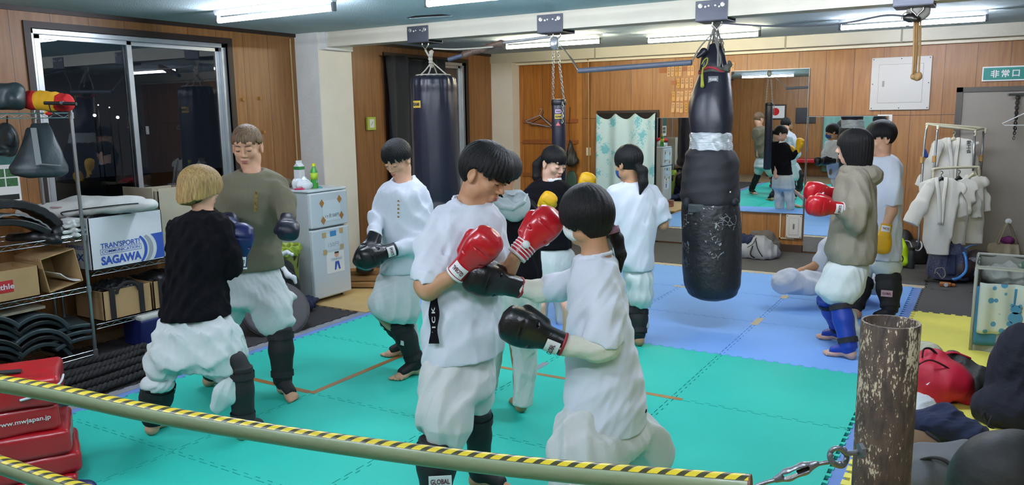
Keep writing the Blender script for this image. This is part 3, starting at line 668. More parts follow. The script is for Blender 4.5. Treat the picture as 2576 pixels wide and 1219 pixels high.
t = thing('cardboard_box', 'tan cardboard box with a red printed patch on the third shelf', 'box', (-2.1, .22, .54)); openbox(t, -2.27, -1.94, .02, .43, .54, .745, card); MB().bx((-1.9405, .10, .60), (-1.939, .26, .68)).build('red_patch', M('ink_red', '#b3262c', .6), t); text('print_brand', 'Athle', .05, (-1.9385, .20, .64), (0, 1, 0), (0, 0, 1), cardw, t, bold=.02, width=.13)
t = thing('cardboard_box', 'cardboard box lying open on its side with papers inside, third shelf', 'box', (-2.15, .57, .54)); m = MB()
q = math.radians(10); Rz = np.array([[1, 0, 0], [0, math.cos(q), -math.sin(q)], [0, math.sin(q), math.cos(q)]]); c = np.array((-2.13, .60, .68))
for (dx, dy, dz, sx, sy, sz) in ((0, -.12, 0, .34, .006, .24), (0, .12, 0, .34, .006, .24), (0, 0, -.12, .34, .24, .006), (0, 0, .12, .34, .24, .006), (-.17, 0, 0, .006, .24, .24)): m.box(c+Rz@np.array((dx, dy, dz)), (sx, sy, sz), R=Rz)
m.build('walls', card, t)
o = MB().sheet(lambda u, v: c+Rz@np.array([-.12+.3*u, -.02+.12*v, -.105+.09*(1-v)**2]), 6, 10, .006).build('paper_stack', M('paper', '#e6e7e3', .7)); single(o, 'sheaf of curled papers inside the open box', 'papers')
o = MB().box((-2.2, .18, .565), (.4, .6, .018)).build('cardboard_sheet', cardp); o.location.z = .43; single(o, 'flat grey cardboard sheet resting on the curved pads', 'cardboard')
# kick pads: heap of curved black pads on the bottom shelf
k = 0
for col, (y, n, bw) in enumerate(((.08, 6, .34), (.42, 5, .34), (-.24, 5, .3))):
    for j in range(n):
        z = .075+j*.052-(.01 if col == 1 else 0)
        arc_pad('curved_kick_pad', 'curved black kick pad in the %s stack of the bottom shelf, %s from the bottom' % (('middle', 'right-hand', 'left-hand')[col], ('first', 'second', 'third', 'fourth', 'fifth', 'sixth')[j]), 'pad',
                (-2.13+.012*(j % 3), y+.01*(j % 2), z), bw, .34, .03, 1.9, RB(.04*(j % 3)-.03, (.05, .22, .0)[col]), vinylt if (j+col) % 2 else vinyl, group='stacked curved kick pads')
for j in range(3):
    arc_pad('curved_kick_pad', 'flatter black pad at the right end of the bottom shelf, %s' % ('lowest', 'middle', 'highest')[j], 'pad', (-2.1, .64, .10+j*.05), .26, .3, .028, .6, RB(.1*j, -.1), vinylt, group='stacked curved kick pads')
# black holdalls hung with straps and boxes on the low shelf
for i, (y0, y1, nm) in enumerate(((.86, 1.25, 'nearer'), (1.27, 1.62, 'farther'))):
    t = thing('cardboard_box', 'tan cardboard box with black carrying straps on the low shelf, %s one' % nm, 'box', (-2.1, (y0+y1)/2, .25)); openbox(t, -2.3, -1.94, y0, y1, .25, .47, card)
    for q in (.18, .78): yy = y0+(y1-y0)*q; MB().prism([(-2.3, yy-.02, .475), (-1.94, yy-.02, .475), (-1.94, yy-.02, .26), (-1.932, yy-.02, .26), (-1.932, yy-.02, .482), (-2.3, yy-.02, .482)], (0, 0, 0), (0, .04, 0)).build('strap', strapm, t)
    a = np.linspace(0, math.pi, 12); MB().tube([(-1.93, (y0+y1)/2-.09*math.cos(q), .44+.07*math.sin(q)) for q in a], .014, 8, flat=.4).build('handle', strapm, t)
    s = Sd(); s.ell((-2.12, (y0+y1)/2, .46), (.16, (y1-y0)*.45, .05)); s.fold(.012, 20, i+3); single(s.build('black_gear_bag', vinyl, None, res=.007), 'black gear sticking out of the %s strapped box' % nm, 'gear')
s = Sd(); s.box((-2.0, 1.32, .10), (.13, .22, .115), rnd=.03); s.fold(.003, 10, 3); t = thing('blue_kick_shield', 'dark blue kick shield with a white top under the low shelf', 'pad', (-2.0, 1.32, 0)); s.build('body', M('vinyl_navy', '#1b2458', .35, bump=.1, bscale=30), t, res=.006)
s = Sd(); s.box((-2.0, 1.32, .215), (.125, .215, .02), rnd=.015); s.build('top_face', canv, t, res=.006)
# battle ropes
ropem = M('rope_black', '#19191b', .85, bump=.4, bscale=120)
rp = [[(360, 880), (300, 905), (220, 925), (150, 950)], [(380, 895), (310, 915), (230, 940), (150, 968)], [(392, 905), (320, 935), (240, 958), (160, 985)], [(396, 925), (330, 950), (250, 975), (170, 1003)], [(365, 868), (300, 888), (220, 905), (130, 930)]]
for i, pts in enumerate(rp):
    m = MB(); P = [onZ(*q, .03+.03*(i in (4,))) for q in pts]; P = [P[0]*(1-t_)+P[-1]*t_+(P[1]-(P[0]*.67+P[-1]*.33))*math.sin(t_*math.pi)*.8 for t_ in np.linspace(0, 1, 60)]
    for s_ in range(3):
        Q = []
        for j, p_ in enumerate(P):
            d = nrm(P[min(j+1, 59)]-P[max(j-1, 0)]); n1 = nrm(np.cross(d, U3)); a = j*.62+s_*2.094; Q.append(p_+(n1*math.cos(a)+U3*math.sin(a))*.013)
        m.tube(Q, .0145, 7)
    single(m.build('battle_rope', ropem, smooth=True), 'thick black twisted battle rope, %s strand on the floor mat' % ('second', 'third', 'fourth', 'nearest', 'farthest')[i], 'rope', 'black battle ropes in front of the shelves')
# red kick shields stacked at lower left
V = View(2.95, (.2, -.3)); zt = 0
rows = [(-.02, .09, 'lowest', 0), (.09, .19, 'second from the bottom', .03), (.19, .30, 'third from the bottom', -.04), (.31, .47, 'topmost printed one', -.05), (.48, .66, 'top one with the white cord', -.08)]
for i, (z0, z1, nm, dx) in enumerate(((.0, .062, 'lowest', 0.0), (.062, .165, 'second from the bottom', .01), (.165, .285, 'third from the bottom', -.01), (.285, .412, 'fourth one with white web address', -.05), (.414, .548, 'topmost with a white cord', -.025))):
    cx, cy = -.37+dx*.8, -.64+dx; t = thing('red_kick_shield', 'red kick shield at lower left, ' + nm, 'pad', (cx, cy, z0), 'stacked red kick shields')
    a = math.radians(60+(-2, 2, -1, 3, -2)[i]); R = np.array([[math.cos(a), -math.sin(a), 0], [math.sin(a), math.cos(a), 0], [0, 0, 1]]); 
    s = Sd(); s.box((cx, cy, (z0+z1)/2), (.31, .19, (z1-z0)/2+.0015), R=R, rnd=.026); s.fold(.003, 8, i); s.build('cover', redv, t, res=.006)
    top = z1+.001; e = np.array([cx, cy, top])
    if i >= 3:
        MB().sheet(lambda u, v: e+R@np.array([-.29+.44*u, -.04-.05*v+(.03*u*u if i == 4 else 0), .004+.016*math.sin(u*math.pi)]), 12, 2, .006).build('handle_strap', strapm, t)
    fc = np.array([cx, cy, (z0+z1)/2])+R@np.array([.165, -.1925, .005])
    if i == 3: text('print_web', 'www.mwjapan.jp', .030, fc-R[:, 1]*.002, R[:, 0], U3, lblw0 if 'lblw0' in globals() else M('print_white', '#e6e6e6', .6), t, ext=.003, bold=.012, width=.22)
    if i == 4: MB().tube([np.array([cx, cy, z0+.07])+R@np.array(q) for q in ((.15, -.20, -.02), (.22, -.205, -.005), (.29, -.20, .02), (.315, -.15, .03), (.32, -.05, .03))], .006, 6).build('white_cord', cardw, t, smooth=True)
s = Sd(); s.ell((.02, -.50, .02), (.09, .06, .03)); s.fold(.004, 15, 2); s.plane((0, 0, .001), (0, 0, -1)); single(s.build('navy_glove', M('vinyl_navy'), None, res=.005), 'dark blue glove on the mat beside the red shields', 'glove')
# poster on the left wall
t = thing('wall_calendar', 'green photo calendar pinned to the left wall behind the shelves', 'calendar', (XL+.004, .64, 1.12)); MB().bx((XL+.001, .50, 1.13), (XL+.004, .735, 1.60)).build('sheet', M('paper'), t)
m = MB(); 
for (y, z) in ((.55, 1.24), (.64, 1.24), (.55, 1.31), (.64, 1.31)): m.bx((XL+.004, y, z), (XL+.005, y+.08, z+.06))
m.build('photo_panels', M('green_photo', '#3f7a45', .6, var=.6, vscale=40), t); MB().bx((XL+.004, .5, 1.40), (XL+.005, .735, 1.60)).build('top_photo', M('teal_photo', '#2f6b66', .6, var=.5, vscale=20), t); MB().bx((XL+.004, .5, 1.14), (XL+.005, .72, 1.18)).build('black_band', vinyl, t)
for (px, py) in ((655, 247), (612, 250), (665, 332)):
    P = onX(px, py, XL+.012); single(MB().box(P, (.02, .02, .03)).build('wall_hook', M('pale_wood'), bevel=.003), 'small wooden peg on the left wall, ' + {247: 'right of the window, upper right', 250: 'right of the window, upper left', 332: 'just above the olive-shirted person'}[py], 'peg')
# ------------------------------------------------------------------ fridge corner
fr = M('fridge_white', '#c7cfd2', .35, coat=.2); frs = M('fridge_side', '#b3babc', .45)
t = thing('refrigerator', 'white two-door refrigerator with taped notes beside the pillar', 'refrigerator', (-1.95, 3.0, 0)); FX = -1.70
MB().bx((-2.22, 2.74, .02), (FX-.05, 3.215, 1.03)).build('cabinet', frs, t, bevel=.008); MB().bx((-2.22, 2.73, 1.03), (FX-.01, 3.225, 1.055)).build('top', fr, t, bevel=.01)
MB().bx((FX-.05, 2.735, .70), (FX, 3.22, 1.025)).build('freezer_door', fr, t, bevel=.012); dl = MB().bx((FX-.05, 2.735, .04), (FX, 3.22, .685)).build('fridge_door', fr, t, bevel=.012)
m = MB()
for x in (-2.18, -1.8):
    for y in (2.78, 3.18): m.lathe([(.015, 0), (.015, .02)], (x, y, 0), 10)
m.build('foot', vinyl, t)
ptp = M('packing_tape', '#a9743b', .4); ptp2 = M('packing_tape_pale', '#b99e68', .5); ppr = M('paper_note', '#cfd9dc', .7); ink = M('ink_dark', '#2a2c35', .7)
def note(label, z0, z1, y0, y1, tapes, tm, texts, diamond):
    t = thing('paper_note', label, 'note', (FX+.002, (y0+y1)/2, z0)); MB().bx((FX+.0008, y0, z0), (FX+.002, y1, z1)).build('sheet', ppr, t)
    for (y, z) in tapes:
        c = np.array((FX+.0032, y, z)); r = .03; pl = [c+(0, r, 0), c+(0, 0, r*1.3), c-(0, r, 0), c-(0, 0, r*1.3)] if diamond else [c+(0, r*.8, r*.8), c+(0, -r*.8, r*.8), c+(0, -r*.8, -r*.8), c+(0, r*.8, -r*.8)]
        MB().prism(pl, (0, 0, 0), (.0006, 0, 0)).build('tape', tm, t)
    for (s_, y, z, sz, w, mt) in texts: text('handwriting', s_, sz, (FX+.0022, y, z), (0, 1, 0), (0, 0, 1), mt, t, width=w)
note('note reading one month 500 yen taped with brown tape on the freezer door', .755, .945, 2.885, 3.115, [(2.875, .925), (3.105, .945), (2.885, .765), (3.125, .79)], ptp, [('1ヶ月 500円', 3.0, .80, .04, .18, ink)], True)
note('note reading 150 yen taped with pale tape on the fridge door', .475, .635, 2.885, 3.11, [(2.885, .625), (3.11, .645), (2.885, .465), (3.11, .49)], ptp2, [('150円', 3.0, .525, .05, .14, inkg)], False)
MB().bx((FX+.003, 2.96, .605), (FX+.004, 3.04, .655)).build('blue_sticker', M('sticker_blue', '#3f86b8', .5), bpy.data.objects['paper_note.001'])
t = thing('paper_poster', 'small cartoon notice of a figure holding a sign on the fridge door', 'poster', (FX+.002, 3.02, .26)); MB().bx((FX+.0008, 2.90, .255), (FX+.002, 3.135, .455)).build('sheet', M('paper'), t)
MB().prism([(FX+.0022, 3.0, .28), (FX+.0022, 3.012, .36), (FX+.0022, 3.06, .36), (FX+.0022, 3.08, .28), (FX+.0022, 3.058, .28), (FX+.0022, 3.038, .34), (FX+.0022, 3.02, .28)], (0, 0, 0), (.0006, 0, 0)).build('legs_drawing', inkb, t)
MB().lathe([(.028, 0), (.028, .001)], (FX+.0022, 3.035, .425), 16, axis=(1, 0, 0)).build('face_drawing', M('skin_print', '#e0a488', .6), t); MB().bx((FX+.0022, 3.008, .435), (FX+.0036, 3.062, .452)).build('hair_drawing', ink, t)
MB().bx((FX+.0022, 2.955, .365), (FX+.0032, 3.11, .40)).build('sign_drawing', ppr, t); text('sign_words', 'THANK YOU', .016, (FX+.0036, 3.03, .383), (0, 1, 0), (0, 0, 1), ink, t, width=.12)
# things on the fridge
TZ = 1.055
t = thing('tea_bottle', 'green tea bottle with a yellow cap on the fridge', 'bottle', (-1.83, 2.93, TZ)); gb = M('bottle_green', '#3f9a3a', .25, var=.2, vscale=30)
MB().lathe([(.0, 0), (.03, 0), (.033, .01), (.033, .11), (.033, .15), (.026, .175), (.014, .195), (.014, .21)], (-1.83, 2.93, TZ), 24).build('body', gb, t, smooth=True); MB().lathe([(.0165, .205), (.0165, .232), (.0001, .232)], (-1.83, 2.93, TZ), 20).build('cap', M('cap_yellow', '#d8d52c', .4), t, auto=.7)
MB().lathe([(.0338, .085), (.0338, .145)], (-1.83, 2.93, TZ), 24).build('label', M('label_lime', '#a6c42c', .5), t, smooth=True); 
text('bottle_print', 'お茶', .04, (-1.795, 2.932, TZ+.07), (0, 1, 0), (0, 0, 1), cardw, t, ext=.0006, width=.035)
t = thing('milk_carton', 'white and green drink carton behind the plastic bag on the fridge', 'carton', (-2.02, 2.93, TZ)); x, y = -2.02, 2.93
MB().bx((x-.035, y-.035, TZ), (x+.035, y+.035, TZ+.20)).build('body', cardw, t); MB().prism([(x-.035, y-.035, TZ+.20), (x+.035, y-.035, TZ+.20), (x+.0, y-.035, TZ+.235)], (0, 0, 0), (0, .07, 0)).build('gable', cardw, t); MB().bx((x-.0355, y-.0355, TZ+.17), (x+.0355, y+.0355, TZ+.2)).build('green_band', M('green_print', '#2f7a3a', .6), t); MB().bx((x-.003, y-.035, TZ+.23), (x+.003, y+.035, TZ+.255)).build('top_fin', cardw, t)
s = Sd(); s.ell((-1.87, 2.84, TZ+.035), (.07, .075, .045)); s.ell((-1.93, 2.80, TZ+.05), (.05, .04, .05), k=.03); s.ell((-1.9, 2.87, TZ+.08), (.035, .03, .03), k=.03); s.fold(.014, 26, 3); s.plane((0, 0, TZ+.001), (0, 0, -1)); single(s.build('plastic_bag', M('plastic_film', '#dfe6e8', .25, alpha=.93), None, res=.005), 'crumpled clear plastic bag on the fridge', 'bag')
s = Sd(); s.ell((-2.09, 2.80, TZ+.045), (.07, .09, .05)); s.fold(.010, 22, 5); s.plane((0, 0, TZ+.001), (0, 0, -1)); single(s.build('knit_cap', M('knit_brown', '#5e5140', .9, bump=.5, bscale=60), None, res=.005), 'brown knitted cap at the back of the fridge top', 'hat')
single(MB().box((-1.86, 2.765, TZ+.006), (.08, .05, .012), rz=.3).build('pink_case', M('plastic_pink', '#c21f58', .4), bevel=.003), 'small pink case at the front edge of the fridge top', 'case')
for (x, y, n) in ((-1.78, 2.955, 'in front of the tea bottle'), (-1.86, 3.02, 'behind the tea bottle')): single(MB().lathe([(.0001, 0), (.017, 0), (.017, .009), (.0001, .009)], (x, y, TZ), 16).build('bottle_cap', M('cap_teal', '#4aa0a8', .4)), 'teal bottle cap ' + n, 'cap')
single(MB().box((-1.85, 3.12, TZ+.002), (.16, .12, .002), rz=.2).build('loose_paper', ppr), 'loose paper lying on the fridge top by the pillar', 'paper')
# waste bag
t = thing('rubbish_bin', 'yellow-green transparent rubbish bag lining a bin beside the fridge', 'bin', (-1.83, 2.50, 0)); zz = .56
s = Sd(); s.loft((-1.86, 2.53, 0), np.eye(3), [(.0, 0, 0, .10, .10), (.1, 0, 0, .12, .12), (.4, 0, 0, .14, .13), (.56, 0, 0, .155, .145)], .02); s.loft((-1.86, 2.53, .06), np.eye(3), [(.0, 0, 0, .09, .09), (.3, 0, 0, .12, .11), (.6, 0, 0, .145, .135)], .01, op='sub'); s.fold(.010, 14, 8, (0, 0, 1)); s.build('bag', M('bag_olive_film', '#8f9c3e', .16, alpha=.62, bump=.5, bscale=25, var=.25, vscale=6), t, res=.0055)
s = Sd(); s.loft((-1.86, 2.53, .49), np.eye(3), [(0, 0, 0, .150, .14), (.05, 0, 0, .165, .155), (.09, 0, 0, .160, .15)], .02); s.loft((-1.86, 2.53, .47), np.eye(3), [(0, 0, 0, .13, .12), (.2, 0, 0, .15, .14)], .01, op='sub'); s.fold(.008, 22, 9, (0, 0, 1)); s.build('folded_rim', M('bag_lime_film', '#9fb43c', .2, alpha=.85, bump=.4, bscale=30), t, res=.005)
s = Sd(); s.ell((-1.86, 2.53, .42), (.12, .11, .08)); s.fold(.012, 22, 3); single(s.build('black_rubbish', vinyl, None, res=.006), 'black rubbish filling the yellow-green bag', 'rubbish')
s = Sd(); s.ell((-1.55, 2.2, .22), (.16, .16, .24)); s.ell((-1.66, 2.3, .35), (.12, .12, .16), k=.06); s.fold(.015, 14, 3); s.plane((0, 0, .001), (0, 0, -1)); t = thing('clothes_heap', 'heap of black clothing with white sleeves behind the olive-shirted person', 'clothes', (-1.55, 2.2, 0)); s.build('black_garment', blackc0 if 'blackc0' in globals() else M('cloth_black0', '#121216', .9, bump=.2), t, res=.007)
V = View(6.0, (-1.5, 2.3)); V.d = depth((-1.45, 2.2, .3)); s = Sd(); V.chain(s, [(706, 640, .1, 6), (722, 634, .1, 5), (736, 640, .05, 4)], .02); V.chain(s, [(712, 672, .0, 6), (724, 692, -.05, 7), (740, 698, -.08, 5), (744, 710, -.08, 4)], .02); s.fold(.006, 30, 3); s.build('white_sleeve', cardw, t, res=.006)
s = Sd(); s.ell((-1.72, 2.62, .05), (.10, .14, .05)); s.ell((-1.62, 2.5, .06), (.10, .10, .06), k=.05); s.fold(.020, 18, 3); s.plane((0, 0, .001), (0, 0, -1)); single(s.build('navy_cloth', navyc, None, res=.006), 'crumpled navy cloth on the black mat in front of the fridge', 'cloth')
t = thing('floor_cushion', 'big round grey flat cushion leaning behind the olive-shirted person', 'cushion', (-1.35, 1.95, 0)); ax = nrm((.55, -.35, .62)); MB().lathe([(.0001, -.03), (.24, -.03), (.262, -.02), (.27, 0), (.262, .02), (.24, .03), (.0001, .03)], (-1.36, 1.95, .17), 40, axis=ax).build('disc', M('cushion_grey', '#4a4547', .8, bump=.2, bscale=80), t, auto=.9)
MB().tube([np.array((-1.36, 1.95, .17))+nrm(np.cross(ax, U3))*.27*math.cos(a)+np.cross(ax, nrm(np.cross(ax, U3)))*.27*math.sin(a) for a in np.linspace(0, 6.1, 40)], .007, 6, closed=True).build('piping', vinyl, t, smooth=True)
# timber, weights beside the pillar
for i, (a, c, z, n) in enumerate((((-2.0, 3.45), (-1.4, 3.75), .03, 'lowest'), ((-2.05, 3.5), (-1.5, 3.85), .075, 'middle'), ((-2.1, 3.62), (-1.6, 3.95), .115, 'topmost'))): single(MB().bar((*a, z), (*c, z), .16, .038).build('timber_offcut', M('timber', '#a27a4b', .6, var=.2, vscale=8)), 'brown timber offcut beside the fridge, %s' % n, 'timber', 'timber offcuts by the fridge')
for i, (x, y) in enumerate(((-1.88, 3.62), (-1.75, 3.86))): t = thing('iron_weight', 'black iron weight plate on the timber, ' + ('nearer the fridge', 'nearer the long-sleeved person')[i], 'weight', (x, y, .14)); MB().lathe([(.02, 0), (.08, 0), (.09, .01), (.09, .045), (.08, .055), (.02, .055), (.02, 0)], (x, y, .138), 28).build('plate', vinyl, t, auto=.6); MB().lathe([(.022, .0), (.03, .0), (.03, .06), (.022, .06)], (x, y, .138), 20).build('hub', steelw, t, auto=.6)
s = Sd(); s.ell((-1.62, 3.75, .17), (.08, .08, .05)); s.fold(.006, 14, 3); single(s.build('green_pouch', M('cloth_green', '#2d4b33', .8, bump=.2), None, res=.006), 'dark green pouch on the timber by the long-sleeved person', 'pouch')
t = thing('round_tin', 'dull red round tin beside the timber offcuts', 'tin', (-1.42, 3.58, 0)); MB().lathe([(.0001, 0), (.07, 0), (.07, .10), (.0001, .10)], (-1.42, 3.58, 0), 28).build('body', M('tin_red', '#8a5a52', .5), t, auto=.7); MB().lathe([(.0001, .10), (.073, .10), (.073, .115), (.0001, .115)], (-1.42, 3.58, 0), 28).build('lid', M('tin_lid', '#9b6b62', .45), t, auto=.7)
s = Sd(); s.ell((-2.2, 4.35, .42), (.2, .16, .42)); s.fold(.012, 12, 3); s.plane((0, 0, .0), (0, 0, -1)); single(s.build('black_sack', M('sack_black', '#171614', .9, bump=.6, bscale=40), None, res=.009), 'tall black sack leaning behind the pillar', 'sack')
# clock
t = thing('wall_clock', 'small lime-green square clock on the wood wall by the black curtain', 'clock', (XL+.02, 4.67, 1.55)); MB().bx((XL+.001, 4.60, 1.55), (XL+.03, 4.745, 1.70)).build('case', M('clock_lime', '#b6c94e', .4, var=.25, vscale=40), t, bevel=.004)
MB().bx((XL+.03, 4.635, 1.578), (XL+.032, 4.71, 1.675)).build('face', M('paper'), t); MB().bar((XL+.033, 4.672, 1.625), (XL+.033, 4.69, 1.645), .004, .002).bar((XL+.033, 4.672, 1.625), (XL+.033, 4.655, 1.605), .004, .002).build('hands', ink, t)
# black curtain
def cf(u, v):
    y = 4.93+u*1.15*(1-.12*(1-v)*0); z = 2.40-v*2.1; return (XL+.05+.028*math.sin(u*26+v*1.5)+.02*math.sin(u*9+v*3), y+.03*math.sin(v*3), z+.02*math.sin(u*8)*(1-v))
t = thing('black_curtain', 'heavy black curtain covering most of the farther window', 'curtain', (XL+.05, 5.5, .3)); MB().sheet(cf, 70, 20, .004).build('fabric', M('curtain_black', '#202225', .85, bump=.2, bscale=60, sheen=.1), t, smooth=True); MB().tube([(XL+.05, 4.9, 2.405), (XL+.05, 6.2, 2.405)], .007, 8).build('cord', strapm, t)
# ------------------------------------------------------------------ things hanging from the near beam
brk = M('bracket_steel', '#50535c', .45, .6, var=.15); bolt = M('bolt_zinc', '#c3c3bd', .3, .9); lea2 = M('bag_leather', '#1b1d2c', .36, bump=.1, bscale=14, var=.15, vscale=6)
rope_w = M('rope_white', '#b9b6a8', .8, bump=.3, bscale=200); chn = M('chain_steel', '#a9a69c', .3, .95)
BX = [(-1.30, .0), (-.10+.19, .0), (1.60, 0), (2.92, 0)]
def bracket(x, lab, w=.245):
    t = thing('beam_bracket', lab, 'bracket', (x, 3.6, 2.38), 'steel brackets on the near beam'); y = 3.615
    MB().bx((x-w/2, y-.004, 2.385), (x+w/2, y+.004, 2.53)).bx((x-w/2, y-.004, 2.380), (x+w/2, 3.84, 2.388)).bx((x-w/2, 3.832, 2.385), (x+w/2, 3.84, 2.5)).build('plate', brk, t, bevel=.003)
    for i, (dx, dz, r) in enumerate(((-.085, .11, .017), (.085, .11, .017), (-.045, .10, .009), (-.02, .105, .008), (.03, .105, .008), (.06, .095, .008))):
        c = (x+dx, y-.004, 2.385+dz); MB().lathe([(.0001, .0), (r, 0), (r, .004), (r*.6, .005), (r*.6, .014 if i < 2 else .006), (.0001, .014 if i < 2 else .006)], c, 14, axis=(0, -1, 0)).build('bolt', bolt, t, auto=.6)
    for dx in (-.035, .035): MB().tube([(x+.02+dx, 3.70, 2.385), (x+.02+dx, 3.70, 2.36), (x+.02+dx*.3, 3.70, 2.335), (x+.02, 3.70, 2.315)], .006, 8).build('hook', chn, t, smooth=True)
bx1 = W(1075, 95, depth(onY(1075, 95, 3.7)))[0]; bx1 = float(onY(1052, 100, 3.62)[0]); bx2 = float(onY(1384, 76, 3.62)[0]); bx3 = float(onY(1790, 40, 3.62)[0]); bx4 = float(onY(2298, 0, 3.62)[0])
for x, l in ((bx1, 'steel bracket above the leather punching bag by the curtain'), (bx2, 'steel bracket above the slim punching bag'), (bx3, 'steel bracket above the worn taped punching bag'), (bx4, 'steel bracket above the hanging ropes')): bracket(x, l)
def chain_links(m, a, b, n=None, r=.0032, L=.03):
    a = np.array(a, float); b = np.array(b, float); D = np.linalg.norm(b-a); n = n or int(D/(L*.72)); d = nrm(b-a); x = nrm(np.cross(d, (0, 1, .3))); y = np.cross(d, x)
    for i in range(n):
        c = a+(b-a)*(i+.5)/n; s_ = x if i % 2 else y; P = [c+d*(L/2*math.sin(q))+s_*(L*.3*math.cos(q)) for q in np.linspace(0, 2*math.pi, 10)[:-1]]; m.tube(P, r, 5, closed=True)
# big leather bag by the curtain
c1 = onY(1093, 300, 3.72); x1, y1 = float(c1[0]), 3.72; zt1 = float(onY(1090, 190, 3.72)[2])
t = thing('punching_bag', 'large smooth black leather punching bag hanging in front of the black curtain', 'punching bag', (x1, y1, .72))
s = Sd(); R3 = np.eye(3); s.loft((x1, y1, .72), R3, [(0, 0, 0, .16, .16), (.03, 0, 0, .205, .205), (.2, 0, 0, .222, .222), (.7, 0, 0, .22, .22), (1.2, 0, 0, .215, .215), (zt1-.72-.06, 0, 0, .21, .21), (zt1-.72-.01, 0, 0, .185, .185), (zt1-.72+.005, 0, 0, .15, .15)], .01)
s.disp(lambda P: -.006*np.sin(np.arctan2(P[..., 1]-y1, P[..., 0]-x1)*16)*np.clip((P[..., 2]-zt1+.35)/.3, 0, 1)); s.fold(.003, 9, 3); s.build('body', lea2, t, res=.006)
MB().lathe([(.15, zt1-.005), (.17, zt1+.003), (.158, zt1+.01), (.14, zt1)], (x1, y1, 0), 40).build('rim', rope_w, t, smooth=True)
g = MB(); 
for a in (0.3, 1.9, 3.4, 5.0): e = np.array((x1+.14*math.cos(a), y1+.14*math.sin(a), zt1)); q_ = np.array((x1-.02, y1, zt1+.14)); g.tube([e, (e+q_)/2+(.01, 0, -.01), q_, (bx1+.02+.006*math.sin(a*3), 3.70, 2.315)], .0065, 7)
g.build('hanging_rope', rope_w, t, smooth=True)
kn = Sd()
for i in range(5): kn.ell((x1-.015+.012*math.sin(i*2.3), 3.71+.01*math.cos(i*3), zt1+.09+i*.032), (.022, .02, .018))
kn.fold(.006, 30, 3); kn.build('knot', rope_w, t, res=.004)
lb = onY(1054, 262, y1-.20); lbl = M('label_gold', '#c9a83e', .5)
def cyl_label(t, cx, cy, z, r, px, w, h, mat, txt=None, tcol=None, th=.002):
    a0 = math.atan2(CAM_C[1]-cy, CAM_C[0]-cx)+px; m = MB().sheet(lambda u, v: (cx+(r+th)*math.cos(a0+(u-.5)*w/r), cy+(r+th)*math.sin(a0+(u-.5)*w/r), z+(v-.5)*h), 10, 1, th).build('label', mat, t)
    if txt: o_ = np.array((cx+(r+th*2)*math.cos(a0), cy+(r+th*2)*math.sin(a0), z)); text('label_print', txt, h*.62, o_, (-math.sin(a0), math.cos(a0), 0), U3, tcol, m, ext=.0015, bold=.03, width=w*.8)
    return m
cyl_label(t, x1, y1, float(lb[2]), .221, -.82, .10, .065, lbl, 'ISAMI', ink)
# slim bag on chains
x2 = float(onY(1403, 300, 3.72)[0]); zt2 = float(onY(1402, 250, 3.72)[2])
t = thing('punching_bag', 'slim long black punching bag hung on two chains in front of the wood wall', 'punching bag', (x2+.03, 3.72, .75))
MB().lathe([(.0001, .72), (.05, .722), (.062, .74), (.06, zt2-.02), (.055, zt2), (.0001, zt2+.003)], (x2+.01, 3.72, 0), 28).build('body', lea2, t, auto=.9)
MB().lathe([(.0605, zt2-.05), (.064, zt2-.045), (.064, zt2-.01), (.058, zt2)], (x2+.01, 3.72, 0), 28).build('top_band', vinyl, t, auto=.9)
m = MB()
for dx in (-.045, .062): chain_links(m, (x2+dx, 3.72, zt2-.02), (bx2+dx*.3, 3.70, 2.33))
m.build('chain', chn, t, smooth=True); m = MB(); chain_links(m, (x2+.075, 3.67, zt2-.02), (x2+.075, 3.66, zt2-.20)); m.build('chain', chn, t, smooth=True)
cyl_label(t, x2+.01, 3.72, float(onY(1400, 280, 3.66)[2]), .0615, -.1, .05, .032, M('label_violet', '#c3a9c6', .5), 'TARGET', ink); cyl_label(t, x2+.01, 3.72, float(onY(1403, 293, 3.66)[2]), .0615, 0, .072, .038, lbl, 'ISAMI', ink)
m = MB().prism([onY(1404, 306, 3.655), onY(1398, 316, 3.655), onY(1410, 316, 3.655)], (0, 0, 0), (0, -.002, 0)).build('warning_triangle', M('label_pinkred', '#d06a70', .5), t)
s = Sd(); s.ell((bx2, 3.70, 2.30), (.04, .03, .06)); s.fold(.008, 24, 3); single(s.build('tape_wrapping', M('tape_silver', '#a7aaad', .3, .5, bump=.3, bscale=30), None, res=.005), 'lump of silver tape round the hooks above the slim bag', 'tape')
# worn bag
BY = 3.75; D3 = depth(onY(1790, 500, BY)); V = View(D3, (1.68, BY))
t = thing('punching_bag', 'worn old punching bag with silver tape and clear wrap, hanging at the right', 'punching bag', V.J(1790, 750))
def vl(name, rows, mat, res=.006, fold=None, hole=None, parent=None, power=2.05, round_=.02):
    s = Sd(); kk = CAM_F/D3; V.loft(s, [(y, a, b, 0, (b-a)/2/kk) for y, a, b in rows], round_, power=power)
    if fold: s.fold(*fold)
    return s.build(name, mat, parent or t, res=res)
worn = M('worn_leather', '#1b1d21', .45, bump=.8, bscale=28, var=.3, vscale=5)
nt = worn.node_tree; b_ = nt.nodes['Principled BSDF']; tc = nt.nodes.new('ShaderNodeTexCoord'); vo = nt.nodes.new('ShaderNodeTexVoronoi'); vo.feature = 'DISTANCE_TO_EDGE'; vo.inputs['Scale'].default_value = 26
nz = nt.nodes.new('ShaderNodeTexNoise'); nz.inputs['Scale'].default_value = 5; nz.inputs['Detail'].default_value = 6; ad = nt.nodes.new('ShaderNodeMixRGB'); ad.inputs[0].default_value = .18; nt.links.new(tc.outputs['Object'], nz.inputs[0]); nt.links.new(tc.outputs['Object'], ad.inputs[1]); nt.links.new(nz.outputs['Color'], ad.inputs[2]); nt.links.new(ad.outputs[0], vo.inputs[0])
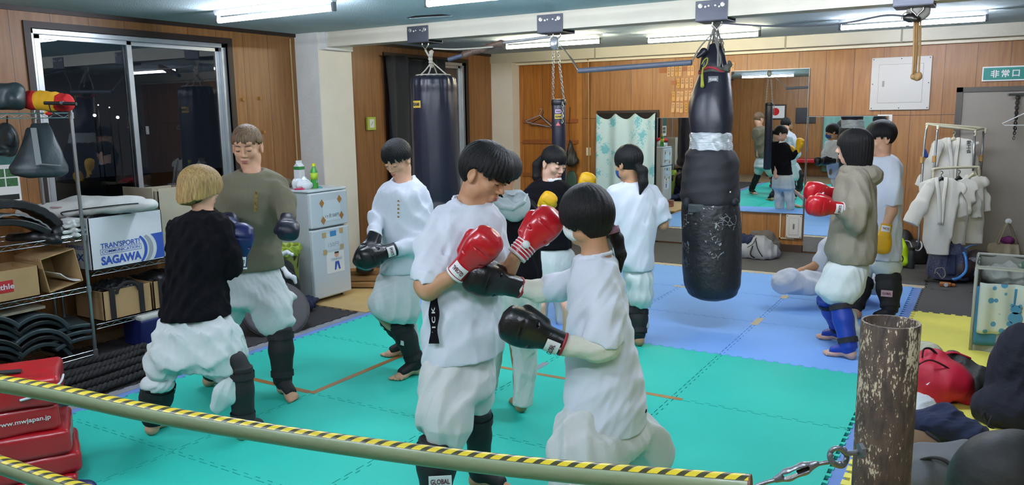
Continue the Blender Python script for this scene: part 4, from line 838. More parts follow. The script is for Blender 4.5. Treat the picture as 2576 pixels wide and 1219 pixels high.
l1 = nt.nodes.new('ShaderNodeMath'); l1.operation = 'LESS_THAN'; l1.inputs[1].default_value = .035; nt.links.new(vo.outputs['Distance'], l1.inputs[0])
n3 = nt.nodes.new('ShaderNodeTexNoise'); n3.inputs['Scale'].default_value = 9; n3.inputs['Detail'].default_value = 8; nt.links.new(tc.outputs['Object'], n3.inputs[0]); g1 = nt.nodes.new('ShaderNodeMath'); g1.operation = 'GREATER_THAN'; g1.inputs[1].default_value = .56; nt.links.new(n3.outputs[0], g1.inputs[0])
sz = nt.nodes.new('ShaderNodeSeparateXYZ'); nt.links.new(tc.outputs['Object'], sz.inputs[0]); rz_ = nt.nodes.new('ShaderNodeMapRange'); rz_.inputs[1].default_value = .22; rz_.inputs[2].default_value = .42; nt.links.new(sz.outputs[2], rz_.inputs[0])
m1 = nt.nodes.new('ShaderNodeMath'); m1.operation = 'MULTIPLY'; nt.links.new(l1.outputs[0], m1.inputs[0]); nt.links.new(g1.outputs[0], m1.inputs[1]); m2 = nt.nodes.new('ShaderNodeMath'); m2.operation = 'MULTIPLY'; nt.links.new(m1.outputs[0], m2.inputs[0]); nt.links.new(rz_.outputs[0], m2.inputs[1])
mx = nt.nodes.new('ShaderNodeMix'); mx.data_type = 'RGBA'; src = b_.inputs['Base Color'].links[0].from_socket; nt.links.new(m2.outputs[0], mx.inputs[0]); nt.links.new(src, mx.inputs[6]); mx.inputs[7].default_value = (.36, .38, .38, 1); nt.links.new(mx.outputs[2], b_.inputs['Base Color'])
vl('lower_body', [(750, 1757, 1820), (744, 1742, 1840), (725, 1727, 1856), (690, 1720, 1862), (620, 1717, 1863), (560, 1716, 1862), (520, 1716, 1859), (500, 1718, 1858)], worn, fold=(.003, 9, 4))
vl('black_jacket', [(510, 1716, 1858), (500, 1713, 1860), (470, 1714, 1858), (430, 1718, 1857), (400, 1724, 1856), (380, 1728, 1845), (370, 1738, 1836)], M('jacket_black', '#15161c', .7, bump=.2, bscale=80), fold=(.006, 12, 5, (1, 0, .3)))
s = Sd(); s.ell(V.J(1838, 508, -.15), (.06, .04, .04)); s.ell(V.J(1728, 512, -.12), (.03, .03, .05)); s.fold(.008, 16, 5); s.build('jacket_knot', M('jacket_black'), t, res=.006)
s = Sd(); s.ell(V.J(1838, 468, -.125), (.045, .05, .06), k=.02); s.ell(V.J(1822, 482, -.165), (.05, .03, .03), k=.03); s.fold(.008, 20, 5); s.build('white_cloth_patch', M('cloth_patch', '#c3c6c2', .8), t, res=.005)
vl('clear_wrap', [(380, 1732, 1842), (374, 1734, 1842), (350, 1736, 1840), (334, 1737, 1838), (330, 1740, 1834)], M('clear_film', '#c2cacd', .14, .25, bump=.7, bscale=22, var=.3, vscale=14, stretch=(1, 1, 6)), fold=(.005, 22, 6, (1, 0, 0)))
vl('upper_body', [(336, 1738, 1838), (300, 1734, 1842), (270, 1735, 1842), (240, 1740, 1841), (210, 1750, 1838), (185, 1760, 1834), (175, 1766, 1830)], M('canvas_black', '#1c1d29', .4, bump=.25, bscale=20, var=.25, vscale=7), fold=(.005, 12, 7))
vl('top_sack', [(186, 1766, 1826), (175, 1762, 1828), (150, 1764, 1822), (130, 1772, 1818), (112, 1784, 1812)], M('canvas_black'), fold=(.010, 16, 8))
s = Sd(); V.chain(s, [(1770, 130, -.05, 10), (1756, 142, -.06, 5)], .02); s.build('sack_corner', M('canvas_black'), t, res=.005)
def ring(z, r, rr, px, mat, name, jit=.01):
    c = V.J(px, z, 0); m = MB(); m.tube([c+np.array((r*math.cos(a), r*math.sin(a), jit*math.sin(a*3))) for a in np.linspace(0, 2*math.pi, 30)[:-1]], rr, 8, closed=True); m.build(name, mat, t, smooth=True)
ring(180, .105, .016, 1798, M('rope_olive', '#4b4d45', .85, bump=.4, bscale=150), 'rope_coil'); ring(173, .108, .012, 1798, M('rope_olive'), 'rope_coil'); ring(177, .115, .010, 1796, M('rope_red', '#9b2437', .7), 'red_strap', .02)
s = Sd(); s.ell(V.J(1828, 172, -.11), (.03, .03, .03)); s.ell(V.J(1836, 162, -.09), (.02, .02, .03)); s.fold(.010, 26, 3); s.build('rope_knot', M('rope_olive'), t, res=.004)
s = Sd(); V.chain(s, [(1768, 170, -.12, 2), (1766, 190, -.12, 3), (1767, 216, -.12, 5)], .01); s.fold(.0008, 60, 3); s.build('yellow_tassel', M('tassel_yellow', '#8f9030', .8), t, res=.0035)
MB().tube([V.J(1765, 162, -.12), V.J(1772, 150, -.13), V.J(1780, 146, -.13), V.J(1778, 160, -.13), V.J(1770, 172, -.13)], .005, 6).build('yellow_cord', M('tassel_yellow'), t, smooth=True)
m = MB(); tp = V.J(1800, 60, -.02)
for (x, y, dz) in ((1768, 180, -.06), (1806, 168, -.11), (1828, 176, -.03), (1790, 176, .1)): e = V.J(x, y, dz); m.tube([tp+(0, 0, 0), tp*.55+e*.45+(.01 if x > 1790 else -.01, 0, 0), e], .0085, 8)
m.tube([V.J(1796, 70, -.02), V.J(1802, 110, -.06), V.J(1812, 150, -.09), V.J(1806, 176, -.11)], .008, 8); m.build('sling_rope', M('rope_grey', '#77776f', .85, bump=.4, bscale=160), t, smooth=True)
m = MB(); 
for i in range(5): chain_links(m, V.J(1796+i*5, 96, -.02-.01*(i % 3)), V.J(1792+i*7, 130, -.03-.01*(i % 2)))
m.build('chain', M('chain_dark', '#4c4a48', .35, .9), t, smooth=True)
m = MB(); P = V.J(1794, 200, -.115); m.box(P-V.aw*.012, (.075, .004, .05), R=V.R@np.diag([-1, 1, 1])); lbo = m.build('canvas_label', M('label_grey', '#6a6b6c', .6), t); text('label_print', 'POWER', .026, P-V.aw*.016, V.rt, U3, lblw_ if 'lblw_' in globals() else M('print_white', '#e6e6e6', .6), lbo, ext=.001, width=.055)
m = MB(); kk = CAM_F/D3; m.tube([V.J(1739, 247, 0)+0*U3]*0+[V.J(1790, 240, 0)+np.array((.136*math.cos(a), .136*math.sin(a), .004*math.sin(3*a))) for a in np.linspace(0, 6.28, 40)[:-1]], .003, 5, closed=True); m.build('seam', M('thread_grey', '#85878f', .6), t, smooth=True)
s = Sd(); s.box(V.J(1752, 524, -.17), (.065, .012, .035), R=V.R, rnd=.01); s.fold(.003, 20, 2); s.build('tape_patch', M('patch_grey', '#3c4042', .6), t, res=.005)
s = Sd(); s.ell(V.J(1800, 58, -.02), (.035, .03, .06)); s.fold(.008, 24, 4); s.build('tape_wrapping', M('tape_silver'), t, res=.005)
# foam covered pipes between the bags
t = thing('padded_pipe', 'brown-taped padded pipe between the leather bag and the slim bag', 'pipe', (-.6, 3.7, 2.2)); a = onY(1128, 150, 3.66); c = onY(1262, 108, 3.78); e = onY(1385, 92, 3.74)
MB().tube([a, a*.7+c*.3], .02, 12).build('foam_end', M('foam_bluegrey', '#4c5568', .5, var=.3, vscale=30), t, auto=.8); s = Sd(); s.cap(a*.7+c*.3, c, .03, .028); s.fold(.006, 24, 3); s.build('taped_middle', M('tape_brown_old', '#6b5547', .5, bump=.5, bscale=30, var=.3, vscale=14), t, res=.005)
MB().tube([c, e], .012, 10).build('pipe', M('tape_silver'), t, auto=.8)
single(MB().tube([onY(1090, 122, 3.7), onY(1150, 124, 3.7), onY(1240, 118, 3.7)], .007, 8).build('rope_line', rope_w, smooth=True), 'white cord stretched right of the leather punching bag', 'rope')
t = thing('foam_pipe', 'blue-grey foam pipe hung level between the slim bag and the worn bag', 'pipe', (.9, 3.66, 2.1)); a = onY(1455, 178, 3.62); c = onY(1740, 157, 3.66)
MB().tube([a, c], .021, 16).build('foam', M('foam_bluegrey2', '#585d6b', .45, var=.15, vscale=20), t, auto=.8); MB().tube([(bx2+.01, 3.70, 2.32), onY(1418, 122, 3.68), a], .004, 6).tube([(bx2+.01, 3.70, 2.31), onY(1432, 140, 3.68), a+(.01, 0, .01)], .004, 6).build('wire', chn, t, smooth=True); MB().tube([c, onY(1760, 120, 3.68), (bx3, 3.70, 2.31)], .0055, 6).build('cord', M('rope_grey'), t, smooth=True)
single(MB().tube([onY(1800, 57, 3.7), onY(1950, 66, 3.66), onY(2110, 60, 3.62), onY(2230, 38, 3.66), (bx4, 3.7, 2.31)], .006, 8).build('slack_cable', M('cable_dark', '#3e4048', .6), smooth=True), 'dark cable stretched from the worn bag to the hanging ropes', 'cable')
# hanging ropes at the right
t = thing('hanging_ropes', 'bundle of tan ropes hanging from the right-hand bracket', 'ropes', (3.05, 3.7, 1.93)); m = MB(); DD = depth(onY(2305, 100, 3.7)); V4 = View(DD, (3.0, 3.7))
for i, (x, e, yb) in enumerate(((2300, 2296, 186), (2306, 2301, 184), (2311, 2303, 190), (2316, 2311, 188), (2303, 2299, 190))): m.tube([V4.J(x, 52, .01*i), V4.J((x+e)/2+1, 120, .01*i), V4.J(e, yb, .01*i)], .0062, 7)
m.build('strand', M('rope_tan', '#a98457', .85, bump=.4, bscale=160), t, smooth=True); s = Sd(); s.ell(V4.J(2308, 192, .02), (.03, .025, .03)); s.ell(V4.J(2296, 192, .02), (.015, .015, .018)); s.fold(.006, 30, 3); s.build('knot', M('rope_tan'), t, res=.004)
MB().tube([V4.J(2312, 194, .02), V4.J(2322, 197, .01)], .004, 6).build('cord_end', rope_w, t); s = Sd(); s.ell(V4.J(2310, 28, .02), (.075, .06, .075)); s.fold(.012, 16, 3); s.build('tape_ball', M('tape_dirty', '#8d8d86', .6, bump=.4, bscale=30), t, res=.006)
s = Sd(); s.ell(V4.J(2288, 45, 0), (.04, .03, .03)); s.ell(V4.J(2306, 48, -.02), (.025, .03, .02)); s.fold(.006, 24, 6); s.build('clamp', M('chain_dark'), t, res=.005)
MB().tube([V4.J(2282+14*math.cos(a), 48+17*math.sin(a), -.02) for a in np.linspace(0, 6.28, 24)[:-1]], .003, 6, closed=True).build('wire_loop', chn, t, smooth=True)
# ------------------------------------------------------------------ far wall
yw = 7.488
brw = M('rail_brown', '#8b4f22', .5, var=.15, vscale=12)
for i, (pa, pb_) in enumerate((((1316, 305), (1455, 303)), ((1316, 356), (1456, 357)), ((1316, 438), (1455, 440)))):
    a = onY(*pa, yw); c = onY(*pb_, yw); single(MB().bx((a[0], yw-.012, a[2]-.028), (c[0], YF-.006, a[2]+.028)).build('wall_rail', brw, bevel=.003), 'brown wooden peg rail on the alcove wall, %s' % ('upper one behind the coat hanger', 'middle one', 'lowest one')[i], 'rail', 'peg rails on the alcove wall')
def hanger(lab, c, w, mat, tilt=0.0, ax=(1, 0, 0)):
    t = thing('coat_hanger', lab, 'coat hanger', c); c = np.array(c, float); x = nrm(ax); h = w*.42; ct, st = math.cos(tilt), math.sin(tilt)
    q = lambda a, b: c+x*(a*ct-b*st)+U3*(a*st+b*ct)
    MB().tube([q(-w*.45, -h*.55), q(-w*.5, -h*.45), q(-w*.06, h*.12), q(0, h*.2), q(w*.06, h*.12), q(w*.5, -h*.45), q(w*.45, -h*.55)], .005, 7, closed=True).build('frame', mat, t, smooth=True)
    MB().tube([q(0, h*.2), q(0, h*.42)]+[q(.018*math.sin(a), h*.5+.02-.02*math.cos(a)) for a in np.linspace(.3, 4.2, 8)], .003, 6).build('hook', mat, t, smooth=True); return t
hanger('pale blue plastic coat hanger hooked left of the slim bag', onY(1357, 296, yw-.05), .42, M('plastic_bluegrey', '#97a6c4', .4), -.18); hanger('black coat hanger behind the pale blue one', onY(1364, 300, yw-.02), .40, vinyl, -.05)
V5 = View(depth(onY(1438, 380, 7.4)), (-1.45, 7.4)); s = Sd(); V5.loft(s, [(352, 1433, 1437, 0, .02), (370, 1428, 1443, 0, .05), (390, 1423, 1451, 0, .08), (405, 1421, 1456, 0, .09), (414, 1424, 1450, 0, .07), (418, 1430, 1442, 0, .04)], .01); s.fold(.008, 20, 3); t = thing('drawstring_sack', 'black drawstring sack hanging on a cord beside the slim bag', 'bag', V5.J(1438, 418)); s.build('sack', M('nylon_black', '#1e1d1c', .6, bump=.2), t, res=.006)
MB().tube([V5.J(1434, 270), V5.J(1431, 320), V5.J(1433, 354)], .004, 6).build('cord', strapm, t); MB().box(V5.J(1434, 270, .03), (.02, .05, .02)).build('nail_block', brw, t)
t = thing('hand_target', 'dark green oval hand target hanging on the alcove wall', 'target', onY(1437, 470, 7.45)); s = Sd(); s.ell(onY(1438, 453, 7.45), (.085, .02, .14)); s.build('paddle', M('green_dark', '#2e4a3c', .6), t, res=.006)
P = onY(1480, 381, yw); t = thing('light_switch', 'pale three-gang light switch between the rails and the curtain', 'switch', P); MB().bx((P[0]-.033, YF-.014, P[2]-.055), (P[0]+.033, YF-.001, P[2]+.055)).build('plate', M('plastic_cream', '#d9d2b2', .4), t, bevel=.003)
for k in range(3): MB().bx((P[0]-.012, YF-.018, P[2]-.034+k*.025), (P[0]+.012, YF-.012, P[2]-.014+k*.025)).build('rocker', M('plastic_white'), t, bevel=.002)
# bamboo curtain over a dark doorway
ax0, ax1, zt = float(onY(1505, 285, yw)[0]), float(onY(1652, 283, yw)[0]), 1.70
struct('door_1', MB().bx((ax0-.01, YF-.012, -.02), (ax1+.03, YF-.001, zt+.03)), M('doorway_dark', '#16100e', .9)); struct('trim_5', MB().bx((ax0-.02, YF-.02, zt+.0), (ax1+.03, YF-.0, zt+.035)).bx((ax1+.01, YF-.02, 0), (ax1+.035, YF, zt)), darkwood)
bam = bpy.data.materials.new('curtain_bamboo'); bam.use_nodes = True; nt = bam.node_tree; b_ = nt.nodes['Principled BSDF']; tc = nt.nodes.new('ShaderNodeTexCoord'); vo = nt.nodes.new('ShaderNodeTexVoronoi'); vo.inputs['Scale'].default_value = 5.5; mp = nt.nodes.new('ShaderNodeMapping'); mp.inputs['Scale'].default_value = (1, .2, .8); nt.links.new(tc.outputs['Object'], mp.inputs[0])
nz = nt.nodes.new('ShaderNodeTexNoise'); nz.inputs['Scale'].default_value = 34; nz.inputs['Detail'].default_value = 2; nz.inputs['Distortion'].default_value = 1.5; nt.links.new(mp.outputs[0], nz.inputs[0]); nt.links.new(mp.outputs[0], vo.inputs[0])
def mth_(op, a, b=None, v=0): n = nt.nodes.new('ShaderNodeMath'); n.operation = op; nt.links.new(a, n.inputs[0]); (nt.links.new(b, n.inputs[1]) if b is not None else setattr(n.inputs[1], 'default_value', v)); return n.outputs[0]
sm_ = mth_('ADD', mth_('MULTIPLY', vo.outputs['Distance'], v=1.0), mth_('MULTIPLY', nz.outputs[0], v=-.9)); rp = nt.nodes.new('ShaderNodeValToRGB'); rp.color_ramp.elements[0].position = .0; rp.color_ramp.elements[1].position = .06; nt.links.new(mth_('ADD', sm_, v=.18), rp.inputs[0])
rp.color_ramp.elements[0].color = (*lin('#6fb2bf'), 1); rp.color_ramp.elements[1].color = (*lin('#b5cfd2'), 1); nt.links.new(rp.outputs[0], b_.inputs['Base Color']); b_.inputs['Roughness'].default_value = .8
def bc(u, v):
    hang = .075*abs(math.sin(u*3*math.pi))**1.2; z = zt-.005-hang*(1-v)**3-v*(zt-.06); return (ax0+u*(ax1-ax0), YF-.05-.028*math.cos(u*6*math.pi)-.012*math.sin(u*17+v*2), z)
t = thing('doorway_curtain', 'pale blue bamboo-print curtain over the dark doorway', 'curtain', ((ax0+ax1)/2, YF-.05, .06)); MB().sheet(bc, 60, 30, .002).build('fabric', bam, t, smooth=True)
m = MB()
for i in range(4): u = i/3; p_ = bc(u, 0); m.lathe([(.0001, 0), (.008, .0), (.008, .006), (.0001, .006)], (p_[0], p_[1], p_[2]-.01), 10, axis=(0, -1, 0))
m.build('tack', bolt, t)
# name plates
pl_l = M('plate_wood_light', '#cda06c', .6, var=.2, vscale=20); pl_y = M('plate_wood_yellow', '#c4913f', .6, var=.2, vscale=20); kz = ['空手道', '初段 山', '木村', '田中 一', '中村', '山本', '小林 大', '高橋', '伊藤', '加藤 実', '石井', '森 光', '上田', '川口', '西村', '原 正', '吉田', '大野']
npx = [(1682, 180, 'a'), (1692, 179, 'a'), (1702, 179, 'y'), (1711, 179, 'a'), (1733, 178, 'a'), (1742, 177, 'a'), (1706, 209, 'y'), (1717, 209, 'a'), (1728, 209, 'a'), (1739, 208, 'a'), (1694, 242, 'y'), (1706, 242, 'a'), (1715, 242, 'a'), (1726, 240, 'a'), (1736, 240, 'a'), (1693, 270, 'a'), (1705, 270, 'a'), (1714, 271, 'a'), (1726, 270, 'y'), (1843, 170, 'a')]
rown = ['first row', 'second row', 'third row', 'bottom row']; cnt = {}
for i, (px, py, ty) in enumerate(npx):
    r = 0 if py < 190 else 1 if py < 220 else 2 if py < 255 else 3; cnt[r] = cnt.get(r, 0)+1; P = onY(px, py, yw)
    lab = 'small wooden name plate, %s on the far wall, %s from the left' % (rown[r], ['first', 'second', 'third', 'fourth', 'fifth', 'sixth', 'seventh'][cnt[r]-1])
    if i == 19: lab = 'lone wooden name plate right of the worn bag above the mirror'
    t = thing('name_plate', lab, 'name plate', P, 'wooden name plates on the far wall'); a = (.0, .02, -.015, .06)[i % 4]*(1 if r > 1 else .3); R = np.array([[math.cos(a), 0, math.sin(a)], [0, 1, 0], [-math.sin(a), 0, math.cos(a)]])
    MB().box((P[0], YF-.006, P[2]), (.042, .008, .125), R=R).build('board', pl_y if ty == 'y' else pl_l, t, bevel=.0015)
    for k, chx in enumerate(kz[i % 18].replace(' ', '')[:3]): text('name_writing', chx, .026, np.array((P[0], YF-.0105, P[2]))+R@np.array((0, 0, .036-k*.034)), (1, 0, 0), (0, 0, 1), ink, t, ext=.0006)
for i, (x0, y0, x1_, y1_) in enumerate(((1658, 171, 1678, 183), (1718, 168, 1729, 178), (1688, 203, 1701, 213), (1684, 235, 1690, 242))):
    a = onY(x0, y0, yw); c = onY(x1_, y1_, yw); single(MB().bx((a[0], YF-.008, c[2]), (c[0], YF-.001, a[2])).build('rank_plate', M('plate_brown', '#94592d', .6)), 'darker brown blank plate left in the %s of name plates' % ('first row, longest one,', 'first row, short one,', 'second row', 'third row')[i], 'plate')
# electric panels, moulding
def epanel(lab, x0, x1, z0, z1, y, th, dr, screws):
    t = thing('electric_panel', lab, 'panel', ((x0+x1)/2, y, z0)); pm = M('panel_white', '#c4c2bc', .45); MB().bx((x0, y-th, z0), (x1, y, z1)).build('frame', pm, t, bevel=.004)
    a, b2, c, d = dr; MB().bx((a-.003, y-th-.0008, c-.003), (b2+.003, y-th, d+.003)).build('door_gap', M('gap_grey', '#8f8d87', .6), t); MB().bx((a, y-th-.004, c), (b2, y-th-.0008, d)).build('door', pm, t, bevel=.001)
    w = .02; hx, hz = (a+.05, (c+d)/2) if b2-a > .3 else ((a+b2)/2, (c+d)/2); MB().bx((hx-w/2, y-th-.007, hz-w*1.6), (hx+w/2, y-th-.004, hz+w*1.6)).build('latch', M('latch_grey', '#77766f', .4, .5), t, bevel=.002)
    for (x, z) in screws: MB().lathe([(.0001, 0), (.006, 0), (.006, .003), (.0001, .004)], (x, y-th, z), 10, axis=(0, -1, 0)).build('screw', vinyl, t)
p0, p1, p2_, p3 = [onY(*q, YF-.03) for q in ((2194, 146), (2346, 141), (2339, 280), (2191, 277))]
X0, X1, Z0, Z1 = float(p0[0]), float(p1[0]), float(p3[2]), float(p0[2])
epanel('large square white electric panel on the wood wall behind the hanging ropes', X0, X1, Z0, Z1, YF-.001, .03, (X0+.08, X1-.08, Z0+.08, Z1-.08), [(X0+.02, Z0+.02), ((X0+X1)/2, Z0+.02), (X1-.02, Z0+.02), (X0+.02, Z1-.02), ((X0+X1)/2, Z1-.02), (X1-.02, Z1-.02), (X0+.02, (Z0+Z1)/2), (X1-.02, (Z0+Z1)/2)])
q0, q1 = onY(1978, 536, YF-.03), onY(2019, 600, YF-.03); a, c = float(q0[0]), float(q1[0]); z1_, z0_ = float(q0[2]), float(q1[2])
epanel('small white breaker panel below the mirror', a, min(c, 1.65), z0_, min(z1_, .455), YF-.001, .03, (a+.04, 1.61, z0_+.04, min(z1_, .455)-.04), [(a+.015, z0_+.015), (1.635, z0_+.015), (a+.015, .44), (1.635, .44)])
single(MB().bx((1.385, YF-.014, z0_-.02), (1.40, YF-.001, .465)).bx((1.385, YF-.014, z0_-.02), (1.56, YF-.001, z0_-.005)).build('cable_duct', M('duct_cream', '#c2b797', .5)), 'cream L-shaped cable duct beside the small breaker panel', 'duct')
P = onY(2226, 296, YF-.003); t = thing('notice_card', 'small white card with brush writing above the low mirror', 'card', P); MB().bx((P[0]-.075, YF-.006, P[2]-.04), (P[0]+.075, YF-.001, P[2]+.035)).build('card', M('paper'), t); text('brush_writing', 'ぶい', .05, (P[0], YF-.0065, P[2]-.002), (1, 0, 0), (0, 0, 1), ink, t, ext=.0006)
# grey bag below the mirror
VB = View(depth(np.array((1.2, 6.85, .15))), (1.2, 6.85)); s = Sd(); VB.chain(s, [(1872, 632, .1, 26), (1910, 628, .05, 34), (1940, 634, .05, 22)], .04); s.ell(VB.J(1915, 640, .0), (.17, .13, .09), k=.05); s.plane((0, 0, .0), (0, 0, -1)); s.fold(.010, 14, 3)
t = thing('sports_bag', 'light grey sports bag on the dark mat below the mirror', 'bag', VB.J(1905, 655)); s.build('body', M('bag_grey', '#9a9da0', .7, bump=.2, bscale=60, var=.15), t, res=.006)
MB().tube([VB.J(1902, 605, -.05), VB.J(1906, 625, -.14), VB.J(1918, 645, -.15)], .006, 6).build('zip', strapm, t); MB().tube([VB.J(1880, 622, -.12), VB.J(1895, 612, -.13), VB.J(1902, 598, .0), VB.J(1888, 636, -.13), VB.J(1898, 648, -.13)], .009, 7, flat=.4).build('strap', strapm, t, smooth=True)
s = Sd(); VB.chain(s, [(1862, 600, .1, 14), (1885, 606, .05, 14), (1900, 600, .08, 9)], .03); s.fold(.012, 20, 3); single(s.build('navy_sweater', navyc, None, res=.006), 'navy sweater thrown over the grey sports bag', 'clothes')
s = Sd(); VB.chain(s, [(1900, 592, .22, 14), (1930, 598, .22, 18), (1946, 616, .22, 16), (1950, 634, .22, 14)], .03); s.fold(.010, 16, 3); single(s.build('grey_fur_hood', M('fur_grey', '#5c5650', .95, bump=.6, bscale=120), None, res=.006), 'grey-brown padded jacket behind the grey sports bag', 'clothes')
# ------------------------------------------------------------------ door, sign, rack on the right
dx0 = 3.20; dm = M('door_grey', '#8f877d', .5, var=.08, vscale=3)
d2 = MB().bx((dx0+.04, YF-.03, .02), (4.15, YF-.012, 1.87)).build('door_2', dm); tag(d2, kind='structure'); struct('trim_6', MB().bx((dx0-.02, YF-.05, 0), (dx0+.04, YF, 1.92)).bx((4.15, YF-.05, 0), (4.21, YF, 1.92)).bx((dx0-.02, YF-.05, 1.87), (4.21, YF, 1.92)), M('door_frame', '#4b453e', .5))
t = thing('exit_sign', 'green and white emergency exit sign above the grey door', 'sign', (3.68, YF-.02, 1.97)); a, c = onY(2472, 168, YF-.03), onY(2470, 205, YF-.03); zt_, zb = float(a[2]), float(c[2]); sx0 = float(a[0]); sx1 = sx0+.62
MB().bx((sx0, YF-.028, zb), (sx1, YF-.001, zt_)).build('white_panel', M('plastic_white'), t, bevel=.003); MB().bx((sx0+.012, YF-.0295, zb+.014), (sx1-.012, YF-.028, zt_-.014)).build('green_field', M('sign_green', '#19857a', .5), t)
for k, chx in enumerate('非常口'): text('sign_character', chx, .082, (float(onY(2503+k*26.5, 185, YF-.03)[0]), YF-.0298, (zt_+zb)/2), (1, 0, 0), (0, 0, 1), M('print_white', '#e6e6e6', .6), t, ext=.0008, bold=.018)
VD = View(depth(onY(2560, 260, 7.4)), (3.75, 7.4)); t = thing('hanging_chain', 'bunch of dark steel chain hanging from the top of the grey door', 'chain', VD.J(2555, 360)); m = MB()
for i in range(3): chain_links(m, VD.J(2558+i*3, 236, .01*i), VD.J(2550+i*2, 350-i*12, .01*i), L=.035, r=.004)
m.build('links', M('chain_dark'), t, smooth=True); MB().tube([VD.J(2536, 238), VD.J(2576, 237)], .014, 10).build('closer_arm', steelw, t, auto=.7)
hanger('white wire coat hanger at the right edge, in front of the door', VD.J(2585, 290, -.3), .42, M('plastic_white'), .0)
t = thing('tote_bag', 'beige tote bag hanging from a round hook low on the door', 'bag', VD.J(2535, 690, 0)); 
VT = View(depth(np.array((3.75, 7.30, .4))), (3.75, 7.3)); s = Sd(); VT.loft(s, [(612, 2488, 2560, 0, .02), (625, 2486, 2562, 0, .05), (655, 2492, 2566, 0, .07), (675, 2498, 2556, 0, .05), (682, 2500, 2550, 0, .04)], .02); s.fold(.008, 14, 3); tbm = M('tote_beige', '#9b927c', .85, bump=.2, var=.2, vscale=10); s.build('bag', tbm, t, res=.006)
MB().tube([VT.J(2510, 614, -.02), VT.J(2536, 562, 0), VT.J(2552, 612, -.02)], .010, 6, flat=.3).tube([VT.J(2500, 616, .03), VT.J(2536, 560, .01), VT.J(2562, 614, .03)], .010, 6, flat=.3).build('handle', tbm, t, smooth=True)
single(MB().lathe([(.0001, 0), (.03, 0), (.03, .012), (.012, .02), (.0001, .02)], VT.J(2537, 556, .02), 20, axis=(0, -1, 0)).build('round_hook', M('plastic_white'), auto=.8), 'round white hook on the grey door holding the tote bag', 'hook')
s = Sd(); s.ell(VT.J(2535, 604, 0), (.07, .05, .05)); s.fold(.012, 22, 3); single(s.build('purple_cloth', M('cloth_purple', '#6d2363', .8), None, res=.006), 'purple cloth poking out of the beige tote bag', 'cloth')
# uniform rack
RY = 6.95; dr_ = depth(onY(2400, 400, RY)); VR = View(dr_, (3.2, RY)); pvc = M('pipe_ivory', '#cbc5a8', .4); t = thing('clothes_rack', 'ivory and chrome garment rack holding the white uniforms', 'rack', VR.J(2370, 660))
f = lambda x, y, dz=0: VR.J(x, y, dz)
for (pts, n) in (([f(2331, 318), f(2322, 400), f(2310, 620, -.02)], 1), ([f(2358, 322, -.2), f(2350, 420, -.2), f(2346, 440, -.22)], 2), ([f(2474, 330, .0), f(2466, 450, .0)], 3), ([f(2452, 334, -.2), f(2448, 430, -.2)], 4), ([f(2349, 452, -.25), f(2364, 612, -.28)], 5)): MB().tube(pts, .011, 12).build('pole', steelw, t, smooth=True)
MB().tube([f(2331, 322), f(2333, 314), f(2342, 312), f(2470, 322), f(2478, 326), f(2477, 336)], .013, 12).build('top_rail', pvc, t, smooth=True); MB().tube([f(2358, 326, -.2), f(2361, 316, -.2), f(2370, 318, -.2), f(2446, 326, -.2), f(2453, 330, -.2), f(2452, 342, -.2)], .013, 12).build('top_rail', pvc, t, smooth=True)
MB().tube([f(2336, 312, 0), f(2362, 317, -.2)], .010, 10).build('cross_rail', pvc, t); MB().tube([f(2474, 322, 0), f(2450, 328, -.2)], .010, 10).build('cross_rail', pvc, t); MB().tube([f(2348, 454, -.25), f(2348, 434, -.25), f(2356, 424, -.25), f(2450, 420, -.25), f(2462, 424, -.25), f(2464, 442, -.22)], .014, 12).build('lower_rail', pvc, t, smooth=True)
for (x, y, dz) in ((2320, 402, 0), (2351, 400, -.2), (2469, 398, 0)): MB().tube([f(x-.5, y-8, dz), f(x-1.5, y+8, dz)], .019, 14).build('collar', M('collar_tan', '#a87f45', .5), t, auto=.8)
gim = M('uniform_cotton', '#d8d6ca', .9, bump=.25, bscale=160, sheen=.1)
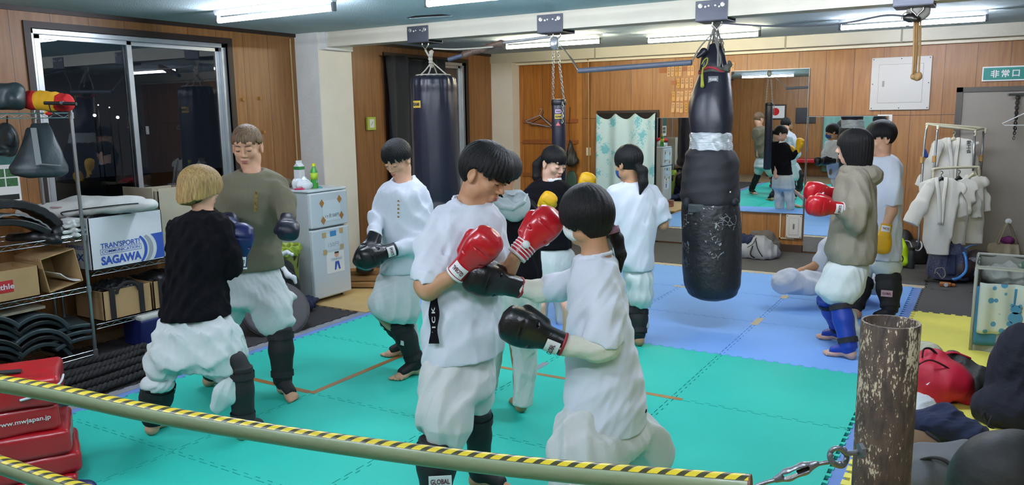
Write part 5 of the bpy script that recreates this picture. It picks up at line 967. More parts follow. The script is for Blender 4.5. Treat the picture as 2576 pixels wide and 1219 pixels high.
def uniform(lab, dz, top, hem, body, lsl, rsl, hk, fs, lap=True, writing=False):
    # body rows (y, x0, x1); sleeves: list of (x, y, r)
    t = thing('karate_uniform', lab, 'uniform', f((body[0][1]+body[0][2])/2, hem, dz), 'white uniforms on the garment rack'); s = Sd()
    for sl in (lsl, rsl):
        if sl:
            P = VR.chain(s, [(x, y, dz+q, r) for x, y, r, q in sl], .03, flat=(VR.aw, .34)); s.trim(P[-1], P[-1]-P[-2], .16)
    VR.loft(s, [(y, a, b, dz, .014+.022*min(1, (y-top)/90)) for y, a, b in body], .02, power=2.6)
    s.fold(.0045, 15, fs, (0, 0, 1)); s.fold(.003, 34, fs+3, (0, 0, 1))
    mx_ = (body[0][1]+body[0][2])/2; s._op('sub', lambda P, c=f(mx_, top-4, dz): (np.sqrt((((P-c)@VR.R/np.array([.06, .1, .055]))**2).sum(-1))-1)*.05, f(mx_, top-4, dz)-.12, f(mx_, top-4, dz)+.12, .01)
    s.plane(f(mx_, hem, dz), (0, 0, -1)); s.build('jacket', gim, t, res=.0065)
    if lap:
        m = MB()
        for sg in (-1, 1): m.tube([f(mx_+sg*12, top+2, dz-.03), f(mx_+sg*10, top+22, dz-.062), f(mx_+sg*5, top+60, dz-.075), f(mx_-2+sg*2, min(hem-8, top+120), dz-.075)], .019, 8, flat=.28)
        m.build('lapel', gim, t, smooth=True)
    MB().tube([f(mx_, top+8, dz), f(mx_, top-6, dz)]+[f(mx_+4*math.sin(a), top-10+4*math.cos(a), dz) for a in np.linspace(0, 3.6, 7)], .0035, 6).build('hanger_hook', hk, t, smooth=True)
    s = Sd(); VR.chain(s, [(mx_-14, top+14, dz, 3), (mx_, top+4, dz, 4), (mx_+14, top+14, dz, 3)], .01); s.build('hanger_arm', hk, t, res=.005)
    if writing:
        for k, chx in enumerate('愛工会'): text('embroidery', chx, .045, f(2437, 358+k*11, dz-.085), VR.rt, U3, ink, t, ext=.004, bold=.02)
uniform('white uniform jacket at the back of the rack with blue-black writing at the collar', .05, 344, 470, [(346, 2382, 2416), (352, 2362, 2438), (372, 2354, 2446), (420, 2352, 2448), (472, 2352, 2448)], [(2360, 366, 14, 0), (2342, 410, 13, .02), (2326, 452, 13, .05), (2312, 470, 12, .08)], [(2438, 366, 12, 0), (2446, 410, 12, .0), (2450, 440, 12, 0)], pvc, 3, writing=True)
uniform('white uniform jacket third from the front on the lower rail', -.10, 434, 612, [(438, 2436, 2460), (446, 2424, 2474), (480, 2422, 2474), (560, 2424, 2472), (612, 2426, 2470)], None, [(2466, 460, 10, 0), (2476, 500, 11, 0), (2480, 532, 12, .0)], pvc, 5, lap=False)
uniform('greyish white uniform jacket second from the front on the lower rail', -.22, 442, 615, [(444, 2398, 2426), (452, 2384, 2446), (490, 2382, 2448), (560, 2386, 2432), (615, 2388, 2426)], None, [(2440, 465, 12, 0), (2452, 510, 13, 0), (2456, 548, 13, .0)], vinyl, 9, lap=False)
uniform('big white uniform jacket at the front of the rack hanging almost to the floor', -.36, 444, 640, [(446, 2352, 2384), (454, 2336, 2404), (500, 2330, 2410), (560, 2324, 2394), (600, 2326, 2390), (640, 2336, 2384)], [(2338, 468, 15, 0), (2312, 520, 18, .0), (2290, 562, 19, 0)], [(2400, 470, 15, -.02), (2412, 515, 16, -.03), (2420, 545, 15, -.03)], vinyl, 12)
s = Sd(); VR.chain(s, [(2326, 378, .02, 4), (2330, 392, .02, 5)], .01); single(s.build('blue_ribbon', bluec0 if 'bluec0' in globals() else M('cloth_blue0', '#1f3f8f', .8), None, res=.005), 'small blue cloth tied to the left pole of the rack', 'cloth')
# bags by the rack
VG = View(depth(np.array((3.15, 6.5, .12))), (3.15, 6.5)); g_ = VG.J
t = thing('backpack', 'navy patterned backpack on the dark mat under the uniforms', 'backpack', (3.2, 6.65, 0)); s = Sd(); VG.loft(s, [(612, 2362, 2412, -.05, .06), (622, 2350, 2424, -.06, .09), (645, 2342, 2432, -.07, .12), (680, 2338, 2436, -.08, .13), (700, 2340, 2432, -.09, .12)], .03); s.fold(.008, 14, 3); s.plane((0, 0, .001), (0, 0, -1)); s.build('body', M('navy_pattern', '#1b2244', .7, bump=.2, bscale=60, var=.6, vscale=60, col2='#4c5470'), t, res=.006)
VG.d = VG.d; s = Sd(); VG.loft(s, [(640, 2386, 2404, -.19, .02), (690, 2380, 2402, -.23, .02)], .02, power=4); s.build('front_panel', navyc, t, res=.006); MB().tube([g_(2376, 616, -.08), g_(2380, 607, -.08), g_(2392, 607, -.08), g_(2396, 616, -.08)], .007, 7).build('handle', strapm, t, smooth=True)
MB().tube([g_(2352, 688, -.24), g_(2356, 676, -.24), g_(2372, 674, -.26), g_(2378, 690, -.28), g_(2370, 700, -.3), g_(2362, 690, -.28), g_(2356, 684, -.26)], .005, 6).build('loose_strap', M('strap_olive', '#77756a', .8), t, smooth=True)
t = thing('keyring_pouch', 'orange-brown keyring pouch at the foot of the navy backpack', 'pouch', g_(2385, 706, -.25)); s = Sd(); s.box(g_(2378, 716, -.3), (.05, .03, .025), R=VG.R, rnd=.01); s.box(g_(2392, 718, -.3), (.04, .03, .02), R=VG.R, rnd=.01); s.plane((0, 0, .001), (0, 0, -1)); s.build('pouch', M('leather_tan', '#a8662c', .5), t, res=.004); MB().lathe([(.0001, 0), (.018, 0), (.018, .004), (.0001, .004)], g_(2380, 716, -.335), 16, axis=-VG.aw).build('round_badge', cardw, t)
t = thing('duffel_bag', 'dark brown duffel bag with light blue straps beside the navy backpack', 'bag', (3.5, 6.6, 0)); s = Sd(); s.cap(g_(2415, 678, -.12), g_(2488, 672, .02), .135, .13, k=.02, flat=(U3, .86)); s.ell(g_(2460, 645, -.05), (.12, .10, .07), k=.06); s.fold(.008, 12, 3); s.plane((0, 0, .001), (0, 0, -1)); s.build('body', M('bag_brown', '#2b1f22', .6, bump=.2, bscale=60), t, res=.006)
lbs = M('strap_lightblue', '#3f86cf', .5)
MB().tube([g_(2424, 634, -.2), g_(2430, 650, -.27), g_(2430, 680, -.3), g_(2412, 698, -.33), g_(2396, 702, -.36)], .013, 8, flat=.35).build('strap', lbs, t, smooth=True)
MB().tube([g_(2498, 640, -.1), g_(2482, 662, -.16), g_(2484, 690, -.17)], .016, 8, flat=.35).build('strap', lbs, t, smooth=True)
MB().tube([g_(2455, 676, -.25), g_(2450, 692, -.25)], .013, 8, flat=.4).build('strap', lbs, t, smooth=True)
MB().tube([g_(2420, 628, -.15), g_(2440, 618, -.1), g_(2456, 616, .02)], .012, 8, flat=.4).build('strap', lbs, t, smooth=True)
MB().tube([g_(2478, 700, -.14), g_(2484, 714, -.2), g_(2504, 722, -.25)], .010, 8, flat=.4).build('strap', lbs, t, smooth=True)
s = Sd(); s.ell(g_(2452, 655, -.16), (.08, .03, .035)); s.fold(.003, 20, 3); s.build('white_print', M('print_patch', '#8b8b93', .7, var=.8, vscale=30, col2='#20202a'), t, res=.005)
t = thing('drawstring_bag', 'neon yellow-green drawstring bag beside the person with yellow gloves', 'bag', (2.93, 6.9, 0)); VN = View(depth(np.array((2.76, 7.0, .05))), (2.76, 7.0)); s = Sd(); VN.loft(s, [(598, 2256, 2274, 0, .02), (612, 2258, 2278, 0, .04), (640, 2254, 2284, 0, .06), (660, 2250, 2286, 0, .06), (668, 2250, 2278, 0, .04)], .02); s.fold(.008, 16, 3); s.build('sack', M('neon_yellow', '#c6f01a', .5, bump=.1, emit='#000000'), t, res=.005); MB().tube([VN.J(2256, 600, -.07), VN.J(2260, 630, -.1), VN.J(2272, 650, -.1), VN.J(2262, 666, -.09)], .006, 7).build('cord', strapm, t, smooth=True)
t = thing('black_holdall', 'black holdall with a white handle behind the neon bag', 'bag', (3.0, 7.0, 0)); s = Sd(); s.ell(VN.J(2300, 645, .25), (.14, .12, .2)); s.ell(VN.J(2275, 620, .3), (.10, .1, .2)); s.fold(.012, 14, 4); s.plane((0, 0, .001), (0, 0, -1)); s.build('body', M('nylon_black'), t, res=.007); MB().tube([VN.J(2268, 618, .1), VN.J(2274, 606, .08), VN.J(2288, 608, .07), VN.J(2296, 624, .06), VN.J(2310, 630, .06), VN.J(2319, 620, .06), VN.J(2316, 608, .08), VN.J(2304, 607, .1)], .010, 8, flat=.6).build('handle', cardw, t, smooth=True)
t = thing('water_bottle', 'dark grey metal bottle standing in front of the black holdall', 'bottle', VN.J(2292, 672, .0)); q_ = onZ(2291, 674); MB().lathe([(.0001, 0), (.034, 0), (.036, .01), (.036, .17), (.028, .2), (.026, .2)], q_, 24).build('body', M('bottle_grey', '#3d4246', .4, .4), t, auto=.8); MB().lathe([(.03, .195), (.03, .225), (.0001, .228)], q_, 24).build('lid', vinyl, t, auto=.8)
q_ = onZ(2360, 712); single(MB().tube([q_+(-.12, .02, .012), q_+(-.05, .0, .018), q_+(.03, .01, .014), q_+(.1, -.02, .012)], .013, 8, flat=.6).build('black_strap', strapm, smooth=True), 'short black strap lying in front of the navy backpack', 'strap')
# ------------------------------------------------------------------ near right: laundry basket, bags, post and rail
VL = View(depth(np.array((3.75, 4.2, .4))), (3.75, 4.2)); l_ = VL.J
t = thing('laundry_basket', 'grey folding laundry basket at the right edge behind the red backpack', 'basket', (3.8, 4.2, 0)); bk = M('basket_grey', '#a8ab9f', .6, var=.1)
bx0, bx1_, by0, by1, bz = 3.52, 4.15, 3.95, 4.55, .60
def bp(u, v, z): return np.array((bx0+(bx1_-bx0)*u, by0+(by1-by0)*v, z))
zb_ = float(onX(2466, 735, 3.53)[2]) if False else .60
m = MB()
for (u, v) in ((0, 0), (1, 0), (0, 1), (1, 1)): m.tube([bp(u, v, 0), bp(u, v, bz)], .012, 10)
m.tube([bp(0, 0, bz), bp(1, 0, bz), bp(1, 1, bz), bp(0, 1, bz)], .013, 10, closed=True); m.build('frame', bk, t, smooth=True)
def side(a, c, name):
    MB().sheet(lambda u, v: a*(1-u)+c*u+np.array((0, 0, -(bz-.02)*v))+np.array((.012*math.sin(u*20+v*3), .012*math.sin(u*17), 0)), 24, 8, .004).build(name, M('mesh_cloth', '#8e9188', .8, bump=.3, bscale=60), t, smooth=True)
side(bp(0, 0, bz), bp(0, 1, bz), 'side_cloth'); side(bp(0, 1, bz), bp(1, 1, bz), 'side_cloth'); side(bp(1, 1, bz), bp(1, 0, bz), 'side_cloth'); side(bp(0, 0, .25), bp(1, 0, .25), 'side_cloth')
tow = bpy.data.materials.new('towel_print'); tow.use_nodes = True; nt = tow.node_tree; b_ = nt.nodes['Principled BSDF']; tc = nt.nodes.new('ShaderNodeTexCoord'); vo = nt.nodes.new('ShaderNodeTexVoronoi'); vo.inputs['Scale'].default_value = 13; nt.links.new(tc.outputs['Object'], vo.inputs[0]); rp = nt.nodes.new('ShaderNodeValToRGB'); rp.color_ramp.elements[0].position = .26; rp.color_ramp.elements[1].position = .30; rp.color_ramp.elements[0].color = (*lin('#4f8fb0'), 1); rp.color_ramp.elements[1].color = (*lin('#c2cbbf'), 1); nt.links.new(vo.outputs['Distance'], rp.inputs[0]); nt.links.new(rp.outputs[0], b_.inputs['Base Color']); b_.inputs['Roughness'].default_value = .95
t2 = thing('bath_towel', 'pale towel with blue flowers and a bear hanging on the laundry basket front', 'towel', (3.82, by0-.03, .1))
MB().sheet(lambda u, v: np.array((bx0+.03+.60*u, by0-.03-.014*math.sin(u*14+v)-.01*math.sin(u*31), .50-.36*v)), 40, 10, .005).build('towel', tow, t2, smooth=True)
MB().sheet(lambda u, v: np.array((bx0+.01+.62*u, by0-.018-.010*math.sin(u*14+v), .47-.42*v)), 40, 10, .004).build('blue_layer', M('towel_blue', '#3f7d9c', .95, var=.2, vscale=20), t2, smooth=True)
bear = M('bear_blue', '#4a88ab', .95); c = np.array((3.77, by0-.058, .26)); m = MB()
for (dx, dz, r) in ((0, .075, .032), (-.024, .103, .011), (.024, .103, .011), (0, .015, .042), (-.03, -.03, .018), (.03, -.03, .018)): m.lathe([(.0001, 0), (r, 0), (r, .002), (.0001, .002)], c+(dx, 0, dz), 18, axis=(0, -1, 0))
m.build('bear_print', bear, t2)
s = Sd(); s.box((3.95, 4.2, .585), (.16, .14, .02), rnd=.015); s.fold(.012, 14, 3); single(s.build('green_cloth', M('cloth_green2', '#2c5a3c', .8), None, res=.006), 'green cloth lying on top in the laundry basket', 'cloth')
s = Sd(); s.ell((3.8, 4.25, .50), (.26, .24, .09)); s.fold(.02, 10, 3); single(s.build('laundry_pile', M('laundry_grey', '#8c9089', .85, bump=.2), None, res=.008), 'pile of grey laundry inside the basket', 'laundry')
# red backpack
VP = View(depth(np.array((3.42, 2.75, .15))), (3.4, 2.75)); k_ = VP.J
t = thing('backpack', 'bright red backpack with black straps lying on the yellow mats', 'backpack', (3.4, 2.7, 0)); s = Sd(); s.ell(k_(2368, 955, .0), (.17, .15, .125), k=.02); s.cap(k_(2345, 915, .1), k_(2440, 1005, -.05), .10, .045, k=.06); s.cap(k_(2320, 930, .0), k_(2350, 1010, -.05), .06, .05, k=.06)
s.fold(.006, 12, 3); s.plane((0, 0, .002), (0, 0, -1)); s.build('body', M('nylon_red', '#c01035', .55, bump=.15, bscale=60, var=.12), t, res=.006)
s = Sd(); s.ell(k_(2440, 960, .06), (.17, .14, .10)); s.cap(k_(2400, 905, .15), k_(2500, 985, .0), .06, .05, k=.05); s.fold(.010, 14, 4); s.plane((0, 0, .002), (0, 0, -1)); s.build('back_panel', M('nylon_black'), t, res=.006)
MB().tube([k_(2303, 925, -.06), k_(2318, 912, -.1), k_(2345, 906, -.1), k_(2392, 930, -.1), k_(2432, 966, -.1)], .007, 7, flat=.5).build('zip', M('zip_maroon', '#3c0c18', .6), t, smooth=True); MB().tube([k_(2320, 898, .02), k_(2324, 878, .03), k_(2340, 876, .03), k_(2354, 888, .03), k_(2358, 900, .02)], .010, 8, flat=.5).build('top_handle', strapm, t, smooth=True)
MB().tube([k_(2362, 892, .08), k_(2400, 886, .12), k_(2440, 900, .12)], .018, 8, flat=.35).build('shoulder_strap', M('nylon_red'), t, smooth=True); MB().prism([k_(2329, 966, -.175), k_(2340, 960, -.17), k_(2333, 968, -.18)], (0, 0, 0), -VP.aw*.002).build('white_mark', cardw, t)
def heap(name, lab, cat, V, ells, mat, fold=(.014, 16, 3), res=.006, extra=None):
    s = Sd()
    for (x, y, dz, r) in ells: s.ell(V.J(x, y, dz), r, k=.05)
    s.fold(fold[0]*.38, fold[1]*1.6, fold[2], (.6, .5, .3)); s.fold(fold[0]*.3, fold[1]*3.4, fold[2]+2, (.3, .8, .2)); s.plane((0, 0, .001), (0, 0, -1)); return single(s.build(name, mat, None, res=res), lab, cat)
VQ = View(depth(np.array((3.3, 2.3, .1))), (3.3, 2.3))
heap('white_towel', 'crumpled white towel between the rusty post and the red backpack', 'towel', VQ, [(2306, 1012, .1, (.10, .1, .05)), (2300, 1035, 0, (.06, .06, .04))], white0 if 'white0' in globals() else M('towel_white', '#c9ced2', .85, bump=.3), (.02, 18, 3))
heap('plastic_wrap', 'crinkled clear packaging behind the red backpack', 'packaging', View(depth(np.array((3.25, 3.3, .1))), (3.2, 3.3)), [(2325, 880, .0, (.11, .08, .06)), (2300, 895, 0, (.05, .06, .08))], M('plastic_film2', '#b9b9a2', .4, bump=.3), (.016, 24, 3))
VZ = View(depth(np.array((3.42, 2.0, .08))), (3.4, 2.0))
heap('navy_tracksuit', 'crumpled navy clothing in front of the red backpack', 'clothes', VZ, [(2330, 1062, .0, (.13, .1, .06)), (2400, 1080, 0, (.16, .12, .07)), (2460, 1110, 0, (.11, .1, .05)), (2375, 1050, .05, (.08, .08, .08))], navyc, (.02, 12, 3))
t = thing('baseball_cap', 'brown cap under the navy clothing beside the rusty post', 'hat', VZ.J(2310, 1115)); VC = View(depth(np.array((3.35, 1.75, .05))), (3.35, 1.75)); s = Sd(); s.ell(VC.J(2300, 1112, 0), (.12, .10, .055)); s.plane((0, 0, .004), (0, 0, -1)); s.build('crown', M('cap_brown', '#6b5138', .8, bump=.3), t, res=.005); MB().tube([VC.J(2330, 1085, -.02), VC.J(2356, 1105, -.06), VC.J(2372, 1122, -.04)], .012, 8, flat=.4).build('band', strapm, t, smooth=True)
heap('dark_coat', 'large dark navy coat heaped against the laundry basket at the right edge', 'clothes', View(depth(np.array((3.8, 2.6, .3))), (3.8, 2.6)), [(2560, 960, .1, (.16, .16, .34)), (2545, 1030, 0, (.20, .16, .14)), (2580, 900, .15, (.1, .12, .2))], M('coat_navy', '#0f1222', .9, bump=.3, bscale=100), (.02, 8, 3), .008)
single(MB().tube([VZ.J(2470, 1052, .1), VZ.J(2476, 1036, .1), VZ.J(2482, 1056, .1), VZ.J(2494, 1046, .08), VZ.J(2486, 1070, .05), VZ.J(2500, 1076, .05)], .005, 6).build('black_lace', strapm, smooth=True), 'black lace looped on the yellow mat by the dark coat', 'lace')
VY = View(depth(np.array((3.6, 1.4, .08))), (3.6, 1.4))
t = thing('gym_bag', 'grey gym bag lying in the lower right corner', 'bag', (3.6, 1.35, 0)); s = Sd()
for (x, y, dz, r) in ((2400, 1190, .0, (.22, .16, .12)), (2480, 1185, 0, (.2, .18, .12)), (2310, 1200, .0, (.12, .12, .08))): s.ell(VY.J(x, y, dz), r, k=.06)
s.fold(.012, 8, 3); s.plane((0, 0, .001), (0, 0, -1)); s.build('body', M('nylon_grey', '#55575b', .7, bump=.2, bscale=60), t, res=.007); MB().tube([VY.J(2300, 1160, -.0), VY.J(2350, 1150, -.1), VY.J(2390, 1168, -.15), VY.J(2395, 1215, -.17)], .016, 8, flat=.4).build('strap', strapm, t, smooth=True)
heap('black_backpack', 'rounded black backpack in the very bottom right corner', 'bag', View(depth(np.array((3.75, .9, .2))), (3.75, .9)), [(2530, 1240, .0, (.20, .16, .24)), (2570, 1220, 0, (.12, .14, .2))], M('nylon_black2', '#131316', .6, bump=.15), (.006, 8, 3), .007)
heap('olive_beanie', 'olive knitted hat at the right edge by the gym bag', 'hat', View(depth(np.array((3.95, 1.6, .08))), (3.9, 1.6)), [(2572, 1142, .0, (.08, .08, .06))], M('knit_olive', '#6a6b3a', .9, bump=.6, bscale=70), (.006, 20, 3))
heap('black_sleeve', 'black sleeve stretched on the mat towards the olive hat', 'clothes', View(depth(np.array((3.75, 1.7, .05))), (3.7, 1.7)), [(2470, 1140, .0, (.1, .06, .03)), (2520, 1128, 0, (.1, .06, .035)), (2556, 1118, 0, (.06, .06, .035))], strapm, (.01, 20, 3))
VW_ = View(depth(np.array((4.05, 5.6, .2))), (4.0, 5.6)); t = thing('glass_jar', 'translucent grey vase-like container at the right edge on the dark mat', 'container', onZ(2572, 760)); q_ = onZ(2585, 765); MB().lathe([(.0001, 0), (.13, 0), (.14, .02), (.08, .05), (.05, .12), (.06, .3), (.07, .34)], q_, 28).build('body', M('plastic_smoke', '#6f7270', .25, alpha=.8), t, smooth=True)
single(MB().box(onZ(2548, 742)+(0, 0, .012), (.30, .12, .02), rz=-.1).build('wooden_strip', M('timber'), bevel=.002), 'short wooden strip lying behind the laundry basket', 'wood')
# rusty post
dP = 1.62; PC = W(2241, 808, dP); px_, py_, pz = float(PC[0]), float(PC[1]), float(PC[2]); pr_ = 69.5/CAM_F*dP*1.0
rust = bpy.data.materials.new('rusty_paint'); rust.use_nodes = True; nt = rust.node_tree; b_ = nt.nodes['Principled BSDF']; tc = nt.nodes.new('ShaderNodeTexCoord'); L = nt.links.new
n1 = nt.nodes.new('ShaderNodeTexNoise'); n1.inputs['Scale'].default_value = 38; n1.inputs['Detail'].default_value = 12; mp = nt.nodes.new('ShaderNodeMapping'); mp.inputs['Scale'].default_value = (1.8, 1.8, .6); L(tc.outputs['Object'], mp.inputs[0]); L(mp.outputs[0], n1.inputs[0])
n2 = nt.nodes.new('ShaderNodeTexNoise'); n2.inputs['Scale'].default_value = 170; n2.inputs['Detail'].default_value = 5; L(mp.outputs[0], n2.inputs[0]); n4 = nt.nodes.new('ShaderNodeTexNoise'); n4.inputs['Scale'].default_value = 7; n4.inputs['Detail'].default_value = 2; L(tc.outputs['Object'], n4.inputs[0])
def mt(op, a, b=None, v=0): n = nt.nodes.new('ShaderNodeMath'); n.operation = op; L(a, n.inputs[0]); (L(b, n.inputs[1]) if b is not None else None); n.inputs[1].default_value = v if b is None else 0; return n.outputs[0]
a_ = mt('MULTIPLY', n1.outputs[0], v=.55); b2_ = mt('MULTIPLY', n2.outputs[0], v=.8); c_ = mt('MULTIPLY', n4.outputs[0], v=.55); sm = mt('ADD', mt('ADD', a_, b2_), c_); ms = mt('GREATER_THAN', sm, v=1.055)
r1 = nt.nodes.new('ShaderNodeValToRGB'); r1.color_ramp.elements[0].position = .3; r1.color_ramp.elements[1].position = .7; r1.color_ramp.elements[0].color = (*lin('#2e2722'), 1); r1.color_ramp.elements[1].color = (*lin('#57483a'), 1); L(n1.outputs[0], r1.inputs[0])
mx = nt.nodes.new('ShaderNodeMix'); mx.data_type = 'RGBA'; L(ms, mx.inputs[0]); L(r1.outputs[0], mx.inputs[6]); mx.inputs[7].default_value = (*lin('#b3a98f'), 1); L(mx.outputs[2], b_.inputs['Base Color']); b_.inputs['Roughness'].default_value = .6; b_.inputs['Metallic'].default_value = .25
bpn = nt.nodes.new('ShaderNodeBump'); bpn.inputs['Strength'].default_value = .5; bpn.inputs['Distance'].default_value = .004; L(sm, bpn.inputs['Height']); L(bpn.outputs[0], b_.inputs['Normal'])
t = thing('steel_post', 'rusty brown open-topped steel pipe post in the right foreground', 'post', (px_, py_, 0)); z_ = pz
MB().lathe([(pr_, 0), (pr_, z_-.002), (pr_-.001, z_), (pr_-.005, z_), (pr_-.006, z_-.002), (pr_-.006, z_-.5), (.0001, z_-.5)], (px_, py_, 0), 64).build('pipe', rust, t, auto=.7); MB().lathe([(pr_, 0), (pr_+.06, 0), (pr_+.06, .012), (pr_, .012)], (px_, py_, -.001), 40).build('base_plate', rust, t, auto=.7)
VX = View(dP, (px_, py_)); zk = M('zinc_dull', '#7c8085', .4, .7, var=.2, vscale=40, bump=.2)
t = thing('eye_bolt', 'galvanised eye bolt screwed into the rusty post', 'bolt', VX.J(2150, 1130)); MB().tube([VX.J(2178, 1132, -.03), VX.J(2148, 1138, -.04), VX.J(2130, 1140, -.04)]+[VX.J(2106+19*math.cos(a), 1146+20*math.sin(a)*1.0, -.04+.006*math.sin(a)) for a in np.linspace(-.5, -5.4, 16)], .0052, 12).build('eye', zk, t, smooth=True); MB().lathe([(.0001, 0), (.016, 0), (.016, .008), (.0001, .008)], VX.J(2172, 1132, -.045), 6, axis=VX.J(2130, 1138, -.045)-VX.J(2172, 1132, -.045)).build('nut', zk, t)
t = thing('turnbuckle', 'steel turnbuckle pulling the taped rail to the eye bolt', 'turnbuckle', VX.J(1990, 1180)); f = VX.J
m = MB(); m.tube([f(2122, 1128, -.03), f(2130, 1148, -.02), f(2120, 1170, -.03), f(2098, 1166, -.05), f(2088, 1150, -.05), f(2092, 1140, -.05)], .0055, 12); m.build('hook', zk, t, smooth=True)
m = MB().tube([f(2100, 1160, -.05), f(2070, 1164, -.04), f(2050, 1168, -.04)], .0042, 10); m.tube([f(1955, 1205, -.03), f(1925, 1213, -.03), f(1900, 1222, -.03)], .0042, 10); m.build('threaded_rod', zk, t, smooth=True)
a, c = f(2052, 1166, -.04), f(1952, 1205, -.03); d = nrm(c-a); up_ = nrm(np.cross(d, VX.aw)); s = Sd(); s.chain([a, a*.7+c*.3, a*.3+c*.7, c], [.007, .0125, .0125, .007], k=.006, flat=(VX.aw, .75)); s.cap(a*.78+c*.22, a*.24+c*.76, .0055, .0055, k=.002, op='sub', flat=(VX.aw, 6.0)); s.build('body', zk, t, res=.002)
MB().tube([f(2056, 1168, -.035), f(2005, 1187, -.033)], .004, 8).build('inner_rod', M('zinc_dark', '#4a4340', .5, .5), t, smooth=True)
# taped rail
rc = [((0, 961), 2.36), ((170, 990), 2.30), ((340, 1030), 2.235), ((620, 1078), 2.13), ((800, 1106), 2.06), ((1020, 1136), 1.985), ((1250, 1165), 1.905), ((1500, 1189), 1.82), ((1750, 1208), 1.735), ((1886, 1219), 1.69)]
P = [W(-120, 944, 2.41)]+[W(*q, d) for q, d in rc]; P = [p_+(0, 0, -.004) for p_ in P]
def resample(P, n):
    P = np.array(P); s_ = np.r_[0, np.cumsum(np.linalg.norm(np.diff(P, axis=0), axis=1))]; q = np.linspace(0, s_[-1], n); k3 = [np.interp(q, s_, P[:, i]) for i in range(3)]; Q = np.stack(k3, 1)
    for _ in range(int(n*.3)): Q[1:-1] = Q[1:-1]*.5+.25*(Q[:-2]+Q[2:])
    return Q
rg_ = M('rail_green', '#7f8f6e', .42, bump=.15, bscale=50, var=.12, vscale=5, coat=.2)
tpm = bpy.data.materials.new('hazard_tape'); tpm.use_nodes = True; nt = tpm.node_tree; b_ = nt.nodes['Principled BSDF']; at = nt.nodes.new('ShaderNodeUVMap'); sp = nt.nodes.new('ShaderNodeSeparateXYZ'); nt.links.new(at.outputs[0], sp.inputs[0])
def mth(op, a, b=None, v=0): n = nt.nodes.new('ShaderNodeMath'); n.operation = op; nt.links.new(a, n.inputs[0]); (nt.links.new(b, n.inputs[1]) if b is not None else setattr(n.inputs[1], 'default_value', v)); return n.outputs[0]
st = mth('ADD', mth('MULTIPLY', sp.outputs[0], v=1.0), mth('MULTIPLY', sp.outputs[1], v=-.95)); fr_ = mth('FRACT', st); lt = mth('LESS_THAN', fr_, v=.42); nz = nt.nodes.new('ShaderNodeTexNoise'); nz.inputs['Scale'].default_value = 30
mx = nt.nodes.new('ShaderNodeMix'); mx.data_type = 'RGBA'; nt.links.new(lt, mx.inputs[0]); mx.inputs[6].default_value = (*lin('#c9b52c'), 1); mx.inputs[7].default_value = (*lin('#35331d'), 1); nt.links.new(mx.outputs[2], b_.inputs['Base Color']); b_.inputs['Roughness'].default_value = .32; b_.inputs['Coat Weight'].default_value = .3
def rail(P, lab, r=.0255, n=90, capend=False):
    Q = resample(P, n); t = thing('guard_rail', lab, 'rail', Q[n//2]); MB().tube(Q, r, 28).build('pipe', rg_, t, auto=.9)
    vs = []; fs = []; uv = []; L_ = 0; A = np.radians(np.linspace(52, 150, 14))
    for i in range(n):
        d = nrm(Q[min(i+1, n-1)]-Q[max(i-1, 0)]); x = nrm(np.cross(d, U3)); z = np.cross(x, d)
        if i: L_ += np.linalg.norm(Q[i]-Q[i-1])
        for j, a in enumerate(A): vs.append(Q[i]+(x*math.cos(a)+z*math.sin(a))*(r+.0012)); uv.append((L_/.042, j/13))
    k = len(A)
    for i in range(n-1):
        for j in range(k-1): fs.append((i*k+j, (i+1)*k+j, (i+1)*k+j+1, i*k+j+1))
    o = put('hazard_tape', vs, fs, tpm, t, smooth=True); ul = o.data.uv_layers.new(name='UVMap')
    for l in o.data.loops: ul.data[l.index].uv = uv[l.vertex_index]
    if capend:
        d = nrm(Q[-1]-Q[-2]); MB().tube([Q[-1]-d*.002, Q[-1]+d*.004], r+.001, 28).build('end_plug', M('plug_brown', '#5b3726', .6), t, auto=.8)
    return Q
rail(P, 'long green pipe rail with yellow and black tape across the foreground', capend=True)
P2 = [W(-120, 1128, 2.40), W(0, 1169, 2.33), W(100, 1203, 2.28), W(200, 1238, 2.22), W(420, 1300, 2.12), W(900, 1420, 2.0), W(1500, 1520, 1.8), W(1900, 1560, 1.68)]
rail(P2, 'lower taped rail just cutting the bottom left corner of the photo', n=70)
single(MB().tube([W(-118, 900, 2.42)-U3*1.2, W(-118, 900, 2.42)+U3*.12], .03, 20).build('rail_upright', rg_, smooth=True), 'green upright carrying the rails just outside the left edge', 'post')
# ------------------------------------------------------------------ back of the room, seen only in the mirrors
t = thing('doorway_curtain', 'blue-green curtain on the wall behind the camera, visible in the mirrors', 'curtain', (.3, YB+.06, .1)); MB().sheet(lambda u, v: (-.25+u*1.2, YB+.07+.03*math.sin(u*22), 2.0-1.9*v), 50, 10, .003).build('fabric', M('curtain_seagreen', '#7fb0a6', .8), t, smooth=True)
t = thing('framed_picture', 'framed red and white picture on the wall behind the camera, seen in the mirror', 'picture', (-1.5, YB+.02, 1.5)); MB().bx((-1.75, YB+.001, 1.45), (-1.2, YB+.03, 1.85)).build('frame', darkwood, t, bevel=.004); MB().bx((-1.71, YB+.03, 1.49), (-1.24, YB+.034, 1.81)).build('print', M('paper'), t); MB().lathe([(.0001, 0), (.10, 0), (.10, .002), (.0001, .002)], (-1.475, YB+.034, 1.66), 30, axis=(0, 1, 0)).build('red_disc', M('fabric_red'), t)
t = thing('wall_monitor', 'black flat screen on the wall behind the camera, seen in the mirror', 'screen', (-.75, YB+.03, 1.4)); MB().bx((-.95, YB+.002, 1.35), (-.45, YB+.05, 1.75)).build('screen', vinyl, t, bevel=.006)
t = thing('long_bench', 'low dark red padded bench against the wall behind the camera', 'bench', (-.4, YB+.35, 0)); MB().bx((-1.6, YB+.1, .35), (.9, YB+.6, .45)).build('seat', redv, t, bevel=.02)
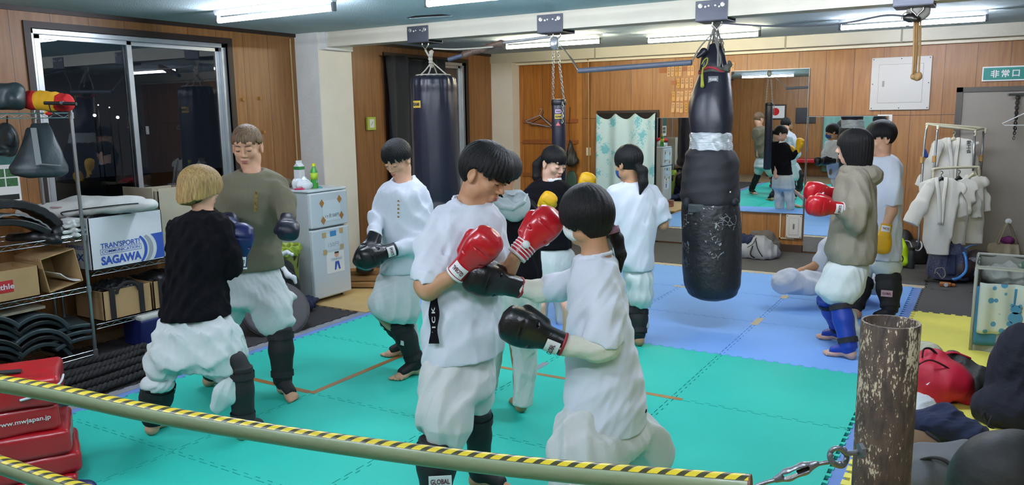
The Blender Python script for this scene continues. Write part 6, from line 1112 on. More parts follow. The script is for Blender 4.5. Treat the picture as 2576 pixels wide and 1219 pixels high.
for x in (-1.5, .8):
    for y in (YB+.15, YB+.55): MB().bx((x-.03, y-.03, -.02), (x+.03, y+.03, .35)).build('leg', vinyl, t)
# ------------------------------------------------------------------ people
U3 = np.array([0, 0, 1.])
def skinm(key, col): return M(key, col, .5, var=.10, vscale=14, sss=.0, spec=.4, bump=.05, bscale=300)
sk1 = skinm('skin_fair', '#d2a284'); sk2 = skinm('skin_tan', '#b98a68'); sk3 = skinm('skin_pink', '#dcae96')
white = M('cloth_white', '#cdd3de', .85, bump=.12, bscale=120, sheen=.15); white2 = M('cloth_offwhite', '#c6cac8', .85, bump=.15, bscale=110, sheen=.15)
gi = M('cloth_uniform', '#c9d2d3', .85, bump=.18, bscale=120, sheen=.15)
blackc = M('cloth_black', '#0e0d12', .95, bump=.15, bscale=200, spec=.15); guardm = M('guard_black', '#101114', .7, bump=.15, bscale=200)
leather = M('leather_black', '#101013', .32, bump=.12, bscale=120); redl = M('leather_red', '#b0101f', .30, bump=.08, bscale=60, coat=.25)
navyl = M('leather_navy', '#141d52', .35, bump=.1, bscale=80); yel = M('leather_yellow', '#dfa80c', .5, bump=.08, bscale=60)
bluel = M('leather_blue', '#1c3a9a', .4, bump=.08, bscale=60)
lblw = M('label_white', '#dcdcdc', .5); lblr = M('label_ink', '#5a2028', .5); whl = M('leather_white', '#dfe3e2', .45)
hblk = M('hair_black', '#080709', .5, spec=.3, bump=.6, bscale=60, stretch=(6, 6, .6), var=.3, vscale=30); hbrn = M('hair_darkbrown', '#120d0c', .55, bump=.6, bscale=60, stretch=(6, 6, .6), var=.3, vscale=30)
hbld = M('hair_blond', '#b99a5c', .5, bump=.6, bscale=50, stretch=(6, 6, .6), var=.45, vscale=22, col2='#7a5c34')
hdir = M('hair_brown_light', '#8a6d4e', .5, bump=.6, bscale=50, stretch=(6, 6, .6), var=.5, vscale=18, col2='#43301f')
lipm = M('lips', '#a4605a', .5); browm = M('eyebrow', '#1b1210', .8); lashm = M('eyelash', '#120c0c', .7); scl = M('eye_white', '#cfc8c0', .3)
maskw = M('mask_white', '#e2e4e2', .8); maskb = M('mask_blue', '#2c4a86', .8)
class Person(View):
    def __init__(s, label, d, at, skin, group=None):
        s.d = d; s.hem = None; s.legs = []; s.feet = []; s.t = thing('person', label, 'person', at, group); s.skin = skin; s.fine = Sd(); s.mid = Sd(); s.k = CAM_F/d; s.parts = []
        a = W(at[0] if False else 1288, 600, 1); p = np.array([at[0], at[1]])-CAM_C[:2]; a = nrm([p[0], p[1], 0]); s.aw = a; s.rt = np.array([a[1], -a[0], 0])
        s.R = np.stack([np.cross(-a, [0, 0, 1.]), -a, [0, 0, 1.]], 1)
    def dir(s, phi, pitch=0): p = math.radians(phi); q = math.radians(pitch); h = -s.aw*math.cos(p)+s.rt*math.sin(p); return h*math.cos(q)-np.array([0, 0, 1.])*math.sin(q)
    def dir(s, phi, pitch=0): p = math.radians(phi); q = math.radians(pitch); h = -s.aw*math.cos(p)+s.rt*math.sin(p); return h*math.cos(q)-np.array([0, 0, 1.])*math.sin(q)
    def J(s, x, y, dz=0): return W(x, y, s.d+dz)
    def px(s, n): return n/s.k
    def head(s, x, y, dz, phi, pitch=0, roll=0, sc=1.0, hair='short', hm=None, lims=None, jag=.006, seed=0, eyes=True, neck=None, ear=True, hr=(.087, .104, .094), hc=(0, -.012, .04), mask=None, strand=.0022):
        c = s.J(x, y, dz); fr = s.dir(phi, pitch); uph = np.array([0, 0, 1.]); up = nrm(uph-fr*(uph@fr)); R = frame(up, fr)
        a = math.radians(roll); Rr = np.array([[math.cos(a), 0, math.sin(a)], [0, 1, 0], [-math.sin(a), 0, math.cos(a)]]); R = R@Rr
        T = lambda *p: c+R@(np.array(p, float)*sc)
        h = s.fine
        h.ell(T(0, -.012, .035), np.array([.074, .091, .083])*sc, R, k=.02)
        h.ell(T(0, .018, -.028), np.array([.060, .066, .072])*sc, R, k=.03)
        h.ell(T(0, .052, -.088), np.array([.026, .022, .018])*sc, R, k=.035)
        for q in (-1, 1):
            h.ell(T(q*.034, .052, -.02), np.array([.026, .024, .022])*sc, R, k=.02)
            h.ell(T(q*.054, .005, -.06), np.array([.014, .03, .026])*sc, R, k=.03)
        h.ell(T(0, .07, .045), np.array([.05, .014, .018])*sc, R, k=.02)
        for q in (-1, 1): h.ell(T(q*.031, .096, .012), np.array([.019, .018, .011])*sc, R, k=.012, op='sub')
        for q in (-1, 1): h.ell(T(q*.031, .073, .010), np.array([.0165, .0145, .0125])*sc, R, k=.006)
        h.cap(T(0, .08, .016), T(0, .101, -.021), .0065*sc, .0095*sc, k=.012)
        for q in (-1, 1): h.ell(T(q*.0115, .09, -.026), np.array([.008, .01, .0075])*sc, R, k=.008)
        h.ell(T(0, .081, -.052), np.array([.023, .011, .009])*sc, R, k=.012)
        h.ell(T(0, .079, -.064), np.array([.019, .011, .008])*sc, R, k=.01)
        h.ell(T(0, .096, -.0575), np.array([.024, .008, .0016])*sc, R, k=.004, op='sub')
        if ear:
            for q in (-1, 1):
                h.ell(T(q*.079, -.012, .0), np.array([.010, .019, .031])*sc, R@np.array([[1, 0, 0], [0, math.cos(.2), -math.sin(.2)], [0, math.sin(.2), math.cos(.2)]]), k=.008)
                h.ell(T(q*.088, -.008, .004), np.array([.006, .011, .019])*sc, R, k=.005, op='sub')
                h.ell(T(q*.081, -.004, -.026), np.array([.006, .009, .009])*sc, R, k=.008)
        if neck is not None:
            nb = s.J(*neck[:3]); s.nb = nb; h.cap(T(0, -.022, -.04), nb, .050*sc, (neck[3] if len(neck) > 3 else .058)*.94, k=.03)
            h.ell(nb-np.array([0, 0, .045]), (.074, .066, .04), k=.06)
        # eyes looking down, brows, lips
        f = MB()
        for q in (-1, 1):
            pts = [T(q*.031+u*.0155, .0868-abs(u)*.006-(u*u)*.002, .0065-.0035*(1-u*u)) for u in np.linspace(-1, 1, 7)]
            f.tube(pts, [.0006*sc, .0013*sc, .0017*sc, .0019*sc, .0017*sc, .0014*sc, .0006*sc], 6)
        f.build('eyelashes', lashm, s.t, smooth=True)
        if eyes == 2:
            f = MB()
            for q in (-1, 1): f.lathe([(0.0001, -.001), (.004*sc, 0), (.0055*sc, .002), (.004*sc, .004), (.0001, .005)], T(q*.031, .0845, .009), 10, R[:, 1])
            f.build('iris', lashm, s.t, smooth=True)
        b = MB()
        for q in (-1, 1):
            pts = [T(q*(.030+u*.018), .0865-max(u, 0)*.010, .0305+.003*(1-u*u)) for u in np.linspace(-1, 1, 7)]
            b.tube(pts, [.0015*sc, .0026*sc, .003*sc, .003*sc, .0026*sc, .002*sc, .001*sc], 6, flat=.6)
        b.build('eyebrows', browm, s.t, smooth=True)
        l = Sd(); l.ell(T(0, .0868, -.0525), np.array([.0205, .0072, .0042])*sc, R, k=.003); l.ell(T(0, .0855, -.0625), np.array([.0175, .0072, .0052])*sc, R, k=.003)
        l.build('lips', lipm, s.t, res=.0022)
        # hair
        if hair:
            H = Sd(); lm = lims or [(0, .045), (45, .035), (75, .01), (90, .012), (105, -.03), (140, -.07), (180, -.08)]
            la = np.array(lm, float); rg = np.random.RandomState(seed+5); ph = rg.rand(6)*6.28
            def loc(P): q = (P-c)@R/sc; th = np.degrees(np.arctan2(np.abs(q[..., 0]), q[..., 1])); ths = np.degrees(np.arctan2(q[..., 0], q[..., 1])); return q, th, ths
            def jg(ths): a = np.radians(ths); return jag*(np.sin(11*a+ph[0])*.6+np.sin(23*a+ph[1])*.5+np.sin(41*a+ph[2])*.35)
            he = Sd(); R0 = R
            HR = np.array(hr)*sc; HC = T(*hc)
            def fn(P):
                q, th, ths = loc(P); k0 = None
                z = q[..., 2]; zc = hc[2]; rz = np.where(z > zc, hr[2], hr[2]*(1.0 if hair == 'short' else 3.2))
                e = np.stack([(q[..., 0]-hc[0])/hr[0], (q[..., 1]-hc[1])/hr[1], (z-zc)/rz], -1); n = np.sqrt((e*e).sum(-1)); d = (n-1)*min(hr)*sc
                lim = np.interp(th, la[:, 0], la[:, 1])+jg(ths)
                d = d+strand*(np.sin(np.radians(ths)*34+ph[3]+20*z)*.6+np.sin(np.radians(ths)*61+ph[4])*.4)
                if hair == 'bowl': d = np.maximum(d, -((n-1)*min(hr)*sc+.03)) if False else d
                return np.maximum(d, (lim-z)*sc*.8)
            lo = c-.28*sc; hi = c+.28*sc; 
            zmin = min(x[1] for x in lm)
            H._op('add', fn, c-np.array([.135]*3)*sc*(1.0 if hair == 'short' else 1.5), c+np.array([.145]*3)*sc, 0)
            s.H = H; s.hm = hm; s.T = T; s.Rh = R; s.hsc = sc
        if mask is not None:
            mk = Sd(); mz = mask[1]
            mk.ell(T(0, .022, -.045+mz), np.array([.067, .078, .058])*sc, R, k=.01)
            mk.ell(T(0, .075, -.035+mz), np.array([.03, .03, .03])*sc, R, k=.02)
            mk.ell(T(0, .015, -.03+mz), np.array([.061, .071, .08])*sc, R, k=.004, op='sub')
            mk.plane(T(0, .018, 0), -R[:, 1]); mk.plane(T(0, 0, .004+mz), R[:, 2])
            mk.build('face_mask', mask[0], s.t, res=.0045*max(1, s.d/4))
            MB().tube([T(.058, .03, -.02+mz), T(.078, .0, -.01+mz*.5), T(.083, -.02, .015), T(.08, -.024, -.01)], .0016, 5).tube([T(-.058, .03, -.02+mz), T(-.078, .0, -.01+mz*.5), T(-.083, -.02, .015), T(-.08, -.024, -.01)], .0016, 5).build('ear_loop', mask[0], s.t)
        return T, R
    def collar(s, sd, *a): sd.pend = a
    def collar_(s, sd, x, y, dz, phi, tilt, r):
        c = s.J(x, y, dz); f = s.dir(phi); q = math.radians(tilt); n = U3*math.cos(q)+f*math.sin(q); R = frame(n, f)
        sd.ell(c+n*.028, (r-.004, r-.004, .034), R, k=.004, op='sub')
        P = [c+R@np.array([math.cos(a)*r, math.sin(a)*r, 0]) for a in np.linspace(0, 2*math.pi, 15)]
        sd.chain(P, [.0075]*15, k=.006)
    def hairdone(s, tail=None, res=.004):
        if tail:
            s.H.chain(tail[0], tail[1], k=.012)
        s.H.build('hair', s.hm, s.t, res=res)
    def foot(s, heel, toe, sd=None, w=.045, L=None, z0=0.0):
        sd = sd or s.mid; H = onZ(*heel, z0) if len(heel) == 2 else np.array(heel, float); T_ = onZ(*toe, z0) if len(toe) == 2 else np.array(toe, float)
        f = nrm([T_[0]-H[0], T_[1]-H[1], 0]); L = L or .235; n = np.array([-f[1], f[0], 0]); z = np.array([0, 0, 1.])
        base = H
        sd.ell(base+f*.03+z*.03, (.032, .032, .032), k=.02)
        sd.cap(base+f*.04+z*.055, base+f*(L*.68)+z*.022, .034, .022, k=.03)
        sd.ell(base+f*(L*.70)+z*.02, (.042, .045, .02), frame(z, f), k=.03)
        for i, o in enumerate((-.032, -.014, .003, .019, .033)):
            rr = (.013, .0095, .009, .0085, .008)[i]; e = L*(1.0-.03*i*i*.35)
            sd.cap(base+f*(L*.78)+n*o+z*.012, base+f*(e-.01)+n*o*1.12+z*.0095, rr, rr*.95, k=.004)
        s.lastfoot = (base, f, n); s.feet.append(base+f*.045+z*.085)
        return base+f*.045+z*.085
    def guard(s, knee, ankle, foot=None, mat=None, r0=.062, r1=.05, pad=True, fl=None, name='shin_guard', straps=True, lab=None, bulge=0.01):
        mat = mat or guardm; g = Sd(); a = np.array(knee); b = np.array(ankle); s.legs.append((a, b)); ax = nrm(a-b)
        front = fl if fl is not None else -s.aw
        m = (a+b)/2
        g.chain([a, a*.6+b*.4, b], [r0, r0*1.02, r1], k=.02)
        g.cap(a*.97+b*.03+front*bulge, b*.9+a*.1+front*bulge, r0*.82, r1*.9, k=.012)
        g.plane(a+ax*.012, ax, k=.008); g.plane(b-ax*.02, -ax, k=.008)
        o = g.build('shin_guard', mat, s.t, res=.005*max(1, s.d/4.2))
        if straps:
            for t in (.12, .85): c = a*(1-t)+b*t; r = r0*(1-t)+r1*t+.004+bulge*.6; MB().tube([c+ax*.018, c-ax*.018], r, 18, cap=False).build('strap', M('strap_black', '#1b1b1f', .8), o)
        if pad and foot is not None:
            base, f, n = foot; p = Sd(); z = np.array([0, 0, 1.])
            p.cap(base+f*.05+z*.085, base+f*.165+z*.042, .045, .036, k=.02, flat=(z, .75)); p.cap(base+f*.05+z*.11, base+f*.05+z*.07, .05, .046, k=.02)
            p.plane(base+z*.026, -z, k=.006); p.plane(base+f*.175, f, k=.012)
            p.build('instep_pad', mat, o, res=.005*max(1, s.d/4.2))
        return o
    def glove(s, wr, kn, mat, thumb=None, sc=1.0, cuff=None, label=None, lside=None, white=None, stripes=False, flat=.78, fl=None, txt='GLOBAL'):
        wr = np.array(wr); kn = np.array(kn); ax = nrm(kn-wr); L = .25*sc; e = wr+ax*L
        n = fl if fl is not None else -s.aw; n = nrm(n-ax*(n@ax)); sd_ = np.cross(ax, n); th = thumb if thumb is not None else sd_; th = nrm(th-ax*(th@ax))
        g = Sd(); R = np.stack([sd_, n, ax], 1)
        lv = [(-.005*sc, 0, 0, .043*sc, .040*sc), (.03*sc, 0, 0, .045*sc, .040*sc), (.07*sc, 0, 0, .048*sc, .042*sc), (.11*sc, 0, .004*sc, .062*sc, .05*sc), (.16*sc, 0, .008*sc, .072*sc, .058*sc), (.20*sc, 0, .006*sc, .07*sc, .058*sc), (.235*sc, 0, 0, .055*sc, .044*sc), (.25*sc, 0, 0, .025*sc, .02*sc)]
        g.loft(wr, R, lv, k=.01, power=2.6)
        g.cap(wr+ax*.09*sc+th*.045*sc-n*.01*sc, wr+ax*.165*sc+th*.062*sc-n*.015*sc, .024*sc, .026*sc, k=.008)
        g.cap(wr+ax*.165*sc-sd_*.05*sc+n*.062*sc, wr+ax*.165*sc+sd_*.05*sc+n*.062*sc, .0035*sc, k=.004, op='sub')
        g.cap(wr+ax*.115*sc-sd_*.07*sc+n*.04*sc, wr+ax*.115*sc+sd_*.07*sc+n*.04*sc, .005*sc, k=.008, op='sub')
        o = g.build('boxing_glove', mat, s.t, res=.0042*max(1, s.d/4.5))
        c = MB(); c.tube([wr-ax*.008*sc, wr+ax*.002*sc], .046*sc, 24); c.build('cuff_trim', cuff or lblw, o, smooth=True)
        if white is not None:
            for wdt in white:
                p = wr+ax*wdt[0]*sc+sd_*wdt[1]*sc+n*wdt[2]*sc; w_ = Sd(); w_.ell(p, np.array([.018, .018, .018])*sc*1.0, k=.01); w_.build('thumb_opening', whl, o, res=.005)
        if stripes:
            st = MB()
            for i in range(4): z = .012+i*.014; st.tube([wr+ax*z*sc, wr+ax*(z+.005)*sc], .0485*sc, 24)
            st.build('cuff_stripes', lblw, o)
        if label:
            ls = lside if lside is not None else n; ls = nrm(ls-ax*(ls@ax)); y = np.cross(ls, ax); c0 = wr+ax*.035*sc
            def fn(u, v): a = (u-.5)*1.5; return c0+(ls*math.cos(a)+y*math.sin(a))*.0475*sc+ax*(v-.5)*.052*sc
            lb = MB().sheet(fn, 8, 1, .002).build('label', lblw, o)
            text('brand_print', txt, .026*sc, c0+ls*.0495*sc, y if label > 0 else -y, -ax if label > 0 else ax, lblr, lb, ext=.0006, bold=.03, width=.055*sc)
        return o
    def finish(s, res=None):
        nb = s.nb if hasattr(s, 'nb') else None; pel = nb-np.array([0, 0, .54]); s.mid.chain([nb-np.array([0, 0, .05]), pel], [.06, .06], k=.02)
        if not s.legs:
            for an in s.feet: s.mid.chain([pel, an+(0, 0, .06), an], [.03, .03, .03], k=.02)
        for kn, an in s.legs: s.mid.chain([pel, kn, an], [.03, .028, .03], k=.02)
        v1, f1 = s.fine.mesh(.0034*max(1, s.d/4.0)); v2, f2 = s.mid.mesh(.0048*max(1, s.d/4.2))
        V = np.concatenate([v1, v2]); F = np.concatenate([f1, f2+len(v1)]); lab = np.arange(len(V))
        for _ in range(4000):
            m = lab[F].min(1); old = lab.copy()
            for i in range(4): np.minimum.at(lab, F[:, i], m)
            lab = lab[lab]
            if (old == lab).all(): break
        ids, cn = np.unique(lab, return_counts=True); main = ids[np.argmax(cn)]; M_ = np.nonzero(lab == main)[0]; keep = lab == main; ex = []
        for i_, c_ in zip(ids, cn):
            if i_ == main or c_ < 60: continue
            A = np.nonzero(lab == i_)[0]; keep |= lab == i_; a = A[::max(1, len(A)//300)]; b = M_[::max(1, len(M_)//3000)]
            D = ((V[a][:, None]-V[b][None])**2).sum(-1); q = np.unravel_index(D.argmin(), D.shape); a0, b0 = a[q[0]], b[q[1]]
            fa = F[(F == a0).any(1)][0]; fb = F[(F == b0).any(1)][0]; a1 = fa[(list(fa).index(a0)+1) % 4]; b1 = fb[(list(fb).index(b0)+1) % 4]; ex.append([a0, a1, b1, b0])
        F = F[keep[F[:, 0]]]
        if ex: F = np.concatenate([F, np.array(ex)])
        re = -np.ones(len(V), int); re[np.nonzero(keep)[0]] = np.arange(keep.sum()); put('body', V[keep], re[F], s.skin, s.t, smooth=True)
    def cloth(s, sd, name, mat, res=.006):
        if hasattr(sd, 'pend'): s.collar_(sd, *sd.pend)
        return sd.build(name, mat, s.t, res=res*max(1, s.d/4.2))
# ---- blond person, back to the camera
p = Person('blond person in black sweatshirt seen from behind, sparring in a wide stance', 4.29, (-.04, .17, 0), sk1); A = p
T, R = p.head(507, 475, 0, 128, 12, 0, 1.0, 'bowl', hbld, [(0, .03), (40, .02), (70, -.02), (95, -.03), (110, -.05), (180, -.10)], .004, 3, neck=(514, 538, -.01, .05), hr=(.112, .120, .108), hc=(0, -.012, .026))
p.under = Sd(); p.under.ell(T(0, -.035, -.045), (.064, .062, .05), R, k=.01); p.under.plane(T(0, .01, 0), R[:, 1]); p.under.build('hair_undercut', M('hair_under', '#4a3826', .8, bump=.5, bscale=300), p.t, res=.004)
p.hairdone(res=.004)
s = Sd(); p.loft(s, [(526, 488, 536, 0, .062), (541, 456, 558, 0, .105), (556, 437, 572, 0, .11), (600, 426, 574, 0, .135), (650, 424, 570, 0, .135), (700, 420, 562, 0, .125), (750, 413, 567, 0, .13), (790, 407, 572, 0, .135), (800, 409, 570, 0, .13)], .03)
p.chain(s, [(556, 572, 0, 26), (580, 640, .02, 24), (586, 672, .06, 22), (594, 655, .20, 17)], .03)
p.collar(s, 513, 531, 0, 140, 2, .066); p.chain(s, [(445, 575, .02, 24), (447, 650, .10, 22), (500, 665, .25, 18)], .03)
s.fold(.009, 20, 3, (.3, 0, 1)); s.fold(.004, 42, 9, (.3, 0, 1)); p.hem = 797; s.plane(p.J(490, 797, 0), (0, 0, -1)); p.cloth(s, 'sweatshirt', blackc)
s = Sd(); p.loft(s, [(785, 412, 566, 0, .12), (800, 407, 573, 0, .13), (850, 402, 598, 0, .15), (885, 396, 611, 0, .16), (905, 385, 614, 0, .15), (925, 400, 600, 0, .10)], .04)
p.chain(s, [(450, 850, -.02, 50), (420, 910, -.05, 46), (412, 930, -.06, 32)], .05); p.chain(s, [(540, 860, -.02, 60), (558, 905, -.04, 50), (570, 925, -.04, 32)], .05)
s.ell(p.J(483, 940, -.02), (.045, .2, .075), k=.04, op='sub'); s.fold(.014, 15, 5, (0, 0, 1)); s.fold(.006, 34, 8, (0, 0, 1)); p.cloth(s, 'trousers', gi)
s = Sd(); s.ell(p.J(399, 966, -.06), (.088, .075, .048), k=.02); s.ell(p.J(375, 965, -.07), (.04, .05, .045), k=.03); s.fold(.012, 30, 4, (1, 0, 0)); p.cloth(s, 'trouser_cuff', gi)
s = Sd(); p.chain(s, [(588, 965, -.09, 24), (568, 990, -.10, 32), (548, 1020, -.10, 20)], .02, flat=(p.aw, .5)); s.fold(.010, 26, 6, (1, 0, 1)); p.cloth(s, 'trouser_cuff', gi)
a1 = p.foot((376, 1098), (415, 1068)); f1 = p.lastfoot; a2 = p.foot((600, 1110), (665, 1075)); f2 = p.lastfoot
p.guard(p.J(400, 962, -.05), a1, f1, r0=.082, r1=.055, fl=p.dir(140)); p.guard(p.J(606, 925, -.06), a2, f2, r0=.06, r1=.055, fl=p.dir(110))
s = Sd(); p.chain(s, [(572, 886, -.03, 22), (592, 908, -.06, 26), (607, 932, -.06, 27)], .02); p.cloth(s, 'knee_pad', guardm)
p.glove(p.J(600, 672, .12), p.J(604, 610, .12), navyl, label=1, thumb=-p.rt, txt='GLOBAL'); p.glove(p.J(530, 640, .3), p.J(565, 585, .35), navyl)
p.finish()
# ---- olive shirt person
p = Person('person with short light-brown hair in an olive T-shirt, facing the camera', 5.03, (-.34, .83, 0), sk1)
T, R = p.head(622, 371, 0, -17, 14, 0, 1.1, 'short', hdir, [(0, .048), (45, .042), (70, .035), (88, .03), (105, -.03), (180, -.06)], .011, 2, neck=(636, 440, .01, .06), hr=(.086, .10, .094))
p.hairdone(res=.004)
s = Sd(); p.loft(s, [(422, 606, 664, 0, .05), (430, 590, 684, 0, .08), (445, 562, 702, 0, .11), (470, 556, 712, 0, .13), (520, 558, 708, 0, .14), (600, 562, 706, 0, .14), (650, 560, 710, 0, .145), (673, 560, 711, 0, .14), (682, 562, 709, 0, .13)], .03)
p.chain(s, [(694, 462, 0, 24), (718, 505, -.03, 24), (722, 545, -.08, 24)], .04); p.chain(s, [(572, 465, 0, 24), (556, 510, -.02, 24), (556, 550, -.08, 24)], .04)
p.collar(s, 634, 434, -.01, -10, 16, .078)
s.fold(.009, 16, 13, (.2, 0, 1)); s.fold(.004, 36, 19, (.3, 0, 1)); p.hem = 676; s.plane(p.J(640, 676, 0), (0, 0, -1)); o = p.cloth(s, 't_shirt', M('cloth_olive', '#6b6653', .9, bump=.12, bscale=120))
mk = MB(); 
for i in range(6): c = p.J(645-i*.6, 485+i*9, -.1385); mk.box(c, (.018, .004, .012), rz=.5*(i % 3)); mk.box(c+U3*.006, (.006, .004, .02))
mk.build('chest_print', M('print_gold', '#8a6f2a', .6), o)
s = Sd(); p.loft(s, [(660, 566, 706, 0, .12), (680, 562, 710, 0, .14), (730, 556, 720, 0, .15), (765, 555, 730, 0, .14), (775, 600, 700, 0, .08)], .04)
p.chain(s, [(672, 740, -.02, 46), (686, 790, -.07, 46), (690, 812, -.09, 38)], .05); p.chain(s, [(590, 740, 0, 40), (578, 790, 0, 34), (574, 815, 0, 26)], .05)
s.ell(p.J(726, 808, -.08), (.04, .06, .03), k=.03); s.fold(.013, 14, 15, (0, 0, 1)); s.fold(.006, 33, 18, (0, 0, 1)); p.cloth(s, 'trousers', gi)
a1 = p.foot((706, 985), (745, 1010)); f1 = p.lastfoot; a2 = p.foot((512, 972), (560, 968)); f2 = p.lastfoot
p.guard(p.J(705, 828, -.09), a1, f1, r0=.074, r1=.058); p.guard(p.J(580, 815, .02), a2, f2, r0=.062, r1=.052)
p.glove(p.J(722, 545, -.10), p.J(725, 590, -.28), M('leather_dark_navy', '#191a2c', .4, bump=.1, bscale=80), sc=.95); p.glove(p.J(556, 560, -.1), p.J(596, 560, -.34), M('leather_dark_navy'), sc=.95)
p.finish()
# ---- long sleeved person
p = Person('dark-haired person in a white long-sleeved shirt fastening black gloves', 5.27, (.32, 1.55, 0), sk1)
T, R = p.head(1000, 402, 0, -38, 30, 0, 1.03, 'short', hblk, [(0, .04), (45, .03), (70, .02), (88, .018), (105, -.03), (180, -.06)], .016, 12, neck=(1018, 465, .02, .058), hr=(.094, .108, .10))
p.hairdone(res=.0045)
s = Sd(); p.loft(s, [(446, 992, 1040, .01, .055), (458, 975, 1057, .01, .09), (478, 962, 1070, 0, .12), (520, 958, 1074, 0, .135), (560, 960, 1072, 0, .135), (620, 960, 1062, 0, .13), (660, 958, 1058, 0, .135), (682, 956, 1056, 0, .13), (688, 958, 1054, 0, .125)], .03)
p.chain(s, [(968, 490, -.02, 20), (950, 545, -.05, 20), (942, 585, -.16, 17)], .035); p.chain(s, [(1062, 500, 0, 23), (1066, 560, -.04, 24), (1050, 618, -.10, 25), (990, 627, -.20, 17)], .035)
p.collar(s, 1015, 459, 0, -35, 18, .074)
s.fold(.010, 17, 23, (.2, 0, 1)); s.fold(.004, 38, 29, (.3, 0, 1)); p.hem = 684; s.plane(p.J(1005, 684, 0), (0, 0, -1)); o = p.cloth(s, 'long_sleeved_shirt', white)
mk = MB()
for i in range(5): c = p.J(1002, 505+i*10, -.142); mk.box(c, (.012, .004, .010), rz=.5*(i % 3))
mk.build('chest_print', M('print_gold'), o)
s = Sd(); p.loft(s, [(672, 962, 1050, 0, .11), (690, 955, 1052, 0, .125), (725, 938, 1054, -.02, .15), (765, 926, 1058, -.03, .16), (790, 945, 1059, -.03, .15), (806, 975, 1052, -.03, .10)], .03)
s.fold(.014, 14, 25, (0, 0, 1)); s.fold(.006, 33, 28, (0, 0, 1)); p.cloth(s, 'trousers', gi)
a1 = p.foot((1060, 938), (1000, 955)); f1 = p.lastfoot; a2 = p.foot((1040, 888), (1000, 893)); f2 = p.lastfoot
p.chain(p.mid, [(955, 780, 0, 20), (985, 815, .05, 17)], .02)
p.guard(p.J(1008, 812, -.03), a1, f1, r0=.07, r1=.052, fl=p.dir(-60)); p.guard(p.J(975, 800, .1), a2, f2, r0=.06, r1=.05, fl=p.dir(-60))
s = Sd(); p.chain(s, [(1040, 818, .05, 10), (1048, 860, .06, 8)], .02); p.cloth(s, 'trouser_cuff', gi)
lb = MB().box(p.J(1011, 862, -.09), (.04, .004, .03), rz=-.3).build('guard_label', lblw, p.t)
p.glove(p.J(992, 627, -.2), p.J(925, 648, -.28), leather, label=1, thumb=U3, cuff=leather, txt='SPORTS'); p.glove(p.J(944, 588, -.2), p.J(922, 640, -.26), leather, thumb=p.rt, white=[(.15, 0, .05)])
p.finish()
# ---- foreground boy
p = Person('black-haired person in a white T-shirt looking down, wearing red boxing gloves, foreground', 3.48, (1.65, .24, 0), sk2)
T, R = p.head(1219, 441, 0, 55, 27, -4, 1.12, 'short', hblk, [(0, .028), (30, .024), (50, .022), (68, .02), (80, .03), (93, .036), (108, -.01), (128, -.055), (180, -.075)], .010, 7, neck=(1180, 515, .03, .062), hr=(.095, .117, .106), hc=(0, -.008, .032))
p.hairdone(res=.0036)
s = Sd(); p.chain(s, [(1110, 560, -.02, 34), (1088, 620, -.05, 40), (1082, 690, -.10, 44), (1080, 740, -.13, 44)], .04)
s._op('sub', lambda P, c=p.J(1085, 702, -.10), n=nrm(np.array([0, 0, -1.])-p.rt*.05), e=p.J(1085, 740, -.12): np.maximum(-((P-c)@n), np.sqrt((((P-e)/np.array([.11, .11, .2]))**2).sum(-1))*.1-.1), p.J(1085, 720, -.1)-.16, p.J(1085, 720, -.1)+.16, .004)
p.chain(s, [(1240, 570, .05, 30), (1252, 640, .0, 30)], .04); p.loft(s, [(498, 1146, 1212, .02, .06), (508, 1128, 1232, .02, .085), (524, 1104, 1248, .01, .11), (546, 1088, 1258, 0, .125), (600, 1084, 1266, 0, .135), (660, 1082, 1264, 0, .135), (720, 1070, 1256, 0, .13), (800, 1062, 1258, 0, .13), (860, 1058, 1262, 0, .135), (900, 1060, 1260, 0, .135), (912, 1064, 1256, 0, .13)], .03)
p.collar(s, 1180, 512, .0, 55, 24, .074)
s.fold(.011, 13, 33, (.3, 0, 1)); s.fold(.005, 27, 39, (.4, 0, 1)); p.hem = 897; s.plane(p.J(1170, 897, 0)+0, nrm(-U3+p.rt*.10)); 
o = p.cloth(s, 't_shirt', white, .0055)
def strip(u, v): q = p.J(1092+(u-.5)*22*(1-.25*math.cos(v*9)), 745+v*115, -.118); return q
pr = MB().sheet(lambda u, v: strip(u, v)-p.aw*.022, 4, 16, -.003).build('side_print', blackc, o)
text('print_letters', 'K I C K', .02, p.J(1091, 805, -.118)-p.aw*.027, U3, -p.rt, lblw, pr, ext=.002, bold=.02, width=.13)
s = Sd(); p.loft(s, [(880, 1068, 1254, 0, .12), (900, 1062, 1252, 0, .13), (950, 1059, 1246, 0, .14), (990, 1057, 1240, 0, .13), (1005, 1070, 1225, 0, .08)], .04)
p.chain(s, [(1118, 950, -.05, 56), (1122, 1040, -.10, 64), (1124, 1075, -.11, 58), (1122, 1096, -.11, 40)], .04); p.chain(s, [(1206, 940, .02, 40), (1206, 1000, .04, 30), (1207, 1030, .04, 20)], .04)
s.fold(.013, 13, 35, (0, 0, 1)); s.fold(.006, 28, 38, (0, 0, 1)); p.cloth(s, 'trousers', white2)
a1 = p.foot(onZ(1105, 1290), onZ(1075, 1340)); f1 = p.lastfoot; a2 = p.foot(onZ(1183, 1222), onZ(1240, 1232)); f2 = p.lastfoot
g = p.guard(p.J(1101, 1108, -.12), a1, f1, r0=.083, r1=.06); p.guard(p.J(1205, 1035, .06), a2, f2, r0=.055, r1=.048, fl=p.dir(60))
lc = p.J(1108, 1188, -.12)-p.aw*.094; lb = MB().box(lc, (.095, .004, .06), R=np.stack([p.rt, p.aw, U3], 1)).build('guard_label', lblw, g)
text('brand_print', 'GLOBAL', .03, lc-p.aw*.003+U3*.006, p.rt, U3, lblr, lb, ext=.001, bold=.03, width=.08); text('brand_print', 'SPORTS', .012, lc-p.aw*.003-U3*.018, p.rt, U3, lblr, lb, ext=.001, width=.045)
